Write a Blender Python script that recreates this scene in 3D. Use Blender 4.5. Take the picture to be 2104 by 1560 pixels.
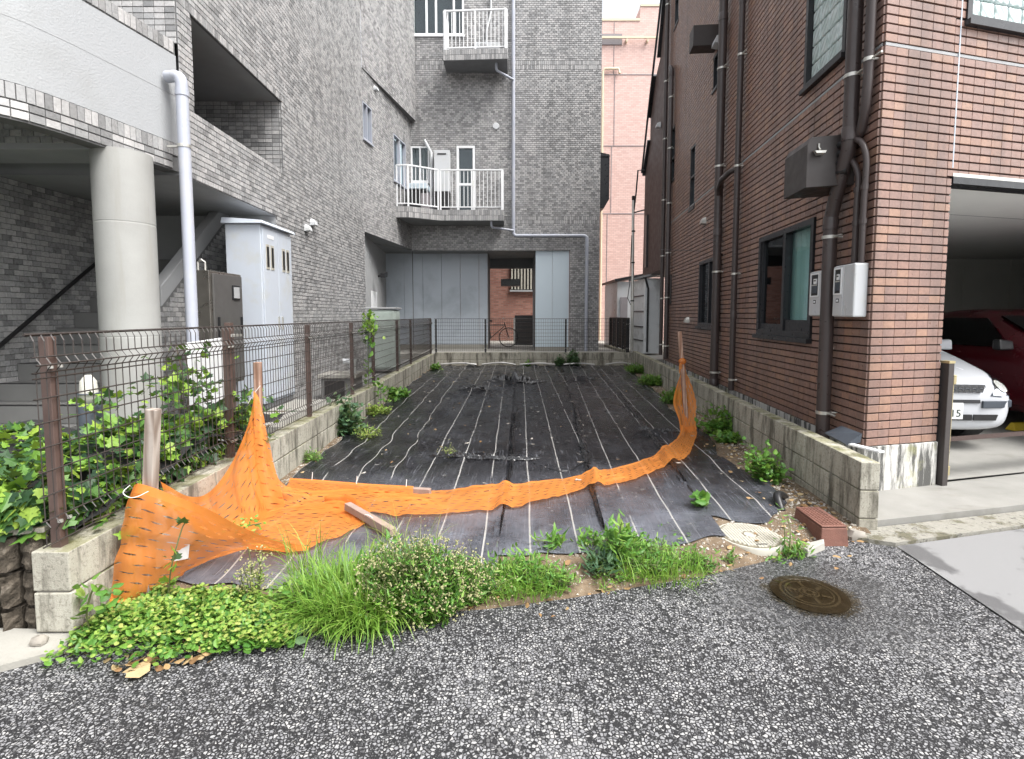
import bpy, math, random
import numpy as np
from mathutils import Vector, Matrix, noise as mnoise
for o in list(bpy.data.objects): bpy.data.objects.remove(o)
SC = bpy.context.scene
COL = SC.collection
R = math.radians
random.seed(7); RS = np.random.RandomState(11)

# ------------------------------------------------------------------ camera, sky, sun, exposure
cam_d = bpy.data.cameras.new('camera'); cam = bpy.data.objects.new('camera', cam_d); COL.objects.link(cam)
cam.location = (0, 0, 1.5); cam.rotation_euler = (R(86), 0, 0)
cam_d.sensor_width = 36; cam_d.lens = 18.0; cam_d.shift_y = -0.0278; cam_d.clip_end = 2000; cam_d.clip_start = 0.02
SC.camera = cam
W = bpy.data.worlds.new('World'); SC.world = W; W.use_nodes = True
nt = W.node_tree; nt.nodes.clear()
sky = nt.nodes.new('ShaderNodeTexSky'); sky.sky_type = 'NISHITA'; sky.sun_disc = False
SUN_EL, SUN_AZ = 58.0, 122.0            # azimuth measured clockwise from +Y
sky.sun_elevation = R(SUN_EL); sky.sun_rotation = R(SUN_AZ); sky.air_density = 1.0; sky.dust_density = 4.0; sky.ozone_density = 1.0
hs = nt.nodes.new('ShaderNodeHueSaturation'); hs.inputs['Saturation'].default_value = 0.16
bg = nt.nodes.new('ShaderNodeBackground'); bg.inputs[1].default_value = 0.15
wo = nt.nodes.new('ShaderNodeOutputWorld')
nt.links.new(sky.outputs[0], hs.inputs['Color']); nt.links.new(hs.outputs[0], bg.inputs[0]); nt.links.new(bg.outputs[0], wo.inputs[0])
sd = bpy.data.lights.new('sun', 'SUN'); sd.energy = 1.5; sd.angle = R(30); sd.color = (1, .97, .93)
sun = bpy.data.objects.new('sun', sd); COL.objects.link(sun)
az, el = R(SUN_AZ), R(SUN_EL)
sdir = Vector((math.sin(az)*math.cos(el), math.cos(az)*math.cos(el), math.sin(el)))
sun.rotation_euler = sdir.to_track_quat('Z', 'Y').to_euler(); sun.location = sdir*40
SC.view_settings.view_transform = 'Standard'; SC.view_settings.look = 'None'
SC.view_settings.gamma = 1; SC.view_settings.exposure = 1.5
SC.view_settings.use_curve_mapping = False
SC.cycles.max_bounces = 8; SC.cycles.transparent_max_bounces = 16; SC.cycles.use_denoising = True

# ------------------------------------------------------------------ helpers: materials
def srgb(r, g, b):
    f = lambda c: (c/255/12.92 if c/255 <= .04045 else ((c/255+.055)/1.055)**2.4)
    return (f(r), f(g), f(b), 1)
class NT:
    def __init__(s, name):
        s.m = bpy.data.materials.new(name); s.m.use_nodes = True; s.t = s.m.node_tree; s.t.nodes.clear()
        s.out = s.t.nodes.new('ShaderNodeOutputMaterial')
        s.geo = s.t.nodes.new('ShaderNodeNewGeometry'); s.pos = s.geo.outputs['Position']
    def n(s, typ, **kw):
        nd = s.t.nodes.new('ShaderNode'+typ)
        for k, v in kw.items(): setattr(nd, k, v)
        return nd
    def set(s, sock, v):
        if v is None: return
        if isinstance(v, bpy.types.NodeSocket): s.t.links.new(v, sock)
        else:
            if isinstance(v, (int, float)) and sock.type in ('RGBA',): v = (v, v, v, 1)
            if sock.type == 'RGBA' and len(v) == 3: v = (*v, 1)
            sock.default_value = v
    def math(s, op, a, b=None, c=None, clamp=False):
        nd = s.n('Math', operation=op, use_clamp=clamp)
        for i, v in enumerate((a, b, c)): s.set(nd.inputs[i], v)
        return nd.outputs[0]
    def noise(s, scale, detail=3, rough=.55, vec=None, dist=0):
        nd = s.n('TexNoise'); s.set(nd.inputs['Vector'], vec or s.pos)
        nd.inputs['Scale'].default_value = scale; nd.inputs['Detail'].default_value = detail
        nd.inputs['Roughness'].default_value = rough; nd.inputs['Distortion'].default_value = dist
        return nd.outputs['Fac']
    def vor(s, scale, feature='F1', vec=None, rnd=1):
        nd = s.n('TexVoronoi', feature=feature); s.set(nd.inputs['Vector'], vec or s.pos)
        nd.inputs['Scale'].default_value = scale; nd.inputs['Randomness'].default_value = rnd
        return nd
    def wave(s, scale, vec=None, dist=0, dscale=1, direction='X', typ='BANDS'):
        nd = s.n('TexWave', wave_type=typ, bands_direction=direction); s.set(nd.inputs['Vector'], vec or s.pos)
        nd.inputs['Scale'].default_value = scale; nd.inputs['Distortion'].default_value = dist; nd.inputs['Detail Scale'].default_value = dscale
        return nd.outputs['Fac']
    def map(s, v, a, b, c=0., d=1.):
        nd = s.n('MapRange'); nd.clamp = True
        s.set(nd.inputs[0], v)
        for i, x in enumerate((a, b, c, d)): s.set(nd.inputs[i+1], x)
        return nd.outputs[0]
    def mix(s, fac, a, b, blend='MIX'):
        nd = s.n('Mix', data_type='RGBA', blend_type=blend)
        s.set(nd.inputs[0], fac); s.set(nd.inputs[6], a); s.set(nd.inputs[7], b)
        return nd.outputs[2]
    def ramp(s, v, stops, const=False):
        nd = s.n('ValToRGB'); cr = nd.color_ramp
        if const: cr.interpolation = 'CONSTANT'
        while len(cr.elements) < len(stops): cr.elements.new(.5)
        for e, (p, c) in zip(cr.elements, stops): e.position = p; e.color = c if len(c) == 4 else (*c, 1)
        s.set(nd.inputs[0], v); return nd.outputs[0]
    def mapping(s, scale=(1, 1, 1), rot=(0, 0, 0), vec=None):
        nd = s.n('Mapping'); s.set(nd.inputs['Vector'], vec or s.pos)
        nd.inputs['Scale'].default_value = scale; nd.inputs['Rotation'].default_value = rot
        return nd.outputs[0]
    def sep(s, vec=None):
        nd = s.n('SeparateXYZ'); s.set(nd.inputs[0], vec or s.pos); return nd.outputs
    def comb(s, x, y, z):
        nd = s.n('CombineXYZ')
        for i, v in enumerate((x, y, z)): s.set(nd.inputs[i], v)
        return nd.outputs[0]
    def rand(s):
        a = s.geo.outputs['Random Per Island']; b = s.n('ObjectInfo').outputs['Random']
        return s.math('FRACT', s.math('MULTIPLY_ADD', b, 7.31, s.math('MULTIPLY', a, 5.17)))
    def bump(s, h, strength=.5, dist=.01, normal=None):
        nd = s.n('Bump'); nd.inputs['Strength'].default_value = strength; nd.inputs['Distance'].default_value = dist
        s.set(nd.inputs['Height'], h)
        if normal: s.set(nd.inputs['Normal'], normal)
        return nd.outputs[0]
    def pbsdf(s, color, rough=.6, normal=None, metal=0, spec=.5, alpha=None, sheen=0):
        nd = s.n('BsdfPrincipled'); s.set(nd.inputs['Base Color'], color); s.set(nd.inputs['Roughness'], rough)
        s.set(nd.inputs['Metallic'], metal); s.set(nd.inputs['Specular IOR Level'], spec)
        if normal: s.set(nd.inputs['Normal'], normal)
        if alpha is not None: s.set(nd.inputs['Alpha'], alpha)
        return nd.outputs[0]
    def done(s, sh): s.t.links.new(sh, s.out.inputs[0]); return s.m

def simple(name, col, rough=.5, var=.18, scale=6, bump=0, bscale=120, metal=0, spec=.5, dirt=None, dscale=2.5):
    t = NT(name); n = t.noise(scale, 4)
    c = tuple(col[:3])
    k = t.mix(n, tuple(x*(1-var) for x in c), tuple(min(1, x*(1+var)) for x in c))
    if dirt:
        k = t.mix(t.map(t.noise(dscale, 5, .65), .5, .75, 0, .8), k, dirt)
    nr = t.bump(t.noise(bscale, 3), bump, .004) if bump else None
    r = t.map(t.noise(scale*2.3, 3), .3, .7, max(.03, rough-.1), min(1, rough+.1))
    return t.done(t.pbsdf(k, r, nr, metal, spec))

MT = {}
def tile_mat(name, stops, rough, bump=.25, streak=.25):
    t = NT(name); r = t.rand()
    c = t.ramp(r, stops, True)
    n = t.noise(38, 4, .6); c = t.mix(t.map(n, .3, .7, 0, .5), c, t.mix(.5, c, (0, 0, 0, 1)))
    # rain streaks: long vertical soft stains
    st = t.noise(1.0, 5, .6, t.mapping((3.2, 3.2, .25)))
    c = t.mix(t.map(st, .5, .75, 0, streak), c, (.03, .03, .028, 1))
    nr = t.bump(t.noise(90, 2), bump, .003)
    rr = t.map(t.noise(22, 3), .3, .7, rough-.12, rough+.12)
    return t.done(t.pbsdf(c, rr, nr, 0, .5))
G = lambda v, w=0.0: (v*(1+w), v, v*(1-w*.6), 1)
MT['tile_grey'] = tile_mat('grey_ceramic_tile', [(0, G(.24)), (.10, G(.30, .01)), (.26, G(.36)), (.46, G(.42, .01)), (.62, G(.47, .02)), (.8, G(.44, .02)), (.94, G(.33))], .32, .25, .35)
MT['tile_brown'] = tile_mat('brown_ceramic_tile', [(0, (.27, .170, .140)), (.2, (.295, .178, .140)), (.4, (.28, .172, .140)), (.55, (.315, .187, .142)), (.72, (.29, .178, .145)), (.88, (.355, .212, .152))], .38, .25, .45)
MT['grout_grey'] = simple('grey_grout', (.13, .13, .13), .85, .2, 10, .3)
MT['grout_brown'] = simple('dark_brown_grout', (.035, .018, .014), .85, .3, 10, .3)
MT['plaster'] = simple('white_textured_plaster', (.33, .34, .35), .75, .05, 2, .9, 60, dirt=(.28, .285, .28, 1), dscale=.9)
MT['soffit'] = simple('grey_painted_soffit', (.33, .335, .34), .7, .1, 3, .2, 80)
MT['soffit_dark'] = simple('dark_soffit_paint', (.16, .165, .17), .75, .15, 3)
MT['white_paint'] = simple('white_painted_metal', (.52, .535, .55), .35, .05, 3, dirt=(.5, .5, .46, 1), dscale=4)
MT['white_rail'] = simple('white_coated_rail', (.76, .77, .78), .4, .05, 3)
MT['pvc'] = simple('pale_grey_pvc', (.38, .40, .46), .35, .06, 2, dirt=(.45, .45, .45, 1), dscale=3)
MT['cabinet'] = simple('off_white_cabinet_steel', (.50, .54, .60), .38, .05, 2, dirt=(.48, .48, .44, 1), dscale=2.5)
MT['stainless'] = simple('brushed_stainless_steel', (.33, .31, .28), .33, .15, 4, metal=.9)
MT['stainless_door'] = simple('dark_stainless_door', (.17, .165, .16), .4, .12, 4, metal=.6)
MT['black'] = simple('black_plastic', (.012, .012, .013), .4, .2, 8)
MT['black_frame'] = simple('black_aluminium', (.022, .023, .026), .35, .2, 8)
MT['brown_pipe'] = simple('dark_brown_pvc', (.055, .042, .040), .36, .15, 5)
MT['brown_box'] = simple('dark_brown_sheet_metal', (.045, .038, .036), .5, .18, 5)
MT['brown_steel'] = simple('brown_coated_steel', (.095, .062, .052), .45, .2, 9, dirt=(.05, .03, .025, 1))
MT['wire'] = simple('dark_brown_wire', (.03, .023, .02), .5, .2, 9)
MT['galv'] = simple('galvanised_steel', (.55, .54, .50), .4, .2, 10, metal=.7)
MT['brass'] = simple('brass_tinted_steel', (.55, .47, .27), .35, .15, 10, metal=.7)
MT['panel_blue'] = simple('blue_grey_panel', (.45, .50, .555), .55, .06, 1.2, .1, 50, dirt=(.30, .34, .38, 1), dscale=1)
MT['panel_light'] = simple('pale_blue_panel', (.56, .65, .71), .5, .04, 1.2)
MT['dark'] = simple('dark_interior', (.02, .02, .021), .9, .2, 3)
MT['floor_dark'] = simple('dark_concrete_floor', (.16, .16, .155), .85, .2, 3, .3)
MT['concrete_light'] = simple('light_concrete', (.30, .29, .26), .85, .12, 3, .5, 90, dirt=(.2, .19, .16, 1), dscale=1.6)
MT['car_white'] = simple('white_car_paint', (.50, .515, .54), .18, .02, 2, spec=.6)
MT['car_red'] = simple('dark_red_car_paint', (.07, .006, .01), .2, .05, 2, spec=.6)
MT['rubber'] = simple('black_rubber', (.015, .015, .016), .75, .2, 30, .3)
MT['chrome'] = simple('chrome', (.7, .7, .7), .15, .05, 4, metal=1)
MT['yellow'] = simple('yellow_plastic', (.55, .40, .03), .5, .15, 8)
MT['teal_panel'] = simple('green_grey_enamel', (.40, .46, .42), .45, .08, 3, dirt=(.25, .28, .25, 1))
MT['terracotta'] = simple('red_brown_moulded_concrete', (.16, .07, .05), .7, .25, 15, .8, 160, dirt=(.07, .035, .028, 1), dscale=5)
MT['cover_dirt'] = simple('dirty_resin', (.17, .15, .105), .8, .3, 20, .3)
MT['cover_white'] = simple('cream_moulded_resin', (.44, .42, .36), .6, .12, 15, .3, dirt=(.24, .215, .165, 1), dscale=6)
MT['cord'] = simple('white_cord', (.7, .7, .68), .7, .1, 30)
MT['plate'] = simple('white_number_plate', (.75, .76, .75), .4, .03, 5)
MT['green_text'] = simple('dark_green_lettering', (.012, .03, .02), .5, .1, 5)
MT['curtain'] = simple('pale_teal_curtain', (.52, .72, .68), .9, .1, 8)
MT['curtain_grey'] = simple('grey_curtain', (.26, .24, .25), .9, .1, 8)
MT['paper'] = simple('white_paper_sheet', (.48, .45, .45), .7, .05, 6)
MT['stone'] = simple('pale_stone', (.24, .22, .19), .8, .25, 20, .5)
MT['shed'] = simple('white_corrugated_steel', (.82, .84, .85), .45, .07, 3, dirt=(.42, .42, .40, 1))
MT['bollard'] = simple('dark_blue_grey_bollard', (.05, .06, .075), .45, .15, 6)
MT['lampglass'] = simple('milky_lamp_glass', (.48, .47, .42), .25, .05, 6)
MT['gravel'] = None

def m_gravel():
    t = NT('pebbles'); r = t.rand()
    return t.done(t.pbsdf(t.ramp(r, [(0, (.30, .27, .22)), (.4, (.45, .42, .37)), (.7, (.22, .18, .14)), (1, (.55, .52, .48))]), .85, t.bump(t.noise(200), .3, .002)))
MT['gravel'] = m_gravel()

def m_glass(name, tint, dark):
    t = NT(name)
    tr = t.n('BsdfTransparent'); tr.inputs[0].default_value = (*tint, 1)
    gl = t.n('BsdfGlossy'); gl.inputs['Roughness'].default_value = .02; gl.inputs[0].default_value = (.9, .95, 1, 1)
    fr = t.n('Fresnel'); t.set(fr.inputs[0], t.math('MULTIPLY_ADD', t.geo.outputs['Backfacing'], 1/dark-dark, dark))
    mx = t.n('MixShader'); t.set(mx.inputs[0], fr.outputs[0]); t.t.links.new(tr.outputs[0], mx.inputs[1]); t.t.links.new(gl.outputs[0], mx.inputs[2])
    return t.done(mx.outputs[0])
MT['glass'] = m_glass('window_glass', (.82, .88, .88), 1.5)
MT['glass_dark'] = m_glass('dark_tinted_glass', (.22, .25, .26), 1.5)
MT['headlight'] = m_glass('clear_headlight_glass', (.9, .92, .95), 1.5)
def m_glassblock():
    t = NT('glass_block'); n = t.noise(9, 2)
    c = t.mix(t.map(n, .3, .7), (.40, .50, .48, 1), (.62, .70, .70, 1))
    return t.done(t.pbsdf(c, .12, t.bump(t.wave(7, None, 2.5, 1.2, 'DIAGONAL'), .5, .01), 0, .7))
MT['glassblock'] = m_glassblock()

def m_concrete_block():
    t = NT('weathered_concrete_block'); z = t.sep()[2]
    base = t.mix(t.noise(7, 5, .6), (.31, .295, .24, 1), (.52, .50, .43, 1))
    r = t.rand(); base = t.mix(t.math('MULTIPLY', r, .35), base, (.22, .20, .16, 1))
    st = t.map(t.noise(1.0, 6, .7, t.mapping((9, 9, 1.6))), .47, .62)
    base = t.mix(t.math('MULTIPLY', st, .85), base, (.075, .068, .052, 1))
    fine = t.map(t.noise(55, 4, .7), .52, .7, 0, .7)
    base = t.mix(fine, base, (.10, .09, .07, 1))
    nz = t.sep(t.geo.outputs['Normal'])[2]
    moss = t.math('MULTIPLY', t.map(nz, .5, .9), t.map(t.noise(6, 5, .6), .38, .6))
    base = t.mix(t.math('MULTIPLY', moss, .6), base, (.12, .12, .028, 1))
    nr = t.bump(t.noise(130, 4, .7), .7, .006)
    return t.done(t.pbsdf(base, .9, nr, 0, .3))
MT['block'] = m_concrete_block()
MT['mortar'] = simple('grey_mortar', (.20, .185, .16), .9, .25, 12, .5)
def m_plinth():
    t = NT('stained_white_concrete')
    base = t.mix(t.noise(5, 4), (.42, .41, .38, 1), (.62, .61, .58, 1))
    st = t.map(t.noise(1.0, 6, .72, t.mapping((10, 10, 1.3))), .46, .56)
    base = t.mix(t.math('MULTIPLY', st, .92), base, (.045, .045, .042, 1))
    base = t.mix(t.map(t.noise(4, 5), .56, .68, 0, .7), base, (.24, .24, .10, 1))
    return t.done(t.pbsdf(base, .9, t.bump(t.noise(110, 4), .6, .006)))
MT['plinth'] = m_plinth()
def m_column():
    t = NT('bare_concrete_column')
    base = t.mix(t.noise(2.6, 5, .6), (.25, .25, .238, 1), (.37, .37, .355, 1))
    st = t.map(t.noise(1.0, 5, .65, t.mapping((5, 5, .45))), .54, .72, 0, .55)
    base = t.mix(st, base, (.26, .25, .22, 1))
    hole = t.map(t.vor(3.1).outputs['Distance'], .02, .045, .7, 0)
    base = t.mix(hole, base, (.1, .1, .09, 1))
    return t.done(t.pbsdf(base, .75, t.bump(t.noise(60, 4), .25, .004)))
MT['column'] = m_column()
def m_splitrock():
    t = NT('split_face_block'); n = t.noise(22, 6, .65)
    c = t.ramp(n, [(.3, (.03, .026, .02)), (.55, (.12, .10, .078)), (.75, (.24, .21, .17))])
    return t.done(t.pbsdf(c, .95, t.bump(t.noise(28, 6, .7), 1, .03), 0, .2))
MT['split'] = m_splitrock()

def m_asphalt():
    t = NT('exposed_aggregate_asphalt')
    vec = t.n('VectorMath', operation='ADD'); t.set(vec.inputs[0], t.pos)
    nd = t.n('TexNoise'); nd.inputs['Scale'].default_value = 45; t.set(nd.inputs['Vector'], t.pos)
    sc = t.n('VectorMath', operation='SCALE'); t.set(sc.inputs[0], nd.outputs['Color']); sc.inputs['Scale'].default_value = .010
    t.set(vec.inputs[1], sc.outputs[0])
    v1 = t.vor(72, 'DISTANCE_TO_EDGE', vec.outputs[0]); v2 = t.vor(72, 'F1', vec.outputs[0])
    ce = t.sep(v2.outputs['Color'])
    wear = t.noise(.9, 4, .6)                       # large worn patches
    fine = t.noise(240, 3, .7)
    th = t.map(wear, .36, .64, .13, .03)
    inst = t.map(v1.outputs['Distance'], t.math('ADD', th, 0), t.math('ADD', th, .09))
    pick = t.map(t.math('ADD', ce[0], t.math('MULTIPLY', t.math('SUBTRACT', t.noise(3.5, 4, .6), .5), .7)), .16, .34)
    stone = t.math('MULTIPLY', inst, pick)
    scol = t.ramp(ce[1], [(0, (.13, .13, .135)), (.35, (.22, .22, .23)), (.75, (.31, .31, .31)), (1, (.41, .40, .39))])
    scol = t.mix(t.map(fine, .35, .7, 0, .4), scol, (.22, .22, .23, 1))
    v3 = t.vor(165, 'F1', vec.outputs[0]); c3 = t.sep(v3.outputs['Color']); small = t.math('MULTIPLY', t.map(v3.outputs['Distance'], .30, .42, 1, 0), t.map(c3[0], .42, .55))
    bit = t.mix(t.noise(150, 3), (.014, .014, .015, 1), (.040, .040, .042, 1))
    bit = t.mix(small, bit, t.mix(c3[1], (.07, .07, .072, 1), (.24, .24, .24, 1)))
    c = t.mix(stone, bit, scol)
    # fine grey dust in worn spots; wet dark patch round the road manhole
    dust = t.math('MULTIPLY', t.map(wear, .56, .70), t.map(t.noise(7, 5, .65), .42, .6))
    c = t.mix(t.math('MULTIPLY', dust, .5), c, (.20, .20, .205, 1))
    d = t.n('VectorMath', operation='DISTANCE'); t.set(d.inputs[0], t.pos); d.inputs[1].default_value = (1.60, 2.68, 0)
    dd = t.math('ADD', d.outputs['Value'], t.math('MULTIPLY', t.math('SUBTRACT', t.noise(4.5, 4), .5), .7))
    wet = t.map(dd, .28, .62, 1, 0)
    c = t.mix(t.math('MULTIPLY', wet, .62), c, (.035, .036, .038, 1))
    h = t.math('ADD', t.math('MULTIPLY', stone, .7), t.math('MULTIPLY', fine, .3))
    r = t.math('MULTIPLY_ADD', wet, -.3, t.map(stone, 0, 1, .5, .72))
    return t.done(t.pbsdf(c, r, t.bump(h, .85, .010), 0, t.math('MULTIPLY_ADD', stone, .3, t.math('MULTIPLY_ADD', wet, .3, .10))))
MT['asphalt'] = m_asphalt()
def m_patch():
    t = NT('smooth_grey_asphalt'); s = t.noise(330, 3, .7)
    c = t.mix(s, (.14, .14, .142, 1), (.25, .25, .25, 1))
    n = t.noise(2.2, 5, .62)
    c = t.mix(t.map(n, .55, .60, 0, .8), c, (.07, .07, .072, 1))
    return t.done(t.pbsdf(c, t.map(n, .54, .6, .8, .5), t.bump(s, .5, .004)))
MT['patch'] = m_patch()
def m_soil():
    t = NT('lot_soil'); n = t.noise(9, 6, .7)
    c = t.ramp(n, [(.28, (.07, .047, .028)), (.5, (.135, .096, .060)), (.72, (.22, .172, .118))])
    v = t.vor(70); sp = t.math('MULTIPLY', t.map(v.outputs['Distance'], .18, .3, 1, 0), t.map(t.sep(v.outputs['Color'])[0], .6, .7))
    c = t.mix(sp, c, (.42, .38, .32, 1))
    return t.done(t.pbsdf(c, .95, t.bump(t.math('ADD', n, t.math('MULTIPLY', sp, .5)), .9, .02)))
MT['soil'] = m_soil()
def m_pave():
    t = NT('worn_concrete_paving'); n = t.noise(3, 6, .65)
    c = t.mix(n, (.16, .157, .145, 1), (.29, .285, .265, 1))
    c = t.mix(t.map(t.noise(1.2, 6, .7, t.mapping((1, 3, 1), (0, 0, .25))), .55, .72, 0, .6), c, (.13, .12, .10, 1))
    c = t.mix(t.map(t.noise(180, 3, .7), .5, .7, 0, .5), c, (.2, .19, .17, 1))
    return t.done(t.pbsdf(c, .88, t.bump(t.noise(160, 4), .5, .004)))
MT['pave'] = m_pave()
def m_gutter():
    t = NT('mossy_gutter_concrete'); n = t.noise(5, 6, .7)
    c = t.mix(t.noise(60, 4, .7), (.17, .165, .14, 1), (.36, .345, .30, 1))
    c = t.mix(t.map(n, .52, .60, 0, .8), c, (.095, .085, .045, 1))
    c = t.mix(t.map(t.noise(26, 5, .7), .56, .66, 0, .8), c, (.03, .03, .025, 1))
    return t.done(t.pbsdf(c, .92, t.bump(t.noise(60, 5, .7), 1, .012)))
MT['gutter'] = m_gutter()
def m_sheet():
    t = NT('black_woven_weed_sheet')
    uv = t.n('UVMap').outputs[0]; u, v, _ = t.sep(uv)
    wob = t.math('MULTIPLY', t.math('SUBTRACT', t.noise(1.3, 2), .5), .012)
    ul = t.math('ADD', u, wob)
    # woven marker lines every 23 cm
    fr = t.math('ABSOLUTE', t.math('SUBTRACT', t.math('FRACT', t.math('DIVIDE', ul, .285)), .5))
    line = t.math('GREATER_THAN', fr, .481)
    line = t.math('MULTIPLY', line, t.map(t.noise(2.0, 3), .33, .42))
    base = t.mix(t.noise(5, 5, .6), (.006, .006, .007, 1), (.016, .016, .0195, 1))
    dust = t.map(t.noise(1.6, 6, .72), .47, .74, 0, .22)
    front_sheen = t.map(t.math('ADD', v, t.math('MULTIPLY', t.noise(.8, 3), 2.2)), 4.2, 6.0, 1, 0)  # sky sheen near the road, painted into the colour
    dust = t.math('MAXIMUM', dust, t.math('MULTIPLY', front_sheen, t.map(t.noise(2.6, 4, .6), .3, .6, .35, 1)))  # random dust mask joined with the painted sheen; both share one bluish tint
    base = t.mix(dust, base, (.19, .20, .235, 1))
    weave = t.wave(1, t.comb(t.math('MULTIPLY', u, 60), t.math('MULTIPLY', v, 1.5), 0.), 1.5, 2)
    sp = t.math('MULTIPLY', t.map(t.noise(11, 3, .6), .665, .70), t.map(t.noise(70, 3), .4, .6))
    base = t.mix(t.math('MULTIPLY', sp, .8), base, (.30, .29, .28, 1))
    crease_glint = t.map(t.noise(1, 4, .7, t.comb(t.math('MULTIPLY', u, 70), t.math('MULTIPLY', v, 2.2), 0.), .5), .56, .72)  # crease highlights painted as pale lengthwise streaks
    base = t.mix(t.math('MULTIPLY', crease_glint, t.map(t.noise(1.2, 3), .38, .62, .25, 1)), base, (.26, .27, .30, 1))
    c = t.mix(line, base, (.46, .45, .43, 1))
    h1 = t.noise(1, 5, .6, t.comb(t.math('MULTIPLY', u, 34), t.math('MULTIPLY', v, 3.), 0.), .8)
    h2 = t.noise(4, 4, .6)
    h = t.math('ADD', t.math('MULTIPLY', h1, .55), t.math('ADD', t.math('MULTIPLY', h2, .9), t.math('MULTIPLY', weave, .10)))
    r = t.map(t.noise(3, 4), .3, .7, .14, .32)
    return t.done(t.pbsdf(c, r, t.bump(h, 1.0, .03), 0, .7))
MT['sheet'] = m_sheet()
def m_net():
    t = NT('orange_woven_safety_net')
    uv = t.n('UVMap').outputs[0]; u, v, _ = t.sep(uv)
    jit = t.math('MULTIPLY', t.math('SUBTRACT', t.noise(9, 2, .5, uv), .5), .02)
    row = t.math('DIVIDE', t.math('ADD', v, jit), .047); ri = t.math('FLOOR', row); rf = t.math('ABSOLUTE', t.math('SUBTRACT', t.math('FRACT', row), .5))
    cu = t.math('ADD', t.math('DIVIDE', u, .088), t.math('MULTIPLY', ri, .5)); cf = t.math('ABSOLUTE', t.math('SUBTRACT', t.math('FRACT', cu), .5))
    wid = t.math('MULTIPLY', t.math('SUBTRACT', 1, t.math('POWER', t.math('DIVIDE', cf, .33), 2.)), t.map(t.noise(7, 3, .6, uv), .36, .62, .03, .125))
    hem = t.math('LESS_THAN', v, .045); slit = t.math('MULTIPLY', t.math('LESS_THAN', rf, wid), t.math('SUBTRACT', 1, hem))
    weave = t.noise(420, 2, .5, uv)
    c = t.mix(t.noise(5, 4), (.80, .26, .048, 1), (.93, .36, .08, 1))
    c = t.mix(t.map(t.noise(3, 5, .65), .55, .75, 0, .45), c, (.74, .24, .06, 1))
    d = t.pbsdf(c, .55, t.bump(t.math('ADD', weave, t.math('MULTIPLY', t.noise(22, 3), 2)), .35, .006), 0, .3)
    tl = t.n('BsdfTranslucent'); t.set(tl.inputs[0], c)
    mx = t.n('MixShader'); mx.inputs[0].default_value = .45; t.t.links.new(d, mx.inputs[1]); t.t.links.new(tl.outputs[0], mx.inputs[2])
    tr = t.n('BsdfTransparent'); m2 = t.n('MixShader')
    a = t.math('MAXIMUM', slit, t.math('MULTIPLY_ADD', hem, -.18, .26))
    t.set(m2.inputs[0], a); t.t.links.new(mx.outputs[0], m2.inputs[1]); t.t.links.new(tr.outputs[0], m2.inputs[2])
    return t.done(m2.outputs[0])
MT['net'] = m_net()
def m_wood(name, a, b, sc=1):
    t = NT(name)
    oc = t.n('TexCoord').outputs['Object']
    w = t.wave(9*sc, t.mapping((1, 1, .12), (0, 0, .4), oc), 6, 1.6, 'X')
    c = t.mix(w, a, b); c = t.mix(t.map(t.noise(4, 5), .5, .7, 0, .6), c, tuple(x*.55 for x in a[:3])+(1,))
    return t.done(t.pbsdf(c, .8, t.bump(w, .3, .003)))
MT['wood_grey'] = m_wood('weathered_grey_timber', (.20, .155, .125, 1), (.38, .33, .29, 1))
MT['wood_lying'] = simple('pale_sawn_timber', (.28, .205, .17), .8, .3, 14, .4)
MT['wood_red'] = m_wood('reddish_timber', (.26, .14, .09, 1), (.46, .32, .25, 1))
def m_leaf(name, stops, trans=.35, rough=.45, spec=.4):
    t = NT(name); c = t.ramp(t.rand(), stops); c = t.mix(t.map(t.noise(30, 3), .35, .7, 0, .35), c, t.mix(.5, c, (.02, .04, .005, 1)))
    p = t.pbsdf(c, rough, None, 0, spec); tl = t.n('BsdfTranslucent'); t.set(tl.inputs[0], t.mix(.5, c, (.20, .28, .03, 1)))
    mx = t.n('MixShader'); mx.inputs[0].default_value = trans; t.t.links.new(p, mx.inputs[1]); t.t.links.new(tl.outputs[0], mx.inputs[2])
    return t.done(mx.outputs[0])
MT['ivy'] = m_leaf('ivy_leaf', [(0, (.018, .05, .025)), (.4, (.04, .10, .035)), (.6, (.10, .23, .035)), (.82, (.22, .38, .045)), (1, (.33, .46, .07))])
MT['weed'] = m_leaf('weed_leaf', [(0, (.06, .17, .03)), (.5, (.12, .28, .045)), (.85, (.19, .36, .06)), (1, (.28, .40, .09))])
MT['weed_dark'] = m_leaf('blue_green_leaf', [(0, (.04, .095, .05)), (.6, (.085, .16, .08)), (1, (.14, .23, .10))], .25)
MT['grass'] = m_leaf('grass_blade', [(0, (.12, .27, .035)), (.6, (.22, .40, .06)), (1, (.34, .48, .11))], .4)
MT['yellow_leaf'] = m_leaf('yellowing_leaf', [(0, (.18, .32, .05)), (.6, (.29, .40, .08)), (1, (.38, .40, .12))], .3)
MT['dead'] = m_leaf('dry_leaf', [(0, (.20, .10, .045)), (.5, (.36, .22, .10)), (1, (.48, .36, .20))], .2, .7)
MT['flower'] = m_leaf('cream_floret', [(0, (.36, .36, .16)), (1, (.54, .50, .29))], .3, .7)
MT['stem'] = simple('green_brown_stem', (.10, .12, .04), .7, .3, 20)
MT['stem_dark'] = simple('brown_vine_stem', (.07, .05, .03), .8, .3, 20)

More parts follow.
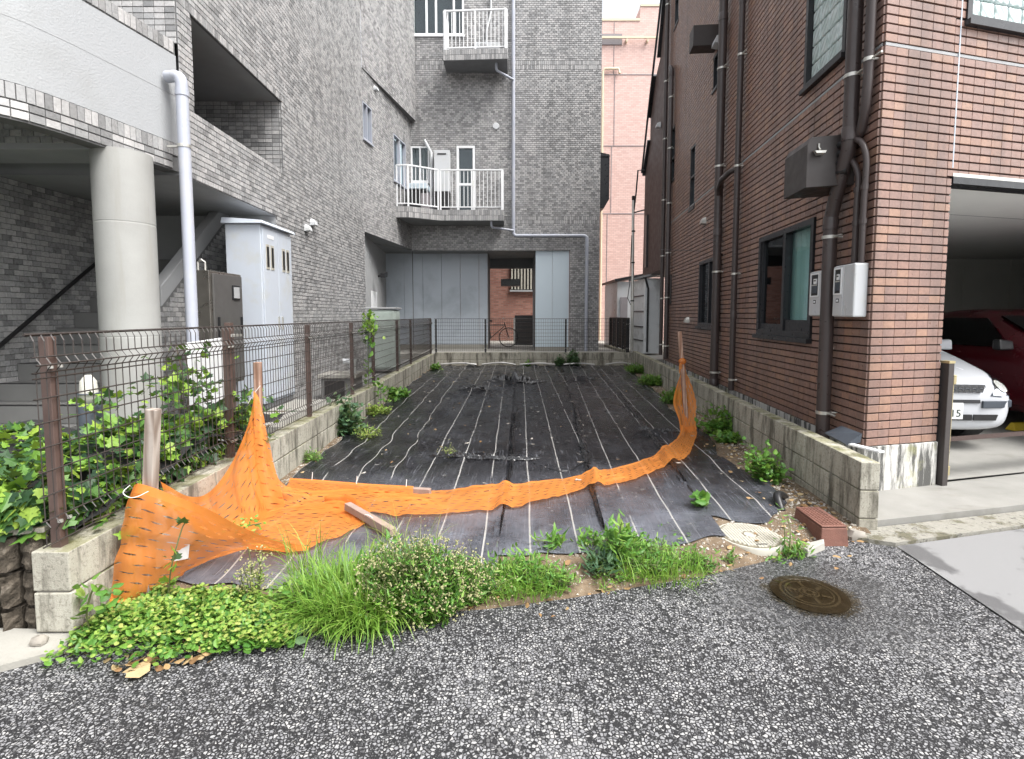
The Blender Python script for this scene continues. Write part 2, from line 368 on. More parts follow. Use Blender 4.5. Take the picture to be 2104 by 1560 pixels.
def m_pink():
    t = NT('pink_tile'); x, y, z = t.sep()
    vec = t.comb(t.math('ADD', x, y), z, 0.)
    b = t.n('TexBrick'); t.set(b.inputs['Vector'], vec); b.inputs['Scale'].default_value = 1
    b.inputs['Brick Width'].default_value = .20; b.inputs['Row Height'].default_value = .075; b.inputs['Mortar Size'].default_value = .007
    b.inputs['Color1'].default_value = (.56, .37, .325, 1); b.inputs['Color2'].default_value = (.66, .47, .42, 1); b.inputs['Mortar'].default_value = (.45, .31, .28, 1)
    return t.done(t.pbsdf(t.mix(t.map(t.noise(1.1, 4), .4, .75, 0, .25), b.outputs[0], (.50, .34, .31, 1)), .6, t.bump(b.outputs['Fac'], -.4, .005)))
MT['pink'] = m_pink()
def m_redbrick():
    t = NT('red_brick_tile'); x, y, z = t.sep()
    b = t.n('TexBrick'); t.set(b.inputs['Vector'], t.comb(t.math('ADD', x, y), z, 0.)); b.inputs['Scale'].default_value = 1
    b.inputs['Brick Width'].default_value = .21; b.inputs['Row Height'].default_value = .07; b.inputs['Mortar Size'].default_value = .008
    b.inputs['Color1'].default_value = (.22, .085, .06, 1); b.inputs['Color2'].default_value = (.34, .16, .12, 1); b.inputs['Mortar'].default_value = (.2, .15, .13, 1)
    return t.done(t.pbsdf(b.outputs[0], .7))
MT['redbrick'] = m_redbrick()
MT['annex'] = simple('dark_brown_siding', (.085, .05, .042), .6, .15, 3, .3, 40)
MT['ceil'] = simple('garage_ceiling_board', (.78, .78, .75), .8, .06, 2)
MT['garage_wall'] = simple('garage_wall_board', (.55, .55, .51), .8, .08, 2)
MT['pink_trim'] = simple('cream_pipe_paint', (.62, .55, .40), .5, .06, 3)
def m_iron():
    t = NT('rusty_cast_iron'); n = t.noise(16, 5, .65)
    c = t.mix(n, (.022, .018, .013, 1), (.055, .045, .031, 1))
    return t.done(t.pbsdf(c, .35, t.bump(n, .4, .006), .2, .5))
MT['iron'] = m_iron()
MT['iron_worn'] = simple('worn_cast_iron', (.075, .064, .047), .45, .3, 14, .3)
MT['sheet_fold'] = simple('crumpled_black_sheet', (.010, .010, .0115), .25, .4, 25, .8, 60, spec=.8)

def m_water():
    t = NT('muddy_rain_water'); tr = t.n('BsdfTransparent'); tr.inputs[0].default_value = (.74, .68, .56, 1)
    gl = t.n('BsdfGlossy'); gl.inputs['Roughness'].default_value = .03; fr = t.n('Fresnel'); fr.inputs[0].default_value = 1.33
    mud = t.n('BsdfDiffuse'); mud.inputs[0].default_value = (.055, .042, .025, 1)
    a = t.n('MixShader'); t.set(a.inputs[0], t.map(t.noise(9, 4), .35, .7, .02, .22)); t.t.links.new(tr.outputs[0], a.inputs[1]); t.t.links.new(mud.outputs[0], a.inputs[2])
    mx = t.n('MixShader'); t.set(mx.inputs[0], fr.outputs[0]); t.t.links.new(a.outputs[0], mx.inputs[1]); t.t.links.new(gl.outputs[0], mx.inputs[2])
    x, y, z = t.sep(); ex = t.math('DIVIDE', t.math('SUBTRACT', x, 1.60), .235); ey = t.math('DIVIDE', t.math('SUBTRACT', y, 2.63), .20)
    d = t.math('SQRT', t.math('ADD', t.math('MULTIPLY', ex, ex), t.math('MULTIPLY', ey, ey)))
    d = t.math('ADD', d, t.math('ADD', t.math('MULTIPLY', t.math('SUBTRACT', t.noise(6, 3), .5), .5), t.math('MULTIPLY', t.math('SUBTRACT', t.noise(60, 2), .5), .9)))
    clear = t.n('BsdfTransparent'); m3 = t.n('MixShader'); t.set(m3.inputs[0], t.map(d, .90, .94)); t.t.links.new(mx.outputs[0], m3.inputs[1]); t.t.links.new(clear.outputs[0], m3.inputs[2])
    return t.done(m3.outputs[0])
MT['water'] = m_water()

# ------------------------------------------------------------------ helpers: geometry
def rnd(a, b): return random.uniform(a, b)
class MB:
    def __init__(s): s.v = []; s.f = []; s.uv = None; s.sm = False
    def add(s, v, f):
        o = len(s.v); s.v.extend(tuple(map(float, p)) for p in v); s.f.extend([tuple(i+o for i in q) for q in f]); return s
    def box(s, x0, x1, y0, y1, z0, z1):
        return s.add([(x0,y0,z0),(x1,y0,z0),(x1,y1,z0),(x0,y1,z0),(x0,y0,z1),(x1,y0,z1),(x1,y1,z1),(x0,y1,z1)],
                     [(0,3,2,1),(4,5,6,7),(0,1,5,4),(1,2,6,5),(2,3,7,6),(3,0,4,7)])
    def fbox(s, fr, u0, u1, n0, n1, z0, z1):
        P = fr.P
        return s.add([P(u0,n0,z0),P(u1,n0,z0),P(u1,n1,z0),P(u0,n1,z0),P(u0,n0,z1),P(u1,n0,z1),P(u1,n1,z1),P(u0,n1,z1)],
                     [(0,3,2,1),(4,5,6,7),(0,1,5,4),(1,2,6,5),(2,3,7,6),(3,0,4,7)])
    def bar(s, a, b, w, h, up=(0, 0, 1)):
        a, b = Vector(a), Vector(b); d = (b-a).normalized(); r = d.cross(Vector(up))
        if r.length < 1e-4: r = d.cross(Vector((1, 0, 0)))
        r.normalize(); q = r.cross(d); r *= w/2; q *= h/2
        return s.add([a-r-q, a+r-q, a+r+q, a-r+q, b-r-q, b+r-q, b+r+q, b-r+q],
                     [(0,1,2,3),(7,6,5,4),(0,4,5,1),(1,5,6,2),(2,6,7,3),(3,7,4,0)])
    def prism(s, poly, z0, z1):
        n = len(poly)
        return s.add([(p[0], p[1], z0) for p in poly]+[(p[0], p[1], z1) for p in poly],
                     [tuple(range(n))[::-1], tuple(range(n, 2*n))]+[(i, (i+1) % n, n+(i+1) % n, n+i) for i in range(n)])
    def hull(s, polyA, polyB):
        n = len(polyA)
        return s.add(list(polyA)+list(polyB), [tuple(range(n))[::-1], tuple(range(n, 2*n))]+[(i, (i+1) % n, n+(i+1) % n, n+i) for i in range(n)])
    def tube(s, pts, r, seg=8, caps=True):
        pts = [Vector(p) for p in pts]; n = len(pts); rr = r if isinstance(r, (list, tuple)) else [r]*n
        rings = []; prev = None
        for i, p in enumerate(pts):
            d = (pts[min(i+1, n-1)]-pts[max(i-1, 0)]).normalized()
            if prev is None:
                a = d.cross(Vector((0, 0, 1)))
                if a.length < .05: a = d.cross(Vector((1, 0, 0)))
                a.normalize()
            else:
                a = (prev-d*prev.dot(d)).normalized()
            prev = a; b = d.cross(a)
            rings.append([p+(a*math.cos(t)+b*math.sin(t))*rr[i] for t in [2*math.pi*k/seg for k in range(seg)]])
        v = [q for rg in rings for q in rg]; f = []
        for i in range(n-1):
            for k in range(seg):
                k2 = (k+1) % seg; f.append((i*seg+k, i*seg+k2, (i+1)*seg+k2, (i+1)*seg+k))
        if caps: f.append(tuple(range(seg))[::-1]); f.append(tuple(range((n-1)*seg, n*seg)))
        return s.add(v, f)
    def lathe(s, c, prof, seg=24):
        v = []; f = []; n = len(prof)
        for r, z in prof:
            for k in range(seg):
                t = 2*math.pi*k/seg; v.append((c[0]+r*math.cos(t), c[1]+r*math.sin(t), c[2]+z))
        for i in range(n-1):
            for k in range(seg):
                k2 = (k+1) % seg; f.append((i*seg+k, i*seg+k2, (i+1)*seg+k2, (i+1)*seg+k))
        f.append(tuple(range(seg))[::-1]); f.append(tuple(range((n-1)*seg, n*seg)))
        return s.add(v, f)
    def build(s, name, mat, parent=None, smooth=None, bevel=0, label=None, kind=None, sub=0, autos=None):
        me = bpy.data.meshes.new(name); off = origin_of(parent)
        if s.v:
            v = np.array(s.v, dtype=float)-np.array(off)
            me.from_pydata(v.tolist(), [], s.f)
        if s.uv is not None:
            l = me.uv_layers.new(name='UVMap'); arr = np.array(s.uv, dtype=np.float32)
            idx = np.zeros(len(me.loops), dtype=np.int32); me.loops.foreach_get('vertex_index', idx)
            l.data.foreach_set('uv', arr[idx].ravel())
        mats = mat if isinstance(mat, (list, tuple)) else [mat]
        for m in mats: me.materials.append(MT[m])
        o = bpy.data.objects.new(name, me); COL.objects.link(o)
        if smooth or s.sm: me.polygons.foreach_set('use_smooth', [True]*len(me.polygons))
        if autos:
            me.polygons.foreach_set('use_smooth', [True]*len(me.polygons)); me.set_sharp_from_angle(angle=R(autos))
        if parent is not None: o.parent = parent
        if bevel:
            md = o.modifiers.new('bevel', 'BEVEL'); md.width = bevel; md.segments = 2; md.limit_method = 'ANGLE'; md.angle_limit = R(40)
        if sub:
            md = o.modifiers.new('subdivision', 'SUBSURF'); md.levels = sub; md.render_levels = sub
        if label: o['label'] = label
        if kind: o['kind'] = kind
        return o
def origin_of(p):
    if p is None: return (0, 0, 0)
    while p.parent is not None: p = p.parent
    return tuple(p.location)
def thing(name, label, cat, loc=(0, 0, 0), group=None):
    o = bpy.data.objects.new(name, None); COL.objects.link(o); o.location = loc; o.empty_display_size = .1
    o['label'] = label; o['category'] = cat
    if group: o['group'] = group
    return o
def tag(o, label, cat, group=None, kind=None):
    o['label'] = label; o['category'] = cat
    if group: o['group'] = group
    if kind: o['kind'] = kind
    return o
def struct(mb, name, mat, **kw):
    o = mb.build(name, mat, None, **kw); o['kind'] = 'structure'; return o
class Fr:
    """a vertical wall plane: u runs along it, n stands off it, z up"""
    def __init__(s, o, d, left=False):
        L = math.hypot(*d); s.o = o; s.d = (d[0]/L, d[1]/L)
        s.nn = (-s.d[1], s.d[0]) if left else (s.d[1], -s.d[0])
        s.rz = math.atan2(s.d[1], s.d[0])
    def P(s, u, n, z): return (s.o[0]+s.d[0]*u+s.nn[0]*n, s.o[1]+s.d[1]*u+s.nn[1]*n, z)
def grid_wall(mb, fr, u0, u1, z0, z1, holes=(), n=0., reveal=0., rev=None):
    us = sorted({u0, u1, *[min(max(h[i], u0), u1) for h in holes for i in (0, 1)]}); zs = sorted({z0, z1, *[min(max(h[i], z0), z1) for h in holes for i in (2, 3)]})
    for a, b in zip(us, us[1:]):
        for c, d in zip(zs, zs[1:]):
            m = ((a+b)/2, (c+d)/2)
            if any(h[0] < m[0] < h[1] and h[2] < m[1] < h[3] for h in holes): continue
            mb.add([fr.P(a, n, c), fr.P(b, n, c), fr.P(b, n, d), fr.P(a, n, d)], [(0, 1, 2, 3)])
    if reveal:
        for h in (holes if rev is None else rev):
            a, b, c, d = max(h[0], u0), min(h[1], u1), max(h[2], z0), min(h[3], z1)
            for (p, q) in (((a, c), (b, c)), ((b, c), (b, d)), ((b, d), (a, d)), ((a, d), (a, c))):
                mb.add([fr.P(p[0], n, p[1]), fr.P(q[0], n, q[1]), fr.P(q[0], n-reveal, q[1]), fr.P(p[0], n-reveal, p[1])], [(0, 1, 2, 3)])
    return mb
TILE_BOX = ([(-1,-1,-1),(1,-1,-1),(1,1,-1),(-1,1,-1),(-1,-1,1),(1,-1,1),(1,1,1),(-1,1,1)],
            [(0,3,2,1),(4,5,6,7),(0,1,5,4),(1,2,6,5),(2,3,7,6),(3,0,4,7)])
_tm = {}
def tile_mesh(w, h, d, ch, mat):
    k = (w, h, d, ch, mat)
    if k not in _tm:
        me = bpy.data.meshes.new('tile')
        v = []
        for y, c in ((-d, ch), (-d+ch, 0), (d-ch, 0), (d, ch)):
            a, b = w/2-c, h/2-c; v += [(-a, y, -b), (a, y, -b), (a, y, b), (-a, y, b)]
        f = [(0, 1, 2, 3), (15, 14, 13, 12)]
        for i in range(3):
            for k2 in range(4): f.append((i*4+k2, i*4+4+k2, i*4+4+(k2+1) % 4, i*4+(k2+1) % 4))
        me.from_pydata(v, [], f); me.materials.append(MT[mat]); _tm[k] = me
    return _tm[k]
def in_view(p):
    x, y, z = p[0], p[1], p[2]-1.5
    c, s = math.cos(R(4)), math.sin(R(4)); d = y*c-z*s; u = y*s+z*c
    if d < .3: return False
    px, py = 1052+1052*x/d, 721.6-1052*u/d
    return -30 < px < 2134 and -30 < py < 1590
class Tiles:
    """all the tiles of one building: the nearest 300 in view become single objects, the rest one mesh per wall"""
    def __init__(s, root, mat): s.root = root; s.mat = mat; s.rows = []; s.specs = []
    def wall(s, fr, u0, u1, z0, z1, pu, pz, gu, gz, d, ch, holes=(), stagger=0., bands=(), single=True, jit=.0012):
        sid = len(s.specs); s.specs.append((fr, d, ch))
        nz = int(round((z1-z0)/pz)); pz = (z1-z0)/max(1, nz)
        for r in range(nz):
            za, zb = z0+r*pz+gz/2, z0+(r+1)*pz-gz/2; u = u0 - (stagger*pu if r % 2 else 0)
            while u < u1-.004:
                a, b = max(u+gu/2, u0+gu/4), min(u+pu-gu/2, u1-gu/4); c, e = za, zb; ok = b-a > .008
                for h in holes:
                    if a < h[1] and b > h[0] and c < h[3] and e > h[2]:
                        ov = [(h[1]-a, 0), (b-h[0], 1), (h[3]-c, 2), (e-h[2], 3)]; m = min(ov)[1]
                        if m == 0: a = h[1]+gu/4
                        elif m == 1: b = h[0]-gu/4
                        elif m == 2: c = h[3]+gz/4
                        else: e = h[2]-gz/4
                        if b-a < .012 or e-c < .008: ok = False
                if ok:
                    full = abs((b-a)-(pu-gu)) < .002 and abs((e-c)-(pz-gz)) < .002
                    s.rows.append((sid, a, b, c, e, full and single, rnd(-jit, jit)))
                u += pu
    def finish(s, nmax=300, limit=11):
        cand = []
        for i, (sid, a, b, c, e, full, j) in enumerate(s.rows):
            if not full: continue
            fr = s.specs[sid][0]; p = fr.P((a+b)/2, 0, (c+e)/2)
            dv = Vector((p[0], p[1], p[2]-1.5)); L = dv.length
            if L > limit or not in_view(p): continue
            cosv = abs((Vector((*fr.nn, 0))).dot(dv))/L
            cand.append((-(cosv**.5)/L, i))
        cand.sort(); chosen = {i for _, i in cand[:nmax]}
        ox, oy, oz = origin_of(s.root)
        by = {}
        for i, (sid, a, b, c, e, full, j) in enumerate(s.rows):
            fr, d, ch = s.specs[sid]
            if i in chosen:
                o = bpy.data.objects.new('tile', tile_mesh(round(b-a, 4), round(e-c, 4), d, ch, s.mat)); COL.objects.link(o); o.parent = s.root
                p = fr.P((a+b)/2, j, (c+e)/2); o.location = (p[0]-ox, p[1]-oy, p[2]-oz); o.rotation_euler = (0, 0, fr.rz)
            else: by.setdefault(sid, []).append((a, b, c, e, j))
        for sid, lst in by.items():
            fr, d, ch = s.specs[sid]; A = np.array(lst); N = len(A)
            a, b, c, e, j = A.T
            def pts(u, n, z):
                return np.stack([fr.o[0]+fr.d[0]*u+fr.nn[0]*n-ox, fr.o[1]+fr.d[1]*u+fr.nn[1]*n-oy, z-oz], -1)
            k = ch
            V = np.stack([pts(a, j, c), pts(b, j, c), pts(b, j, e), pts(a, j, e), pts(a+k, d+j, c+k), pts(b-k, d+j, c+k), pts(b-k, d+j, e-k), pts(a+k, d+j, e-k)], 1).reshape(-1, 3)
            base = np.array([(4, 5, 6, 7), (0, 1, 5, 4), (1, 2, 6, 5), (2, 3, 7, 6), (3, 0, 4, 7)])
            F = (base[None]+(np.arange(N)*8)[:, None, None]).reshape(-1, 4)
            fast_mesh('tiles', V, F, s.mat, s.root, kind='stuff')
def fast_mesh(name, V, F, mat, parent=None, kind=None, smooth=False):
    me = bpy.data.meshes.new(name); k = F.shape[1]
    me.vertices.add(len(V)); me.vertices.foreach_set('co', np.ascontiguousarray(V, dtype=np.float32).ravel())
    me.loops.add(F.size); me.loops.foreach_set('vertex_index', np.ascontiguousarray(F, dtype=np.int32).ravel())
    me.polygons.add(len(F)); me.polygons.foreach_set('loop_start', np.arange(0, F.size, k, dtype=np.int32))
    me.update(calc_edges=True)
    me.polygons.foreach_set('use_smooth', [bool(smooth)]*len(F)); me.update(); me.materials.append(MT[mat])
    o = bpy.data.objects.new(name, me); COL.objects.link(o)
    if parent is not None: o.parent = parent
    if kind: o['kind'] = kind
    return o
# ---- foliage: leaf templates (triangles) and scattering
def fan(outline, fold=.18):
    v = [(0, .45, 0)]+[(x, y, -fold*abs(x)+.02*math.sin(9*y)) for x, y in outline]; n = len(outline)
    return np.array(v, float), np.array([(0, 1+i, 1+(i+1) % n) for i in range(n)])
IVY = fan([(0, 0), (.30, -.08), (.52, .18), (.34, .34), (.50, .62), (.22, .66), (0, 1.05), (-.22, .66), (-.50, .62), (-.34, .34), (-.52, .18), (-.30, -.08)])
OVAL = fan([(0, 0), (.22, .18), (.32, .45), (.2, .78), (0, 1), (-.2, .78), (-.32, .45), (-.22, .18)])
LANCE = fan([(0, 0), (.10, .2), (.13, .5), (.07, .8), (0, 1), (-.07, .8), (-.13, .5), (-.10, .2)])
ROUND = fan([(0, 0), (.38, .15), (.46, .55), (.2, .95), (0, .85), (-.2, .95), (-.46, .55), (-.38, .15)])
FLOR = (np.array([(0, 0, .4), (.5, 0, 0), (0, .5, 0), (-.5, 0, 0), (0, -.5, 0), (0, 0, -.4)], float), np.array([(0,1,2),(0,2,3),(0,3,4),(0,4,1),(5,2,1),(5,3,2),(5,4,3),(5,1,4)]))
def blade(bend, seg=5):
    v = []; f = []
    for i in range(seg+1):
        t = i/seg; a = bend*t; y = math.sin(a)/max(bend, .01) if bend > .05 else 0; y = (1-math.cos(a))/bend; z = math.sin(a)/bend
        w = .5*(1-t**1.6)+.02
        v += [(-w, y, z), (w, y, z)]
    for i in range(seg): f += [(2*i, 2*i+1, 2*i+3), (2*i, 2*i+3, 2*i+2)]
    return np.array(v, float), np.array(f)
BLADES = [blade(b) for b in (.4, .9, 1.5, 2.1)]
def rotz(a): c, s = np.cos(a), np.sin(a); z = np.zeros_like(a); o = np.ones_like(a); return np.stack([np.stack([c, -s, z], -1), np.stack([s, c, z], -1), np.stack([z, z, o], -1)], -2)
def rotx(a): c, s = np.cos(a), np.sin(a); z = np.zeros_like(a); o = np.ones_like(a); return np.stack([np.stack([o, z, z], -1), np.stack([z, c, -s], -1), np.stack([z, s, c], -1)], -2)
def roty(a): c, s = np.cos(a), np.sin(a); z = np.zeros_like(a); o = np.ones_like(a); return np.stack([np.stack([c, z, s], -1), np.stack([z, o, z], -1), np.stack([-s, z, c], -1)], -2)
def leaf_xf(N, tilt=(.0, .9), roll=.5, yaw=None, rs=RS):
    y = rs.uniform(0, 2*np.pi, N) if yaw is None else yaw
    return rotz(y) @ rotx(rs.uniform(tilt[0], tilt[1], N)) @ roty(rs.uniform(-roll, roll, N))
def scatter(tpl, P, size, M, wid=1.):
    """P (N,3) positions, size (N,), M (N,3,3) -> V, F"""
    tv = tpl[0]*np.array([wid, 1, 1]); V = np.einsum('nij,kj->nki', M, tv)*size[:, None, None]+P[:, None, :]
    F = tpl[1][None]+(np.arange(len(P))*len(tv))[:, None, None]
    return V.reshape(-1, 3), F.reshape(-1, 3)
def merge(parts):
    Vs, Fs, o = [], [], 0
    for V, F in parts: Vs.append(V); Fs.append(F+o); o += len(V)
    return np.concatenate(Vs), np.concatenate(Fs)
def leaves_obj(name, parts, mat, parent=None, kind=None):
    V, F = merge(parts); V = V-np.array(origin_of(parent))
    return fast_mesh(name, V, F, mat, parent, kind)
def crom(pts, n):
    """resample a polyline smoothly to n points by arc length"""
    P = np.array(pts, float); dd = np.r_[0, np.cumsum(np.linalg.norm(np.diff(P, axis=0), axis=1))]
    Q = np.vstack([2*P[0]-P[1], P, 2*P[-1]-P[-2]]); out = []
    for t in np.linspace(0, dd[-1], n):
        i = min(max(np.searchsorted(dd, t, side='right')-1, 0), len(P)-2); s = (t-dd[i])/max(1e-6, dd[i+1]-dd[i])
        a, b, c, d = Q[i], Q[i+1], Q[i+2], Q[i+3]
        out.append(.5*((2*b)+(-a+c)*s+(2*a-5*b+4*c-d)*s*s+(-a+3*b-3*c+d)*s**3))
    return np.array(out)
LOT = lambda y: .03+.0035*y

# ================================================================== SETTING: ground
def poly_sheet(name, pts, z, mat, thick=0):
    m = MB(); n = len(pts)
    if thick: m.prism(pts, z-thick, z)
    else: m.add([(p[0], p[1], z if len(p) == 2 else p[2]) for p in pts], [tuple(range(n))])
    return struct(m, name, mat)
def poly_grid(name, x0, x1, y0, y1, z, mat):
    return struct(MB().add([(x0,y0,z),(x1,y0,z),(x1,y1,z),(x0,y1,z)], [(0,1,2,3)]), name, mat)
poly_grid('ground', -200, 200, -200, 200, -.03, 'floor_dark')
EDGE = [(-2.25, 2.05), (-2.0, 2.17), (-1.6, 2.3), (-1.0, 2.42), (-.13, 2.52), (.3, 2.62), (1.12, 2.86), (1.72, 3.10), (2.25, 3.33), (2.49, 3.22)]
poly_sheet('road', [(-40, -40), (2.2, -40), (2.35, 1.0), (2.42, 2.31)]+EDGE[::-1]+[(-12, -.5), (-40, -8)], 0, 'asphalt')
poly_sheet('road_patch', [(2.425, 2.31), (2.355, 1.0), (2.205, -40), (40, -40), (40, 12.8), (3.43, 3.46), (2.495, 3.225)], .006, 'patch')
poly_sheet('gutter', [(2.26, 3.335), (2.50, 3.24), (3.44, 3.478), (30, 10.22), (30, 10.6), (3.77, 3.76), (2.46, 3.465)], .022, 'gutter', .06)
poly_sheet('forecourt', [(2.53, 3.50), (3.77, 3.78), (30, 10.62), (30, 11.2), (3.6, 4.30), (2.53, 4.02)], .06, 'pave', .1)
poly_sheet('concrete_apron', [(-2.02, 2.30), (-1.99, 2.16), (-2.18, 2.04), (-2.9, 1.86), (-8, .55), (-8, 1.0), (-2.75, 2.33)], .03, 'concrete_light', .08)
edgeY = lambda x: float(np.interp(x, [p[0] for p in EDGE], [p[1] for p in EDGE]))
def soil_z(x, y):
    b = min(LOT(y), -.014+(y-edgeY(x))*.32)
    return b+.012*mnoise.noise((x*2.3, y*2.3, 0))+.006*mnoise.noise((x*9, y*9, 3))
m = MB(); NX, NY = 110, 170
xs = np.linspace(0, 1, NX); tt = np.linspace(0, 1, NY)**1.7
for t in tt:
    for s in xs:
        x = -2.035-.18*t+s*(2.035+.18*t+2.43+1.05*t); y = edgeY(x)-.03+t*(14.5-edgeY(x)); x = min(x, 2.392+.0921*(y-3.44)+.05); m.v.append((x, y, soil_z(x, y)))
m.f = [(j*NX+i, j*NX+i+1, (j+1)*NX+i+1, (j+1)*NX+i) for j in range(NY-1) for i in range(NX-1)]
struct(m, 'lot_soil', 'soil', smooth=True)
poly_sheet('side_yard', [(-14, 2.55), (-2.22, 2.55), (-2.42, 14.6), (-14, 14.6)], .24, 'floor_dark', .3)
poly_sheet('back_yard', [(-14, 14.62), (3.5, 14.62), (3.55, 40), (-14, 40)], .40, 'concrete_light', .4)
poly_sheet('side_passage', [(3.52, 13.2), (12, 14.1), (12, 40), (3.57, 40)], .36, 'concrete_light', .4)

# ================================================================== GREY APARTMENT BUILDING
FA = Fr((-3.342, 0), (-.016, 1)); FB = Fr((-3.54, 12.45), (.489, 3.35)); FC = Fr((-3.05, 15.8), (1, 0))
FE = Fr((-9.0, 5.46), (1, 0))       # street end above the plaster parapet, u=0 at x=-9
GB = thing('grey_apartment_building', 'grey tiled apartment building with balconies, white plaster stair parapet and round concrete column', 'building', (-4.0, 8.0, .24))
TG = Tiles(GB, 'tile_grey')
HA = [(5.70, 7.93, 3.68, 4.70), (0, 7.62, 0, 2.95)]
HB = [(0.02, .54, 5.70, 6.56), (1.97, 2.93, 5.22, 6.48)]
m = MB()
grid_wall(m, FA, 5.46, 12.45, .2, 12.0, HA, reveal=.16, rev=HA[:1])
grid_wall(m, FB, 0, 3.386, 3.5, 7.3, HB, reveal=.12)
_a, _b = FB.P(0, .012, 0), FB.P(3.386, .17, 0); FB2 = Fr(_a[:2], (_b[0]-_a[0], _b[1]-_a[1]))
grid_wall(m, FB2, 0, 3.386, 7.3, 12.0)
m.add([FB2.P(0, 0, 7.3), FB2.P(3.386, 0, 7.3), FB.P(3.386, 0, 7.3), FB.P(0, 0, 7.3)], [(0, 1, 2, 3)])
HC = [(-.05, 3.04 - .66+2.43, .2, 3.47)]
# front facing facade: door, windows cut out
HC = [(-.05, 4.82, .2, 3.47), (1.375, 1.94, 4.53, 6.60), (-.02, .56, 5.52, 6.57), (-.02, 1.63, 9.78, 11.35)]
grid_wall(m, FC, 0, 5.72, .38, 12.0, HC, reveal=.12)
m.add([FC.P(5.72, 0, .38), FC.P(5.72, -2.6, .38), FC.P(5.72, -2.6, 12), FC.P(5.72, 0, 12)], [(0, 1, 2, 3)])
grid_wall(m, FE, 0, 5.57, 4.28, 12.0)
# roof and back so that no light leaks in
m.add([(-3.43, 5.46, 12), (-9, 5.46, 12), (-9, 18.4, 12), (2.67, 18.4, 12), (2.67, 15.8, 12), (-3.05, 15.8, 12), (-3.54, 12.45, 12)], [tuple(range(7))])
m.add([(-9, 1, 0), (-9, 18.4, 0), (-9, 18.4, 12), (-9, 1, 12)], [(0, 1, 2, 3)])
m.build('wall', 'grout_grey', GB)
PU, PZ = .108, .060
TG.wall(FA, 5.46, 12.45, .2, 4.70, PU, PZ, .007, .007, .008, .0022, HA, .5)
TG.wall(FA, 5.46, 12.45, 4.70, 4.80, .05, .10, .006, .007, .008, .002, HA, 0, single=False)
TG.wall(FA, 5.46, 12.45, 4.80, 12.0, PU, PZ, .007, .007, .008, .0022, HA, .5)
TG.wall(FB, 0, 3.386, 3.5, 7.3, PU, PZ, .007, .007, .008, .002, HB, .5, single=False)
TG.wall(FB2, 0, 3.386, 7.3, 12.0, PU, PZ, .007, .007, .008, .002, (), .5, single=False)
for z0, z1, band in ((.38, 4.27, 0), (4.27, 4.50, 1), (4.50, 8.80, 0), (8.80, 9.06, 1), (9.06, 12.0, 0)):
    if band: TG.wall(FC, 0, 5.72, z0, z1, .06, .115, .008, .008, .008, .002, HC, 0, single=False)
    else: TG.wall(FC, 0, 5.72, z0, z1, PU, PZ, .009, .009, .008, .002, HC, .5, single=False)
TG.wall(FE, 3.4, 5.57, 4.28, 12.0, PU, PZ, .007, .007, .008, .0022, (), 0)
# corridor behind the long opening
m = MB(); 
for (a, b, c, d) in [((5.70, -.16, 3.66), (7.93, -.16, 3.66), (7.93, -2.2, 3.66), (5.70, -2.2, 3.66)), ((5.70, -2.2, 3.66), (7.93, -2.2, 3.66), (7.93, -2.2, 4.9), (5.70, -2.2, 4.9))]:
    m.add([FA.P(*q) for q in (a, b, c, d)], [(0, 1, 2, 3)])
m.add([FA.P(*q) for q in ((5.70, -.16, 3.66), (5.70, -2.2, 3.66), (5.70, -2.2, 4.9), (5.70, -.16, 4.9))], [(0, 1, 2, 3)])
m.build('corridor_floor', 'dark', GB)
m = MB().add([FA.P(*q) for q in ((5.69, -.03, 4.699), (7.97, -.03, 4.699), (7.97, -2.2, 4.699), (5.70, -2.2, 4.702))], [(0, 1, 2, 3)])
m.build('corridor_ceiling', 'soffit', GB)
F7 = Fr(FA.P(7.935, -2.2, 0)[:2], (1, .016))
MB().add([F7.P(0, 0, 3.6), F7.P(2.2, 0, 3.6), F7.P(2.2, 0, 4.7), F7.P(0, 0, 4.7)], [(0, 1, 2, 3)]).build('corridor_end_wall', 'grout_grey', GB)
TG.wall(F7, 0, 2.19, 3.62, 4.70, PU, PZ, .007, .007, .007, .002, (), 0)
# undercroft: soffit, beam, stair wall, column
m = MB()
m.add([FA.P(5.44, -.0, 2.952), FA.P(7.70, -.004, 2.952), FA.P(7.70, -6, 2.952), FA.P(5.44, -6, 2.952)], [(0, 1, 2, 3)])
m.add([FA.P(7.625, 0, .2), FA.P(7.625, -6, .2), FA.P(7.625, -6, 2.95), FA.P(7.625, 0, 2.95)], [(0, 1, 2, 3)])
m.add([(-9, 5.452, 2.951), (-3.435, 5.452, 2.951), (-3.435, 5.452, 3.24), (-9, 5.452, 3.24)], [(0, 1, 2, 3)])
m.build('undercroft_soffit', 'soffit', GB)
MB().box(-9, -3.62, 4.72, 5.16, 2.99, 3.22).build('beam', 'soffit', GB, bevel=.006)
FBm = Fr((-9, 4.718), (1, 0)); TG.wall(FBm, 2.5, 5.36, 3.04, 3.22, PU, PZ, .007, .007, .006, .002, (), .5)
FS = Fr((-5.35, 0), (0, 1))
MB().add([FS.P(1.5, 0, .2), FS.P(12, 0, .2), FS.P(12, 0, 3.3), FS.P(1.5, 0, 3.3)], [(0, 1, 2, 3)]).build('stair_wall', 'grout_grey', GB)
TG.wall(FS, 3.6, 9.5, .24, 2.95, PU, PZ, .006, .006, .007, .002, (), .5)
m = MB(); cx, cy = -3.645, 4.90
m.lathe((cx, cy, .24), [(.24, 0), (.24, 1.05), (.238, 1.06), (.24, 1.07), (.24, 2.1), (.238, 2.11), (.24, 2.12), (.24, 2.76)], 72)
m.build('column', 'column', GB, autos=8)
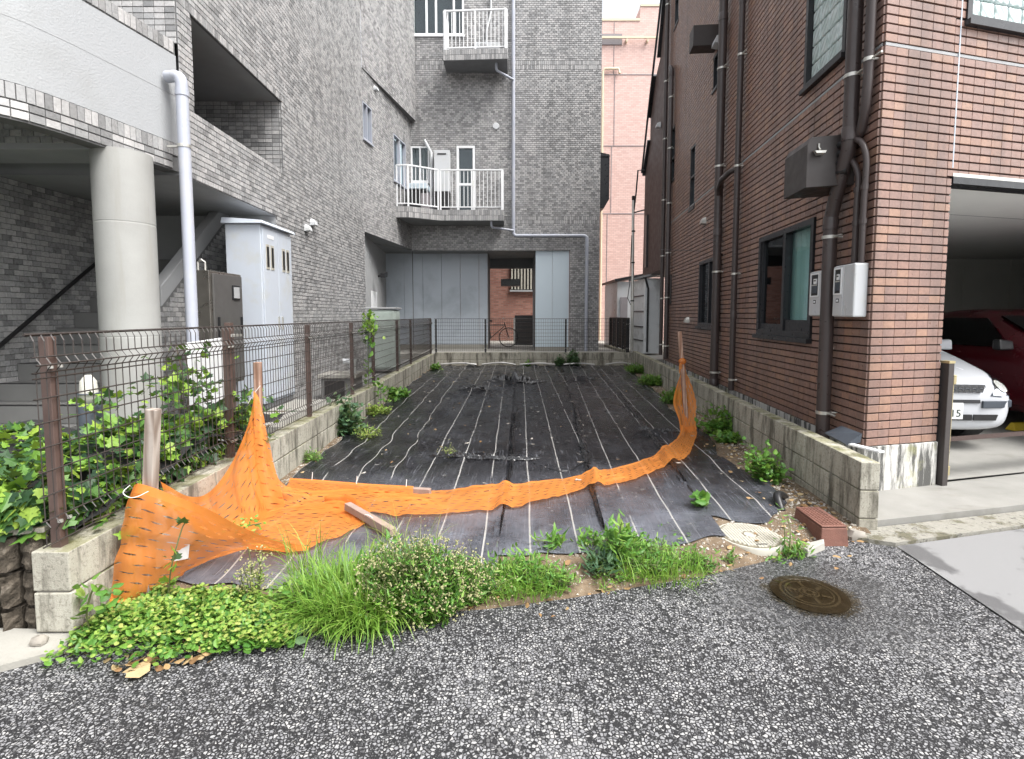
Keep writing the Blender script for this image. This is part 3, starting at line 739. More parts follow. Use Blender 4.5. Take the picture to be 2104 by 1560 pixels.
# plaster parapet of the outside stair, curved in plan
PC = crom([(-6.4, 2.55), (-5.2, 2.98), (-4.4, 3.42), (-3.88, 3.90), (-3.70, 4.25), (-3.54, 5.0), (-3.455, 5.45)], 60)
def curved(mb, z0, z1, th=.16, out=0.):
    n = len(PC); tg = np.gradient(PC, axis=0); tg /= np.linalg.norm(tg, axis=1)[:, None]; nn = np.stack([tg[:, 1], -tg[:, 0]], 1)
    a = PC+nn*out; b = PC-nn*th
    for p, z in ((a, z0), (a, z1), (b, z1), (b, z0)): mb.v += [(x, y, z) for x, y in p]
    for k in range(4):
        k2 = (k+1) % 4
        mb.f += [(k*n+i, k*n+i+1, k2*n+i+1, k2*n+i) for i in range(n-1)]
    mb.f += [(0, n, 2*n, 3*n), (n-1, 2*n-1, 3*n-1, 4*n-1)]
    return mb
_tg = np.gradient(PC, axis=0); _tg /= np.linalg.norm(_tg, axis=1)[:, None]; _in = PC-np.stack([_tg[:, 1], -_tg[:, 0]], 1)*.15
m = MB(); m.add([(x, y, 3.235) for x, y in _in]+[(-9, 5.46, 3.235), (-9, 2.0, 3.235)], [tuple(range(len(_in)+2))]); m.build('stair_landing_underside', 'plaster', GB)
par = curved(MB(), 3.262, 4.150, .16, .006).build('stair_parapet', 'plaster', GB, autos=40)
curved(MB(), 3.742, 3.745, .01, .0078).build('plaster_seam', 'soffit', GB)
curved(MB(), 2.985, 3.26, .16, -.004).build('parapet_base', 'grout_grey', GB, autos=40)
curved(MB(), 4.152, 4.292, .16, -.004).build('parapet_coping', 'grout_grey', GB, autos=40)
MB().box(-3.62, -3.475, 5.41, 5.458, 3.0, 4.16).build('parapet_joint', 'grout_grey', GB)
L = np.r_[0, np.cumsum(np.linalg.norm(np.diff(PC, axis=0), axis=1))]
def on_curve(s):
    i = min(np.searchsorted(L, s, side='right')-1, len(PC)-2); t = (s-L[i])/(L[i+1]-L[i]); p = PC[i]*(1-t)+PC[i+1]*t
    d = PC[i+1]-PC[i]; return p, d/np.linalg.norm(d)
def course(z0, z1, pu, gu, soldier):
    s = 0
    while s+pu < L[-1]:
        p, d = on_curve(s); fr = Fr(tuple(p), tuple(d)); sid = len(TG.specs); TG.specs.append((fr, .008, .002))
        TG.rows.append((sid, gu/2, pu-gu/2, z0+.003, z1-.003, True, 0)); s += pu
course(3.135, 3.26, .060, .006, 1); course(3.07, 3.13, .108, .006, 0); course(3.0, 3.065, .108, .006, 0)
course(4.165, 4.29, .060, .006, 1)
# outside stair under the building
for i in range(11):
    z = .24+.185*(i+1); y = 4.75+.25*i
    MB().box(-5.34, -4.28, y, y+.30, z-.185 if i < 3 else z-.22, z).build('stair_step', 'floor_dark', GB, bevel=.008)
    MB().box(-5.33, -4.29, y-.004, y+.045, z+.001, z+.004).build('step_nosing', 'black', GB)
m = MB(); m.hull([(-4.26, 6.05, 1.60), (-4.12, 6.05, 1.60), (-4.12, 6.05, 1.84), (-4.26, 6.05, 1.84)], [(-4.26, 7.6, 2.96), (-4.12, 7.6, 2.96), (-4.12, 7.6, 3.20), (-4.26, 7.6, 3.20)])
m.build('stair_stringer', 'soffit', GB, bevel=.01)
FT = Fr((-4.13, 0), (0, 1)); m = MB()
m.add([FT.P(5.6, 0, .2), FT.P(7.62, 0, .2), FT.P(7.62, 0, 2.96), FT.P(6.05, 0, 1.6), FT.P(5.6, 0, 1.25)], [(0, 1, 2, 3, 4)]); m.build('under_stair_wall', 'grout_grey', GB)
sid = len(TG.specs); TG.specs.append((FT, .007, .002))
for r in range(46):
    z = .22+r*PZ
    umin = max(5.6, 6.05+(z+PZ-1.58)*1.14) if z > 1.2 else 5.6
    u = 5.6-(PU/2 if r % 2 else 0)
    while u < 7.6:
        if u+PU > umin: TG.rows.append((sid, max(u, umin)+.003, u+PU-.003, z+.003, z+PZ-.003, u > umin, rnd(-.001, .001)))
        u += PU
m = MB(); m.tube([(-5.27, 3.9, .14), (-5.27, 5.25, 1.18), (-5.27, 8.2, 3.4)], .022, 8)
hr = m.build('handrail', 'black', GB, autos=40)
for t in (4.4, 5.2, 6.0, 6.8):
    z = .14+(t-3.9)*.765; MB().tube([(-5.345, t, z-.07), (-5.27, t, z-.06), (-5.27, t, z-.015)], .008, 6).build('rail_bracket', 'galv', hr)
# recess at the back: side wall, blue panels, passage
m = MB()
m.add([(-3.60, 12.46, .38), (-4.05, 16.6, .38), (-4.05, 16.6, 3.47), (-3.60, 12.46, 3.47)], [(0, 1, 2, 3)])
m.build('recess_side_wall', 'soffit', GB)
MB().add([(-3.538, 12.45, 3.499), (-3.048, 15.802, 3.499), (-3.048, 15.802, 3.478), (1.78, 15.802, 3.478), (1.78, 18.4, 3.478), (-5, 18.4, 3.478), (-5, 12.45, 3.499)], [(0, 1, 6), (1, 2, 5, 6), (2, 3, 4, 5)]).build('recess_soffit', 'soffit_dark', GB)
d = MB().hull([(-3.735, 13.6, .40), (-3.735, 13.6, 2.15), (-3.715, 13.6, 2.15), (-3.715, 13.6, .40)], [(-3.82, 14.5, .40), (-3.82, 14.5, 2.15), (-3.80, 14.5, 2.15), (-3.80, 14.5, .40)]).build('service_door', 'white_rail', GB)
x = -4.06
for w in (.60,)*5+(.28,):
    MB().box(x+.004, x+w-.004, 16.55+rnd(0, .004), 16.62, .56, 3.47).build('wall_panel', 'panel_blue', GB, bevel=.006); x += w
MB().box(-4.06, x, 16.48, 16.64, .36, .555).build('wall_kerb', 'concrete_light', GB)
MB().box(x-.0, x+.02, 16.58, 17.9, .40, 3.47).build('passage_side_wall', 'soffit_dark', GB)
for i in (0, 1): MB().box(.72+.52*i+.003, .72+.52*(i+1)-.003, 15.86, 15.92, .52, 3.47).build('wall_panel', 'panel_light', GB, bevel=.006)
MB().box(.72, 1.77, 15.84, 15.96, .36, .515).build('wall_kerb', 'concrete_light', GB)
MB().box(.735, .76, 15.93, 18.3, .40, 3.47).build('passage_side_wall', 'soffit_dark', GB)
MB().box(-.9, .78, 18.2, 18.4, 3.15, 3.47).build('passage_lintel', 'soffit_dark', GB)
m = MB(); m.tube([(-3.62, 13.95, 2.55), (-3.50, 13.95, 2.58)], .03, 8); m.hull([(-3.52, 13.8, 2.5), (-3.40, 13.8, 2.5), (-3.40, 13.8, 2.62), (-3.52, 13.8, 2.62)], [(-3.52, 14.1, 2.55), (-3.40, 14.1, 2.55), (-3.40, 14.1, 2.68), (-3.52, 14.1, 2.68)])
tag(m.build('wall_camera', 'black', None), 'small black camera fixed high in the recess beside the blue grey panels', 'camera')
# windows and doors
def window(parent, fr, u0, u1, z0, z1, rec, fw, frame, mull=(), trans=(), pane='glass', back='dark', sill=0, proud=.01, backn=.09, name='window', curtain=None):
    m = MB(); n1, n0 = proud, -rec
    m.fbox(fr, u0, u0+fw, n0, n1, z0, z1); m.fbox(fr, u1-fw, u1, n0, n1, z0, z1)
    m.fbox(fr, u0+fw, u1-fw, n0, n1-.001, z0, z0+fw); m.fbox(fr, u0+fw, u1-fw, n0, n1-.001, z1-fw, z1)
    w = m.build(name, frame, parent)
    for q in mull: MB().fbox(fr, q-fw*.5, q+fw*.5, n0, n1-.004, z0+fw, z1-fw).build('mullion', frame, w)
    for q in trans: MB().fbox(fr, u0+fw, u1-fw, n0+.004, n1-.006, q-fw*.5, q+fw*.5).build('transom', frame, w)
    MB().fbox(fr, u0+fw*.6, u1-fw*.6, n0+.022, n0+.027, z0+fw*.6, z1-fw*.6).build('pane', pane, w)
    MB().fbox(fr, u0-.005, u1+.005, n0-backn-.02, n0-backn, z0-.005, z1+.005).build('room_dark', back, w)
    if curtain:
        a, b, cm = curtain; mm = MB(); k = int((b-a)/.025)+2; vs = []
        for i in range(k+1):
            u = a+(b-a)*i/k; n = n0-.035+.014*math.sin(u*55)
            vs += [fr.P(u, n, z0+.02), fr.P(u, n, z1-.02)]
        mm.add(vs, [(2*i, 2*i+1, 2*i+3, 2*i+2) for i in range(k)]); mm.build('curtain', cm, w, smooth=True)
    if sill: MB().fbox(fr, u0-.02, u1+.02, -.02, sill, z0-.05, z0-.001).build('sill', frame, w, bevel=.004)
    return w
window(GB, FB, 0.02, .54, 5.70, 6.56, .10, .03, 'pvc', (.28,), sill=.05)
window(GB, FB, 1.97, 2.93, 5.22, 6.48, .10, .03, 'pvc', (2.45,), sill=.05, curtain=(2.0, 2.4, 'curtain_grey'))
window(GB, FC, 0.0, .56, 5.52, 6.57, .08, .045, 'white_rail', (.28,), sill=.04, curtain=(.05, .5, 'curtain_grey'))
window(GB, FC, 0.0, 1.63, 9.78, 11.35, .08, .055, 'white_rail', (.52, .80, 1.33), sill=.05, curtain=(.03, .16, 'white_rail'))
dr = window(GB, FC, 1.38, 1.935, 4.53, 6.59, .08, .07, 'white_rail', (), (5.45,), name='balcony_door')
MB().fbox(FC, 1.86, 1.885, .0, .03, 5.35, 5.55).build('door_handle', 'galv', dr)
m = MB(); 
m.lathe((0, 0, 0), [(.10, 0), (.10, .03), (.085, .045)], 20); m.v = [(x+FC.P(2.57, 0, 0)[0], 15.79-z, y+7.15) for x, y, z in m.v]
m.build('vent_cover', 'white_paint', GB, autos=40)
def hood(parent, fr, u, z, r, name='vent_hood', mat='white_paint'):
    m = MB(); A = []; n = 10
    for i in range(n+1):
        a = math.pi*i/n; A.append((math.cos(a)*r, math.sin(a)*r))
    base = [fr.P(u+x, .0, z+y) for x, y in A]+[fr.P(u-r, 0, z-r*.7), fr.P(u+r, 0, z-r*.7)]
    tip = [fr.P(u+x*.9, r*1.1*(1-.35*(y/r)**2) if y > 0 else r*1.1, z+y*.75) for x, y in A]+[fr.P(u-r*.85, r*1.25, z-r*.5), fr.P(u+r*.85, r*1.25, z-r*.5)]
    m.hull(base, tip); return m.build(name, mat, parent, autos=45)
hood(GB, FB, .774, 7.14, .07); hood(GB, FA, 8.76, 2.96, .075); hood(GB, FA, 9.03, 3.10, .075)
# balconies (thing > balcony > rail, baluster)
def balcony(pts, z_sb, z_st, z_rb, z_rt, closed, lab):
    plan = pts+closed
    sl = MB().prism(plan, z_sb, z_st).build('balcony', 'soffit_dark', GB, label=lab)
    for a, b in zip(pts, pts[1:]):
        fr = Fr(a, (b[0]-a[0], b[1]-a[1])); Lh = math.hypot(b[0]-a[0], b[1]-a[1])
        if fr.nn[1] > .3 and abs(fr.d[0]) > .5: continue
        TG.wall(fr, .0, Lh, z_sb+.005, z_st, .06, (z_st-z_sb-.005)/2, .008, .008, .006, .002, (), 0, single=False)
        ins = .06; q0 = fr.P(.02, -ins, 0); q1 = fr.P(Lh-.02, -ins, 0)
        m = MB(); m.bar((*q0[:2], z_rt), (*q1[:2], z_rt), .05, .035); m.bar((*q0[:2], z_rb), (*q1[:2], z_rb), .035, .03); m.build('rail', 'white_rail', sl)
        k = max(1, int(round(Lh/.115)))
        for i in range(k+1):
            p = fr.P(.02+(Lh-.04)*i/k, -ins, 0); post = i in (0, k) or (k > 9 and i == k//2)
            w = .042 if post else .018
            MB().box(p[0]-w/2, p[0]+w/2, p[1]-w/2, p[1]+w/2, z_st if post else z_rb, z_rt).build('rail_post' if post else 'baluster', 'white_rail', sl)
    return sl
balcony([(-3.24, 14.52), (-2.88, 14.50), (-2.08, 15.0), (-.24, 15.0), (-.24, 15.79)], 4.22, 4.53, 4.62, 5.67, [(-3.05, 15.79)], 'lower white railed balcony with a kinked front')
balcony([(-1.95, 15.79), (-1.95, 15.06), (-.13, 14.96), (-.13, 15.79)], 8.70, 9.0, 9.07, 10.08, [], 'upper small white railed balcony')
# downpipes of the grey building: parts with clamps
def pipe(parent, pts, r, mat, name='downpipe', joints=(), seg=12):
    o = MB().tube(pts, r, seg).build(name, mat, parent, autos=50)
    for p, d in joints:
        dv = Vector(d).normalized()*.03; MB().tube([Vector(p)-dv, Vector(p)+dv], r*1.12, seg).build('pipe_collar', mat, o, autos=50)
    return o
def bend(a, b, c, k=6, f=.5):
    """rounded corner at b"""
    a, b, c = Vector(a), Vector(b), Vector(c); return [((b+(a-b).normalized()*f)*(1-t)+b*t)*(1-t)+(b*(1-t)+(b+(c-b).normalized()*f)*t)*t for t in [i/k for i in range(k+1)]]
P1 = [(.04, 15.70, 12)]+[(.04, 15.70, 4.05)]+bend((.04, 15.70, 5), (.04, 15.70, 3.90), (2, 15.70, 3.90), 5, .12)[1:]+[(2.15, 15.70, 3.90)]+bend((1, 15.70, 3.90), (2.27, 15.70, 3.90), (2.27, 15.70, 2), 5, .12)[1:]+[(2.27, 15.70, .40)]
dp = pipe(GB, P1, .052, 'pvc', 'downpipe', [((.04, 15.70, z), (0, 0, 1)) for z in (9.6, 7.2, 5.6, 4.4)]+[((2.27, 15.70, z), (0, 0, 1)) for z in (3.6, 2.3, 1.2)])
for z in (8.4, 6.4, 4.9): MB().box(-.02, .10, 15.70, 15.8, z, z+.025).build('pipe_clamp', 'galv', dp)
for xx in (.6, 1.6): MB().box(xx, xx+.025, 15.69, 15.8, 3.83, 3.97).build('pipe_clamp', 'black', dp)
pipe(GB, [(-.45, 15.2, 8.76), (-.45, 15.2, 8.6)]+bend((-.45, 15.2, 8.7), (-.45, 15.2, 8.5), (0, 15.66, 8.5), 5, .08)+[(.03, 15.66, 8.45)], .035, 'pvc', 'balcony_drain')
pipe(GB, [(-.6, 15.1, 4.26), (-.6, 15.1, 4.12)]+bend((-.6, 15.1, 4.2), (-.6, 15.1, 4.05), (0, 15.66, 4.05), 5, .08)+[(.03, 15.66, 4.05)], .035, 'pvc', 'balcony_drain')
q = FA.P(5.30, .12, 0)
P2 = [(q[0]-.13, q[1]-.02, 3.87)]+bend((q[0]-.13, q[1]-.02, 3.87), (q[0]+.03, q[1]-.05, 3.87), (q[0]+.03, q[1]-.05, 2), 6, .09)+[(q[0]+.03, q[1]-.05, .26)]
dp = pipe(GB, P2, .056, 'pvc', 'downpipe', [((q[0]+.03, q[1]-.05, 3.70), (0, 0, 1))], 16)
m = MB(); m.lathe((q[0]+.03, q[1]-.05, 3.17), [(.062, 0), (.062, .03)], 16); m.bar((q[0]-.14, q[1]-.05, 3.185), (q[0]-.02, q[1]-.05, 3.185), .02, .02); m.build('pipe_clamp', 'galv', dp)
# expansion joints
m = MB()
m.fbox(FA, 5.47, 7.6, .0085, .0095, 3.575, 3.582)
TG.finish(300, 10.5)
# things kept on the balconies
t = thing('water_heater', 'tall white water heater on the lower balcony beside the narrow door', 'water heater', (-2.07, 15.6, 4.53))
MB().box(-2.30, -1.84, 15.45, 15.75, 5.16, 6.36).build('body', 'white_paint', t, bevel=.01)
MB().box(-2.20, -1.94, 15.440, 15.452, 6.22, 6.26).build('exhaust_slot', 'black', t); MB().box(-2.27, -1.87, 15.46, 15.74, 4.54, 5.16).build('pipe_cover', 'black', t)
t = thing('stand_table', 'pale blue topped stand with grey boxes on the left end of lower balcony', 'table', (-2.75, 15.1, 4.53))
MB().box(-3.0, -2.42, 14.95, 15.4, 5.12, 5.27).build('top', 'panel_light', t, bevel=.01); MB().box(-2.96, -2.5, 15.0, 15.35, 4.53, 5.1).build('box', 'black', t)
MB().box(-2.62, -2.40, 14.98, 15.3, 4.53, 5.0).build('carton', 'curtain_grey', t, bevel=.01)
t = thing('air_unit', 'white air conditioner outdoor unit behind the upper balcony railing', 'air conditioner', (-.75, 15.55, 9.0))
MB().box(-1.1, -.35, 15.45, 15.72, 9.02, 9.42).build('body', 'white_paint', t, bevel=.012); m = MB().lathe((0, 0, 0), [(.16, 0), (.16, .01)], 20); m.v = [(x-.85, 15.449-z, y+9.22) for x, y, z in m.v]; m.build('fan_grille', 'soffit', t)
tag(MB().tube([(-.75, 15.74, 9.4), (-.75, 15.74, 9.9), (-.62, 15.74, 10.4), (-.6, 15.74, 12)], .03, 8).build('duct_pipe', 'white_paint', None, autos=50), 'thin cream duct running up the wall behind the upper balcony', 'pipe')
tag(MB().tube([(-2.42, 15.7, 4.6), (-2.42, 15.7, 6.35), (-2.62, 15.7, 6.72)], .05, 10).build('duct_pipe', 'white_paint', None, autos=50), 'bent white duct beside the water heater on the lower balcony', 'pipe')

# ================================================================== BROWN TILED BUILDING (right)
FR = Fr((2.865, 4.1), (.0963, 1), left=True); FF = Fr((2.865, 4.1), (.969, .246))
BB = thing('brown_tiled_building', 'brown ribbed tile building with glass block windows and an open garage', 'building', (4.5, 8.0, .1))
TB = Tiles(BB, 'tile_brown')
HR = [(.94, 2.33, 1.27, 2.45), (.52, 1.29, 3.78, 6.06), (3.88, 5.12, 1.31, 2.44), (5.63, 6.0, 3.53, 4.69), (7.42, 7.80, 4.50, 5.68), (7.35, 7.74, 7.82, 9.2), (4.34, 4.60, 5.16, 5.70)]
HF = [(.747, 4.6, -.1, 2.63), (.80, 2.3, 3.86, 5.2)]
m = MB()
grid_wall(m, FR, 0, 8.25, .42, 11, HR, reveal=.12); grid_wall(m, FF, 0, 6, .42, 11, HF, reveal=.13)
m.add([FR.P(8.25, 0, .3), FR.P(8.25, -3, .3), FR.P(8.25, -3, 11), FR.P(8.25, 0, 11)], [(0, 1, 2, 3)])
m.add([FR.P(0, 0, 11), FR.P(8.25, 0, 11), (12, 13, 11), FF.P(6, 0, 11)], [(0, 1, 2, 3)])
m.add([FF.P(6, 0, 0), (12, 13, 0), (12, 13, 11), FF.P(6, 0, 11)], [(0, 1, 2, 3)])
m.add([FR.P(.6, -.3, 2.72), FR.P(8.25, -.3, 2.72), (12, 13, 2.72), FF.P(6, -.3, 2.72)], [(0, 1, 2, 3)])
m.build('wall', 'grout_brown', BB)
BU, BZ = .116, .068
ks = dict(gu=.0022, gz=.012, d=.013, ch=.0016)
TB.wall(FR, 0, 8.25, .434, 3.575, BU, BZ, holes=HR, **ks); TB.wall(FR, 0, 8.25, 3.60, 11, BU, BZ, holes=HR, **ks)
TB.wall(FF, 0, 2.8, .434, 3.575, BU, BZ, holes=HF, **ks); TB.wall(FF, 0, 2.8, 3.60, 7.0, BU, BZ, holes=HF, **ks)
TB.finish(300, 9)
MB().fbox(FR, 0.012, 8.25, .0, .008, 3.576, 3.599).build('expansion_joint', 'soffit', BB); MB().fbox(FF, 0.012, 3.0, .0, .008, 3.576, 3.599).build('expansion_joint', 'soffit', BB)
MB().fbox(FF, .745, .757, .008, .0145, 2.7, 7.0).build('expansion_joint', 'panel_blue', BB)
m = MB().fbox(FF, -.018, .762, -.25, .018, -.05, .432); m.build('plinth', 'plinth', BB, bevel=.006)
MB().fbox(FR, .15, 8.25, -.1, .016, -.05, .432).build('plinth', 'plinth', BB)
# windows
w = window(BB, FR, .94, 2.33, 1.27, 2.45, .05, .06, 'black_frame', (1.60,), pane='glass', sill=.07, proud=.03, backn=.3, curtain=(1.0, 1.62, 'curtain'))
MB().fbox(FR, 1.60, 2.27, -.024, -.016, 1.33, 2.39).build('insect_screen', 'glass_dark', w)
m = MB(); m.fbox(FR, 1.62, 1.66, -.03, .012, 1.33, 2.39); m.fbox(FR, 2.22, 2.27, -.03, .012, 1.33, 2.39); m.fbox(FR, 1.66, 2.22, -.03, .011, 1.33, 1.40); m.build('sash', 'black_frame', w)
MB().fbox(FR, 1.0, 1.56, -.03, .008, 1.32, 1.45).build('sash', 'black_frame', w)
MB().fbox(FR, 1.85, 2.05, -.034, -.030, 1.66, 1.86).build('notice_sheet', 'soffit', w)
window(BB, FR, 3.88, 5.12, 1.31, 2.44, .05, .06, 'black_frame', (4.5,), pane='glass_dark', sill=.07, proud=.03)
window(BB, FR, 5.63, 6.0, 3.53, 4.69, .06, .04, 'black_frame', (), (4.12,), back='soffit', sill=.03)
window(BB, FR, 7.42, 7.80, 4.50, 5.68, .06, .04, 'black_frame', (), (5.0,), back='soffit', sill=.03)
window(BB, FR, 7.35, 7.74, 7.82, 9.2, .06, .04, 'black_frame', (), (8.4,), back='soffit', sill=.03)
window(BB, FR, 4.34, 4.60, 5.16, 5.70, .06, .03, 'black_frame', (), (), back='soffit', sill=.03)
def block_window(fr, u0, u1, z0, z1, p):
    m = MB(); fw = .05
    m.fbox(fr, u0, u0+fw, -.1, .025, z0, z1); m.fbox(fr, u1-fw, u1, -.1, .025, z0, z1); m.fbox(fr, u0+fw, u1-fw, -.1, .024, z0, z0+fw); m.fbox(fr, u0+fw, u1-fw, -.1, .024, z1-fw, z1); m.fbox(fr, u0-.015, u1+.015, -.02, .06, z0-.045, z0-.002)
    w = m.build('glass_block_window', 'black_frame', BB)
    MB().fbox(fr, u0+fw, u1-fw, -.095, -.045, z0+fw, z1-fw).build('joint_mortar', 'white_paint', w)
    nu = int((u1-u0-2*fw)/p+.5); nz = int((z1-z0-2*fw)/p+.5); pu, pz = (u1-u0-2*fw)/nu, (z1-z0-2*fw)/nz
    me = None; L = Vector(origin_of(BB))
    for i in range(nu):
        for k in range(nz):
            c = Vector(fr.P(u0+fw+pu*(i+.5), -.052, z0+fw+pz*(k+.5)))-L
            if me is None:
                b = MB().box(-pu/2+.006, pu/2-.006, -.03, .03, -pz/2+.006, pz/2-.006).build('glass_block', 'glassblock', None, bevel=.012); me = b
            else:
                b = me.copy(); COL.objects.link(b)
            b.parent = w; b.location = c; b.rotation_euler = (0, 0, fr.rz)
block_window(FR, .52, 1.29, 3.78, 6.06, .165); block_window(FF, .80, 2.3, 3.86, 5.2, .16)
MB().fbox(FR, 7.43, 7.74, .0, .04, 1.75, 2.40).build('wall_hatch', 'brown_box', BB, bevel=.004)
MB().fbox(FF, .757, 4.6, -.12, .02, 2.575, 2.63).build('garage_lintel', 'black_frame', BB)
MB().fbox(FF, .757, 4.6, .008, .016, 2.632, 2.66).build('lintel_trim', 'galv', BB)
# garage
zz = .12
m = MB().add([FF.P(.70, -.02, .075), FF.P(8, -.02, .075), (14, 14, .2), FR.P(8, -.3, .2), FR.P(2, -.3, .15)], [(0, 1, 2, 3, 4)]); struct(m, 'garage_floor', 'pave')
m = MB()
m.add([FF.P(.76, -.13, 2.64), FF.P(6, -.13, 2.64), (12, 12, 2.6), FR.P(8, -.31, 2.6)], [(0, 1, 2, 3)]); m.build('garage_ceiling', 'ceil', BB)
for k in range(4): MB().bar(FF.P(.9+.0, -1.2-1.2*k, 2.636), FF.P(6, -1.2-1.2*k, 2.632), .012, .006).build('ceiling_joint', 'soffit_dark', BB)
x = 5.2
while x < 13:
    MB().box(x+.004, x+.926, 10.2, 10.25, .1, 2.62).build('garage_wall_panel', 'garage_wall', BB, bevel=.004); x += .93
MB().add([FF.P(.72, -.13, 0), FR.P(8, -.32, 0), FR.P(8, -.32, 2.7), FF.P(.72, -.13, 2.7)], [(0, 1, 2, 3)]).build('garage_side_wall', 'garage_wall', BB)
# annex with stepped roof behind
P = [(8.25, 2.66), (11.9, 2.66), (11.75, 5.7), (10.95, 6.45), (10.95, 7.1), (10.2, 7.9), (9.6, 8.1), (8.9, 9.4), (8.25, 9.9)]
AN = thing('dark_brown_annex', 'dark brown annex with stepped sloping roof edges behind the brown tiled building', 'building', FR.P(10, -1.5, 2.66))
MB().hull([FR.P(u, -.03, z) for u, z in P], [FR.P(u, -3, z) for u, z in P]).build('wall', 'annex', AN)
for (a, b) in ((3, 2), (5, 4), (7, 6)):
    MB().bar(FR.P(P[a][0], -.1, P[a][1]+.03), FR.P(P[b][0]+.05, -.1, P[b][1]+.03), .3, .06).build('eave', 'black_frame', AN)
MB().tube([FR.P(8.3, .0, 9.9), FR.P(9.1, .06, 9.3), FR.P(10.8, .06, 7.2), FR.P(11.8, .06, 5.8)], .03, 6).build('sloping_gutter', 'black_frame', AN)
m = MB(); m.tube([FR.P(11.5, .02, 5.8), FR.P(11.5, .22, 5.8), FR.P(11.6, .25, 5.2), FR.P(11.7, .3, 4.6)], .025, 6); m.tube([FR.P(11.7, .3, 4.6), FR.P(11.4, .02, 4.62)], .02, 6); m.build('awning_stay', 'black_frame', AN)
hood(AN, FR, 9.3, 6.3, .09)
MB().fbox(FR, 11.0, 11.3, -.03, .02, 2.9, 4.4).build('window', 'black_frame', AN)

# ---- things on the brown side wall
def drain(label, pts, r, clamps, group='brown drainpipes on the tiled side wall', collars=(), mat='brown_pipe'):
    b = pts[-1]; t = thing('drainpipe', label, 'drainpipe', FR.P(*b), group)
    W = [FR.P(*p) for p in pts]
    MB().tube(W, r, 14).build('pipe', mat, t, autos=50)
    for (u, n, z) in clamps:
        m = MB(); p = FR.P(u, n, z); m.lathe((p[0], p[1], z), [(r*1.12, -.014), (r*1.12, .014)], 14)
        a = FR.P(u-r*.5, n-r, z); c = FR.P(u-.06, -.0, z); m.tube([FR.P(u, n, z), FR.P(u-.02, 0.0, z)], .009, 6); m.tube([FR.P(u-r*1.1, n-.01, z), FR.P(u-r*1.1-.09, n-.02, z)], .009, 6)
        m.build('clamp', 'galv', t, autos=40)
    for (u, n, z) in collars:
        p = FR.P(u, n, z); MB().lathe((p[0], p[1], z), [(r*1.1, -.05), (r*1.1, .05), (r*1.02, .06)], 14).build('collar', mat, t, autos=40)
    return t
drain('thick brown drainpipe bending below the dark duct box near the front corner',
      [(.21, .11, 10.5), (.21, .11, 3.0), (.225, .11, 2.86), (.40, .11, 2.50), (.46, .11, 2.34), (.455, .11, 2.2), (.445, .11, .40)], .056,
      [(.215, .11, 3.445), (.46, .11, 2.184), (.445, .11, .63)], collars=[(.215, .11, 2.98), (.457, .11, 2.30)])
drain('slim brown drainpipe curving in just behind the thick corner pipe', [(.06, .07, 10.5), (.06, .07, 3.35), (.075, .07, 3.16), (.14, .06, 3.0), (.24, .05, 2.93), (.34, .05, 2.91)], .036, [(.06, .07, 3.5)])
drain('thick brown drainpipe left of the slim one, with white clamps and a side branch', [(3.82, .10, 10.5), (3.82, .10, 3.75), (3.81, .10, 3.4), (3.80, .10, .42)], .062, [(3.82, .10, 5.166), (3.82, .10, 3.74), (3.80, .10, 2.16), (3.79, .10, .62)], collars=[(3.82, .10, 5.9), (3.81, .10, 3.45), (3.80, .1, 2.75), (3.80, .10, .46)])
drain('slim brown drainpipe in the middle of the tiled side wall', [(3.05, .08, 10.5), (3.05, .08, 3.5), (3.04, .08, .45)], .04, [(3.045, .08, 4.99), (3.05, .08, 3.53), (3.04, .08, 2.07), (3.04, .08, .60)], collars=[(3.05, .08, 5.7), (3.04, .08, 1.5)])
tag(MB().tube([FR.P(3.05, .08, 3.50), FR.P(3.2, .14, 3.49), FR.P(3.5, .15, 3.47), FR.P(3.72, .13, 3.40), FR.P(3.80, .10, 3.28)], .04, 10).build('pipe_branch', 'brown_pipe', None, autos=50), 'short brown pipe branch joining the slim and thick drainpipes', 'pipe')
drain('dark drainpipe running full height at the far end of the side wall', [(8.2, .08, 10.8), (8.2, .08, .55)], .045, [(8.2, .08, z) for z in (8.6, 6.9, 5.6, 4.2, 2.9, 1.9, .8)])
drain('shorter dark drainpipe in front of the full height far pipe', [(7.72, .08, 7.0), (7.6, .08, 6.9), (7.6, .08, .5)], .05, [(7.6, .08, z) for z in (6.3, 5.2, 4.0, 2.9, 1.9, .8)], collars=[(7.6, .08, 6.8)])
drain('thin dark conduit dropping behind the thick corner pipe below the duct box', [(.62, .03, 2.6), (.62, .03, .45)], .022, [(.62, .03, 1.2)])
for k, (u, du, lab) in enumerate(((.155, .12, 'left of two brown conduits curving down to the larger meter box'), (.055, .12, 'right of two brown conduits curving down to the larger meter box'))):
    z1 = 2.80 - .0 if k == 0 else 2.92
    t = thing('conduit', lab, 'conduit', FR.P(u, .06, 1.95), 'conduits above the meter box')
    W = [FR.P(.36, .10, z1-.02), FR.P(u+.10, .08, z1)]+[Vector(FR.P(u, .06, z1-.16)), FR.P(u, .06, 2.4), FR.P(u, .06, 1.92)]
    MB().tube(crom(W, 24), .024, 10).build('pipe', 'brown_pipe', t, autos=60)
    for z in (2.52, 2.25): p = FR.P(u, .06, z); MB().lathe((p[0], p[1], z), [(.029, -.02), (.029, .02)], 10).build('collar', 'brown_pipe', t)
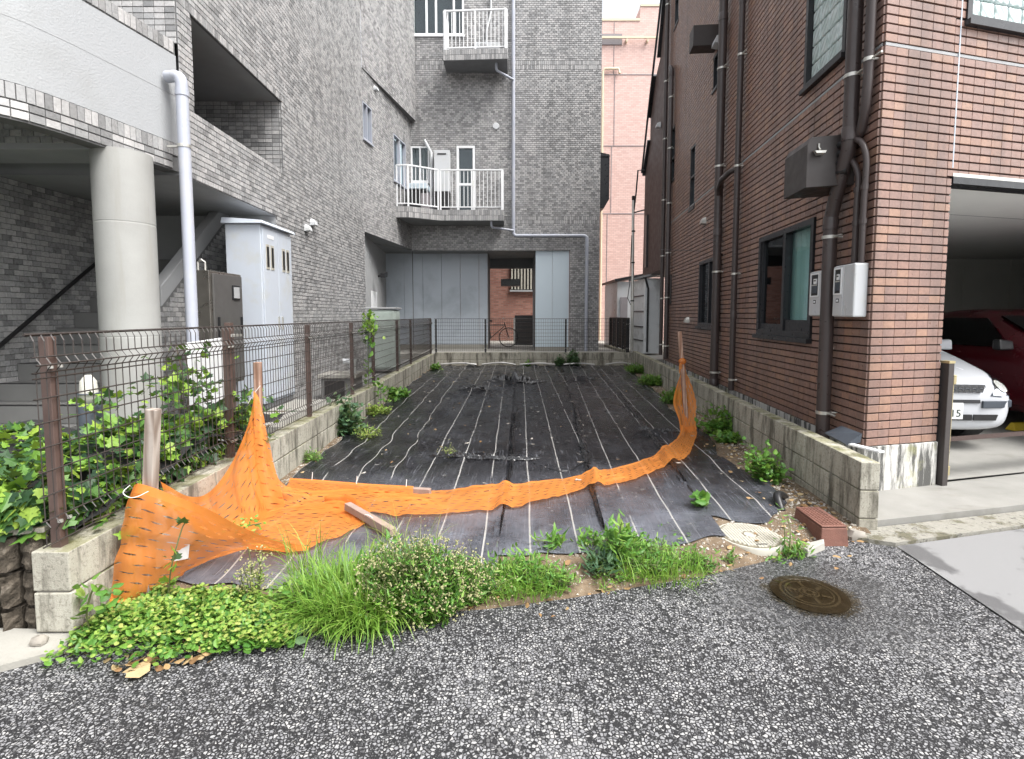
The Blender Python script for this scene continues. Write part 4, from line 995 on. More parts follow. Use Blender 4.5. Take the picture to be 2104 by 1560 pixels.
# duct box (range hood exhaust)
t = thing('duct_box', 'large dark brown metal duct box beside the thick corner pipe', 'duct box', FR.P(.5, .0, 2.6))
m = MB(); u0, u1, n1 = .30, .74, .40
m.hull([FR.P(u0, 0, 2.60), FR.P(u0, n1, 2.58), FR.P(u0, n1, 2.94), FR.P(u0, n1-.03, 3.0), FR.P(u0, 0, 3.02)], [FR.P(u1, 0, 2.60), FR.P(u1, n1, 2.58), FR.P(u1, n1, 2.94), FR.P(u1, n1-.03, 3.0), FR.P(u1, 0, 3.02)])
m.build('body', 'brown_box', t, bevel=.006)
for k in range(4): MB().tube([FR.P(.25, .10, 2.70+.075*k), FR.P(.29, .14, 2.70+.075*k), FR.P(.32, .14, 2.70+.075*k)], .03, 8).build('cable_gland', 'black', t, autos=50)
m = MB(); m.tube([FR.P(.29, .31, 2.94), FR.P(.29, .31, 2.91), FR.P(.27, .31, 2.885)], .008, 6); m.hull([FR.P(.24, .27, 2.87), FR.P(.24, .36, 2.87), FR.P(.29, .36, 2.885), FR.P(.29, .27, 2.885)], [FR.P(.24, .28, 2.85), FR.P(.24, .35, 2.85), FR.P(.28, .34, 2.84), FR.P(.28, .28, 2.84)]); m.build('spout_lamp', 'galv', t)
t = thing('duct_box', 'smaller dark metal duct box high on the side wall', 'duct box', FR.P(4.4, 0, 5.8))
MB().fbox(FR, 4.36, 4.62, 0, .40, 5.78, 6.10).build('body', 'brown_box', t, bevel=.006)
tag(hood(None, FR, 4.2, 5.75, .11), 'white domed vent cap beside the small high duct box', 'vent cap')
tag(hood(None, FR, 4.0, 6.8, .11, mat='galv'), 'grey domed vent cap at the top of the thick middle pipe', 'vent cap')
for u, z, lab in ((4.85, 3.11, 'small metal vent cap above the far dark window'), (5.85, 1.40, 'small metal vent cap low on the wall left of the far dark window')):
    tag(hood(None, FR, u, z, .075, mat='galv'), lab, 'vent cap')
# meter boxes
def meter(u0, u1, z0, z1, split, lab):
    t = thing('meter_box', lab, 'meter box', FR.P((u0+u1)/2, 0, z0), 'electric meter boxes')
    MB().fbox(FR, u0, u1, 0.012, .12, z0, z1).build('body', 'white_paint', t, bevel=.012)
    a, b = split
    MB().fbox(FR, a, b, .119, .128, z0+.008, z1-.008).build('cover', 'white_paint', t, bevel=.004)
    w0, w1 = a+(b-a)*.18, b-(b-a)*.18; h = z1-z0; q0, q1 = z0+h*.46, z1-h*.08
    m = MB(); k = .012; m.fbox(FR, w0-k, w0, .127, .136, q0-k, q1+k); m.fbox(FR, w1, w1+k, .127, .136, q0-k, q1+k); m.fbox(FR, w0, w1, .127, .1355, q0-k, q0); m.fbox(FR, w0, w1, .127, .1355, q1, q1+k); m.build('window_frame', 'white_rail', t)
    MB().fbox(FR, w0, w1, .127, .130, q0, q1).build('window', 'black', t)
    c = (w0+w1)/2; hw = (w1-w0)*.36
    me = MB().fbox(FR, c-hw, c+hw, .130, .137, q0+.02, q0+(q1-q0)*.52).build('meter', 'bollard', t, bevel=.004)
    MB().fbox(FR, c-hw*.8, c+hw*.3, .130, .138, q0+(q1-q0)*.56, q0+(q1-q0)*.80).build('meter_dial', 'white_rail', t)
    MB().fbox(FR, c-hw*.6, c+hw*.1, .1375, .1395, q0+(q1-q0)*.68, q0+(q1-q0)*.74).build('dial_slot', 'black', t)
    MB().fbox(FR, c-hw*1.1, c+hw*1.1, .1365, .1385, q0+(q1-q0)*.47, q0+(q1-q0)*.53).build('meter_bar', 'galv', t)
    m = MB(); s = z0+h*.28; m.fbox(FR, c-.022, c+.022, .1275, .1295, s, s+.034); m.build('latch', 'black', t); MB().fbox(FR, c-.014, c+.014, .129, .131, s+.008, s+.026).build('latch_plate', 'white_rail', t)
meter(.535, .765, 1.49, 1.905, (.545, .755), 'narrow white meter box left of the thick corner pipe')
meter(-.0+.03, .335, 1.485, 1.92, (.18, .33), 'wide white meter box between the thick corner pipe and the building corner')
# gate post and folded gate rod
t = thing('gate_post', 'dark bronze folding gate post with brass drop rod at the garage mouth', 'gate post', FF.P(.80, .03, .05))
MB().fbox(FF, .775, .835, -.01, .06, .04, 1.10).build('post', 'brown_box', t, bevel=.004); MB().fbox(FF, .772, .838, -.013, .063, 1.10, 1.12).build('post_cap', 'brass', t)
MB().fbox(FF, .768, .79, -.06, .0, .05, 1.08).build('channel', 'black_frame', t)
MB().tube([FF.P(.862, .03, .10), FF.P(.868, .03, .98)], .009, 8).build('drop_rod', 'brass', t)
MB().fbox(FF, .852, .885, .01, .05, .92, 1.0).build('rod_knob', 'brass', t, bevel=.006); MB().fbox(FF, .84, .875, .01, .045, .14, .22).build('rod_guide', 'brass', t, bevel=.003); MB().fbox(FF, .836, .85, .005, .03, .55, .72).build('label_plate', 'white_paint', t)

# ================================================================== BACKGROUND
PB = thing('pink_building', 'tall pink tiled building rising behind the gap between the two near buildings', 'building', (5.4, 24, .36))
MB().box(3.80, 5.52, 23, 30, .3, 14.15).build('wall', 'pink', PB); MB().box(5.52, 12, 23, 30, .3, 14.75).build('wall', 'pink', PB)
m = MB()
for z in (5.96, 8.88, 11.9): m.box(3.8, 12, 22.985, 22.998, z, z+.03)
for z0, z1, x in ((5.99, 8.87, 4.35), (8.9, 11.9, 4.45), (11.93, 14.1, 4.4), (.4, 5.95, 4.2)): m.box(x, x+.025, 22.985, 22.997, z0, z1)
m.build('panel_joint', 'curtain_grey', PB)
MB().box(3.79, 5.51, 22.97, 23.2, 14.15, 14.25).build('coping', 'pink_trim', PB); MB().box(5.53, 12, 22.97, 23.2, 14.75, 14.85).build('coping', 'pink_trim', PB)
MB().box(3.82, 4.75, 22.95, 23.05, 13.15, 13.6).build('window', 'curtain_grey', PB)
m = MB(); m.box(3.8, 12, 22.80, 22.86, 13.34, 13.42)
for x in (4.9, 5.8, 6.6): m.box(x, x+.05, 22.81, 22.99, 13.2, 13.36)
m.build('rail', 'pink_trim', PB)
MB().tube([(3.93, 22.9, .4), (3.93, 22.9, 12.0), (4.0, 22.9, 12.12), (4.6, 22.9, 12.12), (4.64, 22.85, 11.9)], .05, 8).build('downpipe', 'pink_trim', PB, autos=50)
# brick building seen through the passage
RBk = thing('red_brick_building', 'red brick building with a slatted window seen through the passage', 'building', (0, 22.2, .4))
MB().box(-3, 3.4, 22, 26, .4, 8).build('wall', 'redbrick', RBk)
w = MB().box(-.05, 1.6, 21.94, 22.02, 2.55, 3.75).build('window', 'dark', RBk)
for i in range(12): MB().box(-.03+.135*i, .035+.135*i, 21.88, 21.93, 2.6, 3.75).build('slat', 'cover_white', w)
MB().box(-.1, 1.65, 21.86, 21.95, 2.5, 2.57).build('sill', 'soffit', w)
tag(MB().box(-.4, .3, 18.5, 18.9, 2.55, 2.80).build('roof_beam', 'black_frame', None), 'dark canopy edge jutting into the passage', 'canopy')
t = thing('storage_bin', 'dark wooden storage bin standing at the end of the passage', 'bin', (.5, 19.2, .4))
MB().box(.1, 1.0, 19.0, 19.5, .4, 1.5).build('body', 'black_frame', t, bevel=.01)
for k in range(5): MB().box(.09, 1.01, 18.97, 18.995, .48+.2*k, .64+.2*k).build('slat', 'brown_box', t)
MB().box(.06, .12, 18.9, 18.98, .4, 1.4).build('post', 'galv', t)
def bicycle(x, y, z):
    t = thing('bicycle', 'dark bicycle parked inside the passage', 'bicycle', (x, y, z))
    for dx in (-.5, .5):
        m = MB(); c = Vector((x+dx, y, z+.33)); m.tube([c+Vector((.32*math.cos(a), 0, .32*math.sin(a))) for a in np.linspace(0, 2*math.pi, 25)], .018, 6, False)
        w = m.build('wheel', 'rubber', t); m = MB()
        for a in np.linspace(0, math.pi*2, 12, endpoint=False): m.tube([c, c+Vector((.31*math.cos(a), 0, .31*math.sin(a)))], .003, 4)
        m.build('spoke', 'galv', w)
    m = MB()
    for a, b in (((-.5, .33), (-.15, .75)), ((-.15, .75), (.35, .75)), ((-.12, .3), (.35, .7)), ((-.5, .33), (-.1, .3)), ((-.1, .3), (-.17, .85)), ((.35, .85), (.5, .33))): m.tube([(x+a[0], y, z+a[1]), (x+b[0], y, z+b[1])], .016, 6)
    m.build('frame', 'black', t); MB().box(x-.3, x-.05, y-.07, y+.07, z+.86, z+.92).build('saddle', 'black', t, bevel=.02)
    MB().tube([(x+.32, y-.25, z+.98), (x+.36, y, z+.95), (x+.32, y+.25, z+.98)], .012, 6).build('handlebar', 'galv', t)
bicycle(-.62, 17.4, .42)
# sheds beyond the right back corner
t = thing('corrugated_shed', 'small white corrugated steel shed behind the right back corner of the lot', 'shed', (4.0, 15.3, .4))
MB().box(3.78, 4.3, 14.66, 16.2, .4, 2.55).build('body', 'shed', t)
m = MB(); n = 24
for i in range(n): a = 3.78+.52*i/n; m.hull([(a, 14.655, .42), (a+.006, 14.635, .42), (a+.013, 14.635, .42), (a+.019, 14.655, .42)], [(a, 14.655, 2.53), (a+.006, 14.635, 2.53), (a+.013, 14.635, 2.53), (a+.019, 14.655, 2.53)])
m.build('corrugated_front', 'shed', t)
for z in (.75, 1.15, 1.6, 2.05): MB().box(3.755, 3.778, 14.75, 16.0, z, z+.03).build('door_rail', 'black_frame', t)
MB().hull([(3.68, 14.55, 2.56), (4.4, 14.55, 2.68), (4.4, 14.55, 2.74), (3.68, 14.55, 2.62)], [(3.68, 16.3, 2.56), (4.4, 16.3, 2.68), (4.4, 16.3, 2.74), (3.68, 16.3, 2.62)]).build('roof', 'soffit', t)
MB().tube([(3.76, 14.6, 2.6), (3.80, 14.58, 2.45), (3.86, 14.6, 2.25), (3.86, 14.6, .45)], .03, 8).build('downpipe', 'black_frame', t)
t = thing('white_outbuilding', 'low white outbuilding with a dark sloping roof beyond the utility pole', 'outbuilding', (3.9, 18, .36))
MB().box(3.52, 4.6, 17.2, 19.5, .36, 2.62).build('wall', 'white_paint', t)
MB().hull([(3.42, 17.1, 2.62), (4.7, 17.1, 2.86), (4.7, 17.1, 2.94), (3.42, 17.1, 2.70)], [(3.42, 19.6, 2.62), (4.7, 19.6, 2.86), (4.7, 19.6, 2.94), (3.42, 19.6, 2.70)]).build('roof', 'black_frame', t)
MB().box(3.62, 3.86, 17.16, 17.21, .9, 2.1).build('door', 'curtain_grey', t)
t = thing('utility_pole', 'thin grey aerial pole with a black cap in the gap between the buildings', 'pole', (3.50, 15.0, .4))
MB().tube([(3.52, 15.0, .4), (3.49, 15.0, 4.8)], [.05, .035], 10).build('shaft', 'galv', t); MB().lathe((3.49, 15.0, 4.8), [(.045, 0), (.045, .12)], 10).build('cap', 'black', t)
for z in (1.9, 3.0, 3.9): MB().lathe((3.51, 15.0, z), [(.055, 0), (.055, .04)], 10).build('band', 'black', t)
MB().tube([(3.45, 14.95, 3.8), (3.40, 14.9, 2.4), (3.36, 14.95, 2.0), (3.45, 14.95, 1.8)], .012, 5).build('cable', 'black', t)
t = thing('bay_window', 'dark bay window jutting from the right edge of the grey facade', 'window', (2.8, 16.2, 5.0))
MB().box(2.68, 2.95, 15.9, 16.9, 5.05, 6.3).build('glazing', 'black_frame', t); MB().hull([(2.68, 15.88, 6.3), (2.97, 15.88, 6.3), (2.97, 16.95, 6.3), (2.68, 16.95, 6.3)], [(2.68, 15.88, 6.42), (2.95, 15.88, 6.36), (2.95, 16.95, 6.36), (2.68, 16.95, 6.42)]).build('hood', 'black_frame', t)
MB().hull([(2.68, 15.88, 4.75), (2.80, 15.88, 4.75), (2.80, 16.95, 4.75), (2.68, 16.95, 4.75)], [(2.68, 15.88, 5.05), (2.97, 15.88, 5.05), (2.97, 16.95, 5.05), (2.68, 16.95, 5.05)]).build('base', 'black_frame', t)
m = MB()
for y in (15.89, 16.9): m.box(2.93, 2.96, y, y+.05, 5.05, 6.3)
m.build('frame', 'black_frame', t)

# ================================================================== BLOCK WALLS round the lot
def block_wall(name, label, fr, u0, u1, ztop, courses, th, pu=.40, pz=.20, skip=0.):
    root = thing(name, label, 'wall', fr.P((u0+u1)/2, -th/2, ztop-courses*pz)); L = Vector(origin_of(root)); me = None
    n = int((u1-u0)/pu); pu = (u1-u0)/n
    cr = MB().fbox(fr, u0+.012, u1-.012, -th+.012, -.012, ztop-courses*pz, ztop-.012).build('mortar', 'mortar', root)
    for c in range(courses):
        for i in range(n):
            p = Vector(fr.P(u0+pu*(i+.5), -th/2+rnd(-.003, .003), ztop-pz*(c+.5)))-L
            if me is None:
                me = MB().box(-pu/2+.005, pu/2-.005, -th/2, th/2, -pz/2+.004, pz/2-.004).build('block', 'block', None, bevel=.006); o = me
            else: o = me.copy(); COL.objects.link(o)
            o.parent = root; o.location = p; o.rotation_euler = (rnd(-.004, .004), rnd(-.006, .006), fr.rz+rnd(-.004, .004))
    return root
FLW = Fr((-2.03, 2.265), (-.0135, 1)); FRW = Fr((2.392, 3.44), (.0921, 1), left=True); FBW = Fr((-2.19, 14.42), (1, 0))
block_wall('left_block_wall', 'mossy concrete block wall along the left side of the lot under the long mesh fence', FLW, 0, 12.12, .425, 2, .17, pz=.195)
block_wall('right_block_wall', 'stained concrete block wall along the foot of the brown tiled building', FRW, 0, 11.0, .50, 3, .125)
block_wall('back_block_wall', 'low concrete block wall closing the back of the lot', FBW, .0, 5.68, .45, 2, .12)
# split-face retaining wall at the far left
root = thing('ribbed_retaining_wall', 'dark split-face ribbed block retaining wall below the ivy at the left edge', 'wall', (-2.6, 2.45, 0)); L = Vector(origin_of(root)); me = None
FX = Fr((-2.21, 2.345), (-.969, -.246))
MB().fbox(FX, .01, 3.2, .09, .3, 0, .47).build('backing', 'mortar', root)
for c in range(3):
    for i in range(8):
        u = .20+.4*i
        if me is None:
            m = MB()
            for k in range(4):
                a = -.195+.0985*k; m.v; w = .080
                g = 5; vs = []
                for jz in range(g+1):
                    for jx in range(4): vs.append((a+w*jx/3, -.05-(.030 if 0 < jx < 3 else .0)+rnd(-.014, .014), -.081+.162*jz/g))
                m.add(vs, [(r*4+q, r*4+q+1, (r+1)*4+q+1, (r+1)*4+q) for r in range(g) for q in range(3)])
                m.box(a, a+w, -.045, .08, -.080, .080)
            me = m.build('block', 'split', None); o = me
        else: o = me.copy(); COL.objects.link(o)
        o.parent = root; p = Vector(FX.P(u, .075, .47-.172*(c+.5)))-L; o.location = p; o.rotation_euler = (0, 0, FX.rz+math.pi); o.scale = (1, 1, .95)
MB().fbox(FX, .0, 3.2, .012, .3, .472, .50).build('capping', 'block', root, bevel=.006)

# ================================================================== MESH FENCES
def fence(label, fr, u0, u1, z0, z1, posts, group=None, pitch=.05, r=.0024, name='mesh_fence', over=(0, 0), bends=True, postw=.05, mat='brown_steel'):
    root = thing(name, label, 'fence', fr.P((u0+u1)/2, 0, z0)); edges = sorted(set([u0-over[0]]+list(posts[1:-1])+[u1+over[1]]))
    h = z1-z0
    for a, b in zip(edges, edges[1:]):
        m = MB(); n = max(1, int((b-a)/pitch)); rr = r
        prof = [(0, z0+.03), (.0, z0+.09), (.022, z0+.12), (0, z0+.15), (0, z1-.17), (.026, z1-.135), (0, z1-.10), (0, z1-.03), (-.016, z1)] if bends else [(0, z0+.03), (0, z1)]
        for i in range(n):
            u = a+(b-a)*(i+.5)/n
            m.tube([fr.P(u, .03+q, z) for q, z in prof], rr, 4, False)
        hz = [z0+.035, z0+.15, z0+.26, z0+.37, z0+.48, z0+.59, z0+.70, z0+.79, z1-.17, z1-.10] if bends else list(np.arange(z0+.05, z1, .1))
        hz = [z for z in hz if z < z1-.02]
        for z in hz: m.tube([fr.P(a+.003, .034, z), fr.P(b-.003, .034, z)], rr*1.15, 4, False)
        m.tube([fr.P(a, .012, z1), fr.P(b, .012, z1)], rr*2.2, 5, True)
        if bends: m.tube([fr.P(a, .056, z1-.135), fr.P(b, .056, z1-.135)], rr*1.2, 4, False)
        m.build('mesh_panel', 'wire', root)
    for k, u in enumerate(posts):
        p = MB().fbox(fr, u-postw/2, u+postw/2, -postw/2, postw/2-.0, z0-.04, z1-.012).build('post', mat, root, bevel=.003)
        for z in (z1-.15, z0+.12):
            m = MB(); q = fr.P(u+postw*.55, .03, z); m.lathe((q[0], q[1], z-.006), [(.011, 0), (.011, .012)], 8); q = fr.P(u-postw*.55, .03, z); m.lathe((q[0], q[1], z-.006), [(.011, 0), (.011, .012)], 8); m.build('clip', 'galv', p)
    return root
FL = Fr((-2.122, 2.32), (-.0128, 1))
fence('long brown wire mesh fence on the left block wall in front of the ivy', FL, 0.0, 12.0, .43, 1.415, [.015, 1.517, 3.086, 4.626, 5.76, 7.56, 8.97, 11.97], over=(.11, 0), r=.0031, postw=.045)
fence('dark wire mesh fence across the back block wall', Fr((-2.2, 14.48), (1, 0)), 0, 5.5, .45, 1.40, [.05, 1.45, 3.72, 5.45], r=.003, bends=False, postw=.04, mat='black_frame')
fence('short dark mesh fence running back from the right rear corner of the lot', Fr((3.30, 14.5), (.03, 1)), 0, 3.4, .45, 1.42, [.04, .9, 1.8, 2.6, 3.3], r=.006, bends=False, mat='black_frame')
struct(MB().box(3.24, 3.36, 14.55, 18, .2, .47), 'passage_kerb', 'block')

# ================================================================== THINGS in the left yard
t = thing('electrical_cabinet', 'tall off-white electrical cabinet with four slot windows behind the mesh fence', 'cabinet', (-3.42, 7.05, .28))
x0, x1, y0, y1 = -3.66, -3.21, 6.62, 7.50
MB().box(x0, x1, y0, y1, .34, 2.66).build('body', 'cabinet', t, bevel=.008)
MB().box(x0-.02, x1-.01, y0+.03, y1-.02, .24, .335).build('plinth', 'soffit_dark', t)
MB().hull([(x0-.03, y0-.05, 2.665), (x1+.06, y0-.05, 2.665), (x1+.06, y1+.05, 2.665), (x0-.03, y1+.05, 2.665)], [(x0-.02, y0-.04, 2.74), (x1+.04, y0-.04, 2.705), (x1+.04, y1+.04, 2.705), (x0-.02, y1+.04, 2.74)]).build('roof', 'cabinet', t, bevel=.005)
ym = (y0+y1)/2
for a, b, hs_ in ((y0+.02, ym-.003, 1), (ym+.003, y1-.02, -1)):
    d = MB().box(x1+.001, x1+.02, a, b, .38, 2.62).build('door', 'cabinet', t, bevel=.004)
    c = (a+b)/2-.02*hs_
    for q in (c-.075, c+.055):
        f = MB().box(x1+.02, x1+.026, q-.045, q+.045, 2.10, 2.42).build('slot_frame', 'cover_white', d); MB().box(x1+.025, x1+.029, q-.028, q+.028, 2.13, 2.39).build('slot_window', 'black', d)
    hy = b-.05 if hs_ > 0 else a+.05
    MB().box(x1+.02, x1+.04, hy-.012, hy+.012, 1.30, 1.48).build('handle', 'galv', d, bevel=.004)
MB().box(x1+.0205, x1+.023, y0+.14, y0+.32, 2.50, 2.55).build('name_plate', 'white_rail', t)
t = thing('steel_control_box', 'brushed stainless control cabinet beside the tall white electrical cabinet', 'cabinet', (-3.4, 5.9, .6))
MB().box(-3.55, -3.30, 5.62, 6.28, .7, 1.99).build('body', 'stainless', t, bevel=.006)
d = MB().box(-3.298, -3.275, 5.66, 6.25, .74, 1.96).build('door', 'stainless_door', t, bevel=.004)
MB().box(-3.274, -3.262, 6.02, 6.18, 1.68, 1.85).build('window_frame', 'black', d, bevel=.004); MB().box(-3.262, -3.258, 6.04, 6.16, 1.70, 1.83).build('window', 'soffit', d)
for y in (5.72, 6.20): MB().box(-3.274, -3.255, y-.012, y+.012, 1.25, 1.48).build('handle', 'black', d, bevel=.003)
MB().box(-3.50, -3.34, 5.70, 6.2, .24, .7).build('stand', 'soffit_dark', t)
MB().tube([(-3.44, 5.66, 1.99), (-3.44, 5.66, 2.08), (-3.40, 5.66, 2.11), (-3.36, 5.66, 2.08), (-3.36, 5.66, 1.99)], .01, 6).build('lifting_eye', 'galv', t)
t = thing('white_panel_board', 'white square panel on a brown post standing among the ivy behind the fence', 'board', (-2.8, 4.8, .3))
A, B = Vector((-2.70, 4.30, 0)), Vector((-3.00, 5.45, 0)); nn = Vector((.04, .01, 0))
pz = lambda p, z: (p.x, p.y, z)
MB().hull([pz(A, .66), pz(B, .66), pz(B, 1.27), pz(A, 1.27)], [pz(A-nn, .66), pz(B-nn, .66), pz(B-nn, 1.27), pz(A-nn, 1.27)]).build('panel', 'white_rail', t, bevel=.004)
MB().box(-3.08, -3.02, 5.48, 5.56, .24, 1.42).build('post', 'brown_steel', t, bevel=.004); MB().box(-3.0, -2.9, 5.3, 5.5, 1.275, 1.30).build('bracket', 'galv', t)
t = thing('bollard_light', 'dark bollard garden light with a caged milky lamp in the ivy behind the fence', 'bollard light', (-3.1, 3.72, .25))
MB().lathe((-3.1, 3.72, .25), [(.078, 0), (.078, .58), (.07, .60)], 24).build('post', 'bollard', t, autos=50)
MB().lathe((-3.1, 3.72, .85), [(.055, 0), (.058, .08), (.05, .17), (.02, .215)], 24).build('lamp', 'lampglass', t, smooth=True)
m = MB()
for k in range(4):
    a = k*math.pi/4; q = [(-3.1+.068*math.cos(a)*math.sin(s), 3.72+.068*math.sin(a)*math.sin(s), .93+.145*max(0, math.cos(s)) if abs(s) < math.pi/2 else .85) for s in np.linspace(-math.pi*.5, math.pi*.5, 13)]
    m.tube([(q[0][0], q[0][1], .85)]+q+[(q[-1][0], q[-1][1], .85)], .006, 5)
m.tube([(-3.1+.07*math.cos(a), 3.72+.07*math.sin(a), .93) for a in np.linspace(0, 2*math.pi, 21)], .006, 5); m.build('cage', 'bollard', t)
t = thing('green_tank_unit', 'pale green rounded outdoor tank unit behind the fence at the recess', 'outdoor unit', (-2.85, 11.2, .3))
MB().box(-3.14, -2.5, 11.0, 11.5, .32, 1.62).build('body', 'teal_panel', t, bevel=.06); MB().box(-3.16, -2.48, 10.98, 11.52, 1.63, 1.67).build('lid', 'soffit', t, bevel=.01)
MB().box(-3.10, -2.96, 10.985, 11.0, .5, 1.5).build('grille', 'soffit_dark', t)
t = thing('concrete_hatch_box', 'low grey concrete hatch box with a white vent pipe behind the fence', 'hatch box', (-2.62, 7.7, .25))
MB().box(-2.86, -2.36, 7.6, 8.05, .25, .55).build('body', 'floor_dark', t, bevel=.01); MB().box(-2.90, -2.32, 7.56, 8.1, .56, .62).build('lid', 'concrete_light', t, bevel=.008)
MB().box(-2.80, -2.50, 7.585, 7.602, .27, .52).build('front_grille', 'black', t)
MB().tube([(-2.42, 7.75, .62), (-2.42, 7.75, .78), (-2.42, 7.75, .84)], [.05, .05, .065], 12).build('vent_pipe', 'white_paint', t, autos=50); MB().tube([(-2.42, 7.75, .80), (-2.56, 7.72, .80)], .045, 10).build('pipe_elbow', 'white_paint', t, autos=50)
for k in range(2): tag(MB().box(-2.95, -2.25, 5.2+.9*k, 6.0+.9*k, .245, .36).build('floor_slab', 'concrete_light', None, bevel=.01), ('nearer' if k == 0 else 'farther')+' flat concrete base slab behind the fence below the cabinets', 'slab')

# ================================================================== CARS in the garage
def car(name, label, pos, ang, mat, L=4.0, wd=.82, roof=1.40, full=True, glassm='glass_dark'):
    t = thing(name, label, 'car', pos); c, s = math.cos(ang), math.sin(ang)
    def X(p): return (pos[0]+p[0]*c-p[1]*s, pos[1]+p[0]*s+p[1]*c, pos[2]+p[2])
    # stations along the length: y, bottom, half width, belt z, shoulder z, top half width, top z
    ST = [(.00, .24, .56, .44, .56, .50, .60), (.05, .20, .68, .46, .60, .56, .66), (.20, .18, .77, .50, .665, .62, .745), (.45, .18, .81, .54, .74, .66, .84), (.85, .18, .82, .60, .85, .67, .965), (1.08, .18, .82, .64, .90, .66, 1.03),
          (1.30, .18, .82, .66, .92, .64, 1.09), (1.75, .18, .82, .68, .93, .56, 1.28), (2.1, .18, .82, .68, .94, .54, roof-.03), (2.6, .18, .82, .68, .94, .53, roof), (3.2, .18, .82, .68, .94, .53, roof-.04), (3.65, .2, .80, .68, .93, .54, 1.2), (L-.03, .24, .76, .62, .86, .60, .95), (L, .28, .70, .55, .78, .60, .86)]
    m = MB(); k = 0
    for (y, zb, w, zm, zs, wt, zt) in ST:
        w *= wd/.82; wt *= wd/.82
        half = [(0, zb), (w*.86, zb), (w*.97, zb+.10), (w, zm), (w*.975, zs), (wt, zt-.025), (wt*.55, zt-.002), (0, zt)]
        ring = half+[(-x, z) for x, z in half[-2:0:-1]]; k = len(ring); m.v += [X((x, y, z)) for x, z in ring]
    for i in range(len(ST)-1): m.f += [(i*k+j, i*k+(j+1) % k, (i+1)*k+(j+1) % k, (i+1)*k+j) for j in range(k)]
    m.f.append(tuple(range(k))[::-1]); m.f.append(tuple(range((len(ST)-1)*k, len(ST)*k)))
    body = m.build('body', mat, t, smooth=True, sub=2)
    from mathutils.bvhtree import BVHTree
    bpy.context.view_layer.update(); bvh = BVHTree.FromObject(body, bpy.context.evaluated_depsgraph_get())
    def surf(x, z, off):
        # the point of the nose surface straight behind (x, z), lifted off it
        for dx in (0, .01, .02, .03, .045, .06):
            xx = x-math.copysign(dx, x); o = Vector(X((xx, -.6, z)))-Vector(pos); e = Vector(X((xx, 1, z)))-Vector(X((xx, 0, z)))
            h = bvh.ray_cast(o, e, 3)
            if h[0] is not None:
                nrm = h[1] if h[1].dot(e) < 0 else -h[1]; p = h[0]+nrm*off
                return Vector((p.x*c+p.y*s, -p.x*s+p.y*c, p.z))
        return Vector((x, .3, z))
    def patch(nm, pts, mt, par=None, th=.012, dirv=(0, -1, 0)):
        d = Vector(dirv)*th; A_ = [X(p) for p in pts]; B_ = [X(tuple(Vector(p)+d)) for p in pts]
        return MB().hull(A_, B_).build(nm, mt, par or t)
    k = wd/.82
    patch('windscreen', [(-.60*k, 1.24, 1.05), (.60*k, 1.24, 1.05), (.50*k, 1.93, 1.335), (-.50*k, 1.93, 1.335)], glassm, None, .03, (0, -.45, .75))
    for sx in (1, -1):
        patch('side_window', [(sx*.775*k, 1.42, .965), (sx*.775*k, 3.1, .965), (sx*.585*k, 2.9, 1.315), (sx*.595*k, 1.98, 1.315)], glassm, None, .03, (sx*.8, 0, .35))
        m = MB(); m.hull([X((sx*.80*k, 1.34, .95)), X((sx*.80*k, 1.46, .95)), X((sx*.80*k, 1.46, 1.06)), X((sx*.80*k, 1.36, 1.06))], [X((sx*1.0*k, 1.28, .95)), X((sx*1.0*k, 1.40, .95)), X((sx*1.0*k, 1.40, 1.08)), X((sx*1.0*k, 1.30, 1.08))]); mr = m.build('mirror', mat if mat == 'car_white' else 'black', t, bevel=.02)
        if mat != 'car_white': patch('mirror_glass', [(sx*.84*k, 1.475, .965), (sx*.97*k, 1.425, .965), (sx*.97*k, 1.425, 1.06), (sx*.84*k, 1.475, 1.045)], 'chrome', mr, .006, (0, 1, 0))
        for y in (.72, 3.15):
            m = MB(); c0 = Vector((sx*.76*k, y, .29)); n = 20; ax = Vector((sx, 0, 0))
            prof = [(.20, -.16), (.285, -.15), (.295, -.10), (.295, .02), (.28, .045), (.20, .05)]
            vs = [X((c0.x+sx*o, c0.y+r_*math.cos(a), c0.z+r_*math.sin(a))) for r_, o in prof for a in np.linspace(0, 2*math.pi, n, endpoint=False)]
            m.add(vs, [(i*n+j, i*n+(j+1) % n, (i+1)*n+(j+1) % n, (i+1)*n+j) for i in range(len(prof)-1) for j in range(n)]+[tuple(range(5*n, 6*n))])
            w = m.build('wheel', 'rubber', t, autos=50); m = MB(); vs = [X((c0.x+sx*.053, c0.y+r_*math.cos(a), c0.z+r_*math.sin(a))) for r_ in (.19,) for a in np.linspace(0, 2*math.pi, n, endpoint=False)]; m.add(vs, [tuple(range(n))]); m.build('hub_cap', 'galv', w)
        # head lamp follows the nose corner
        lo = [(.45, .565), (.55, .555), (.66, .56), (.74, .58), (.785, .60)]; hi = [(.47, .60), (.55, .675), (.64, .735), (.70, .765), (.735, .775)]
        def lamp(nm, mt, off, f, par):
            m = MB(); c = Vector((.62, .655)); g = 4
            for (a0, b0) in zip(lo, hi):
                for j in range(g+1):
                    q2 = Vector(a0)*(1-j/g)+Vector(b0)*(j/g); q2 = c+(q2-c)*f; m.v.append(X(tuple(surf(sx*q2.x*k, q2.y, off))))
            m.f = [(i*(g+1)+j, (i+1)*(g+1)+j, (i+1)*(g+1)+j+1, i*(g+1)+j+1) for i in range(len(lo)-1) for j in range(g)]
            return m.build(nm, mt, par, smooth=True)
        hl = lamp('headlight', 'headlight', .020, 1.0, t); lamp('lamp_surround', 'bollard', .004, 1.05, hl); lamp('reflector', 'chrome', .009, .93, hl)
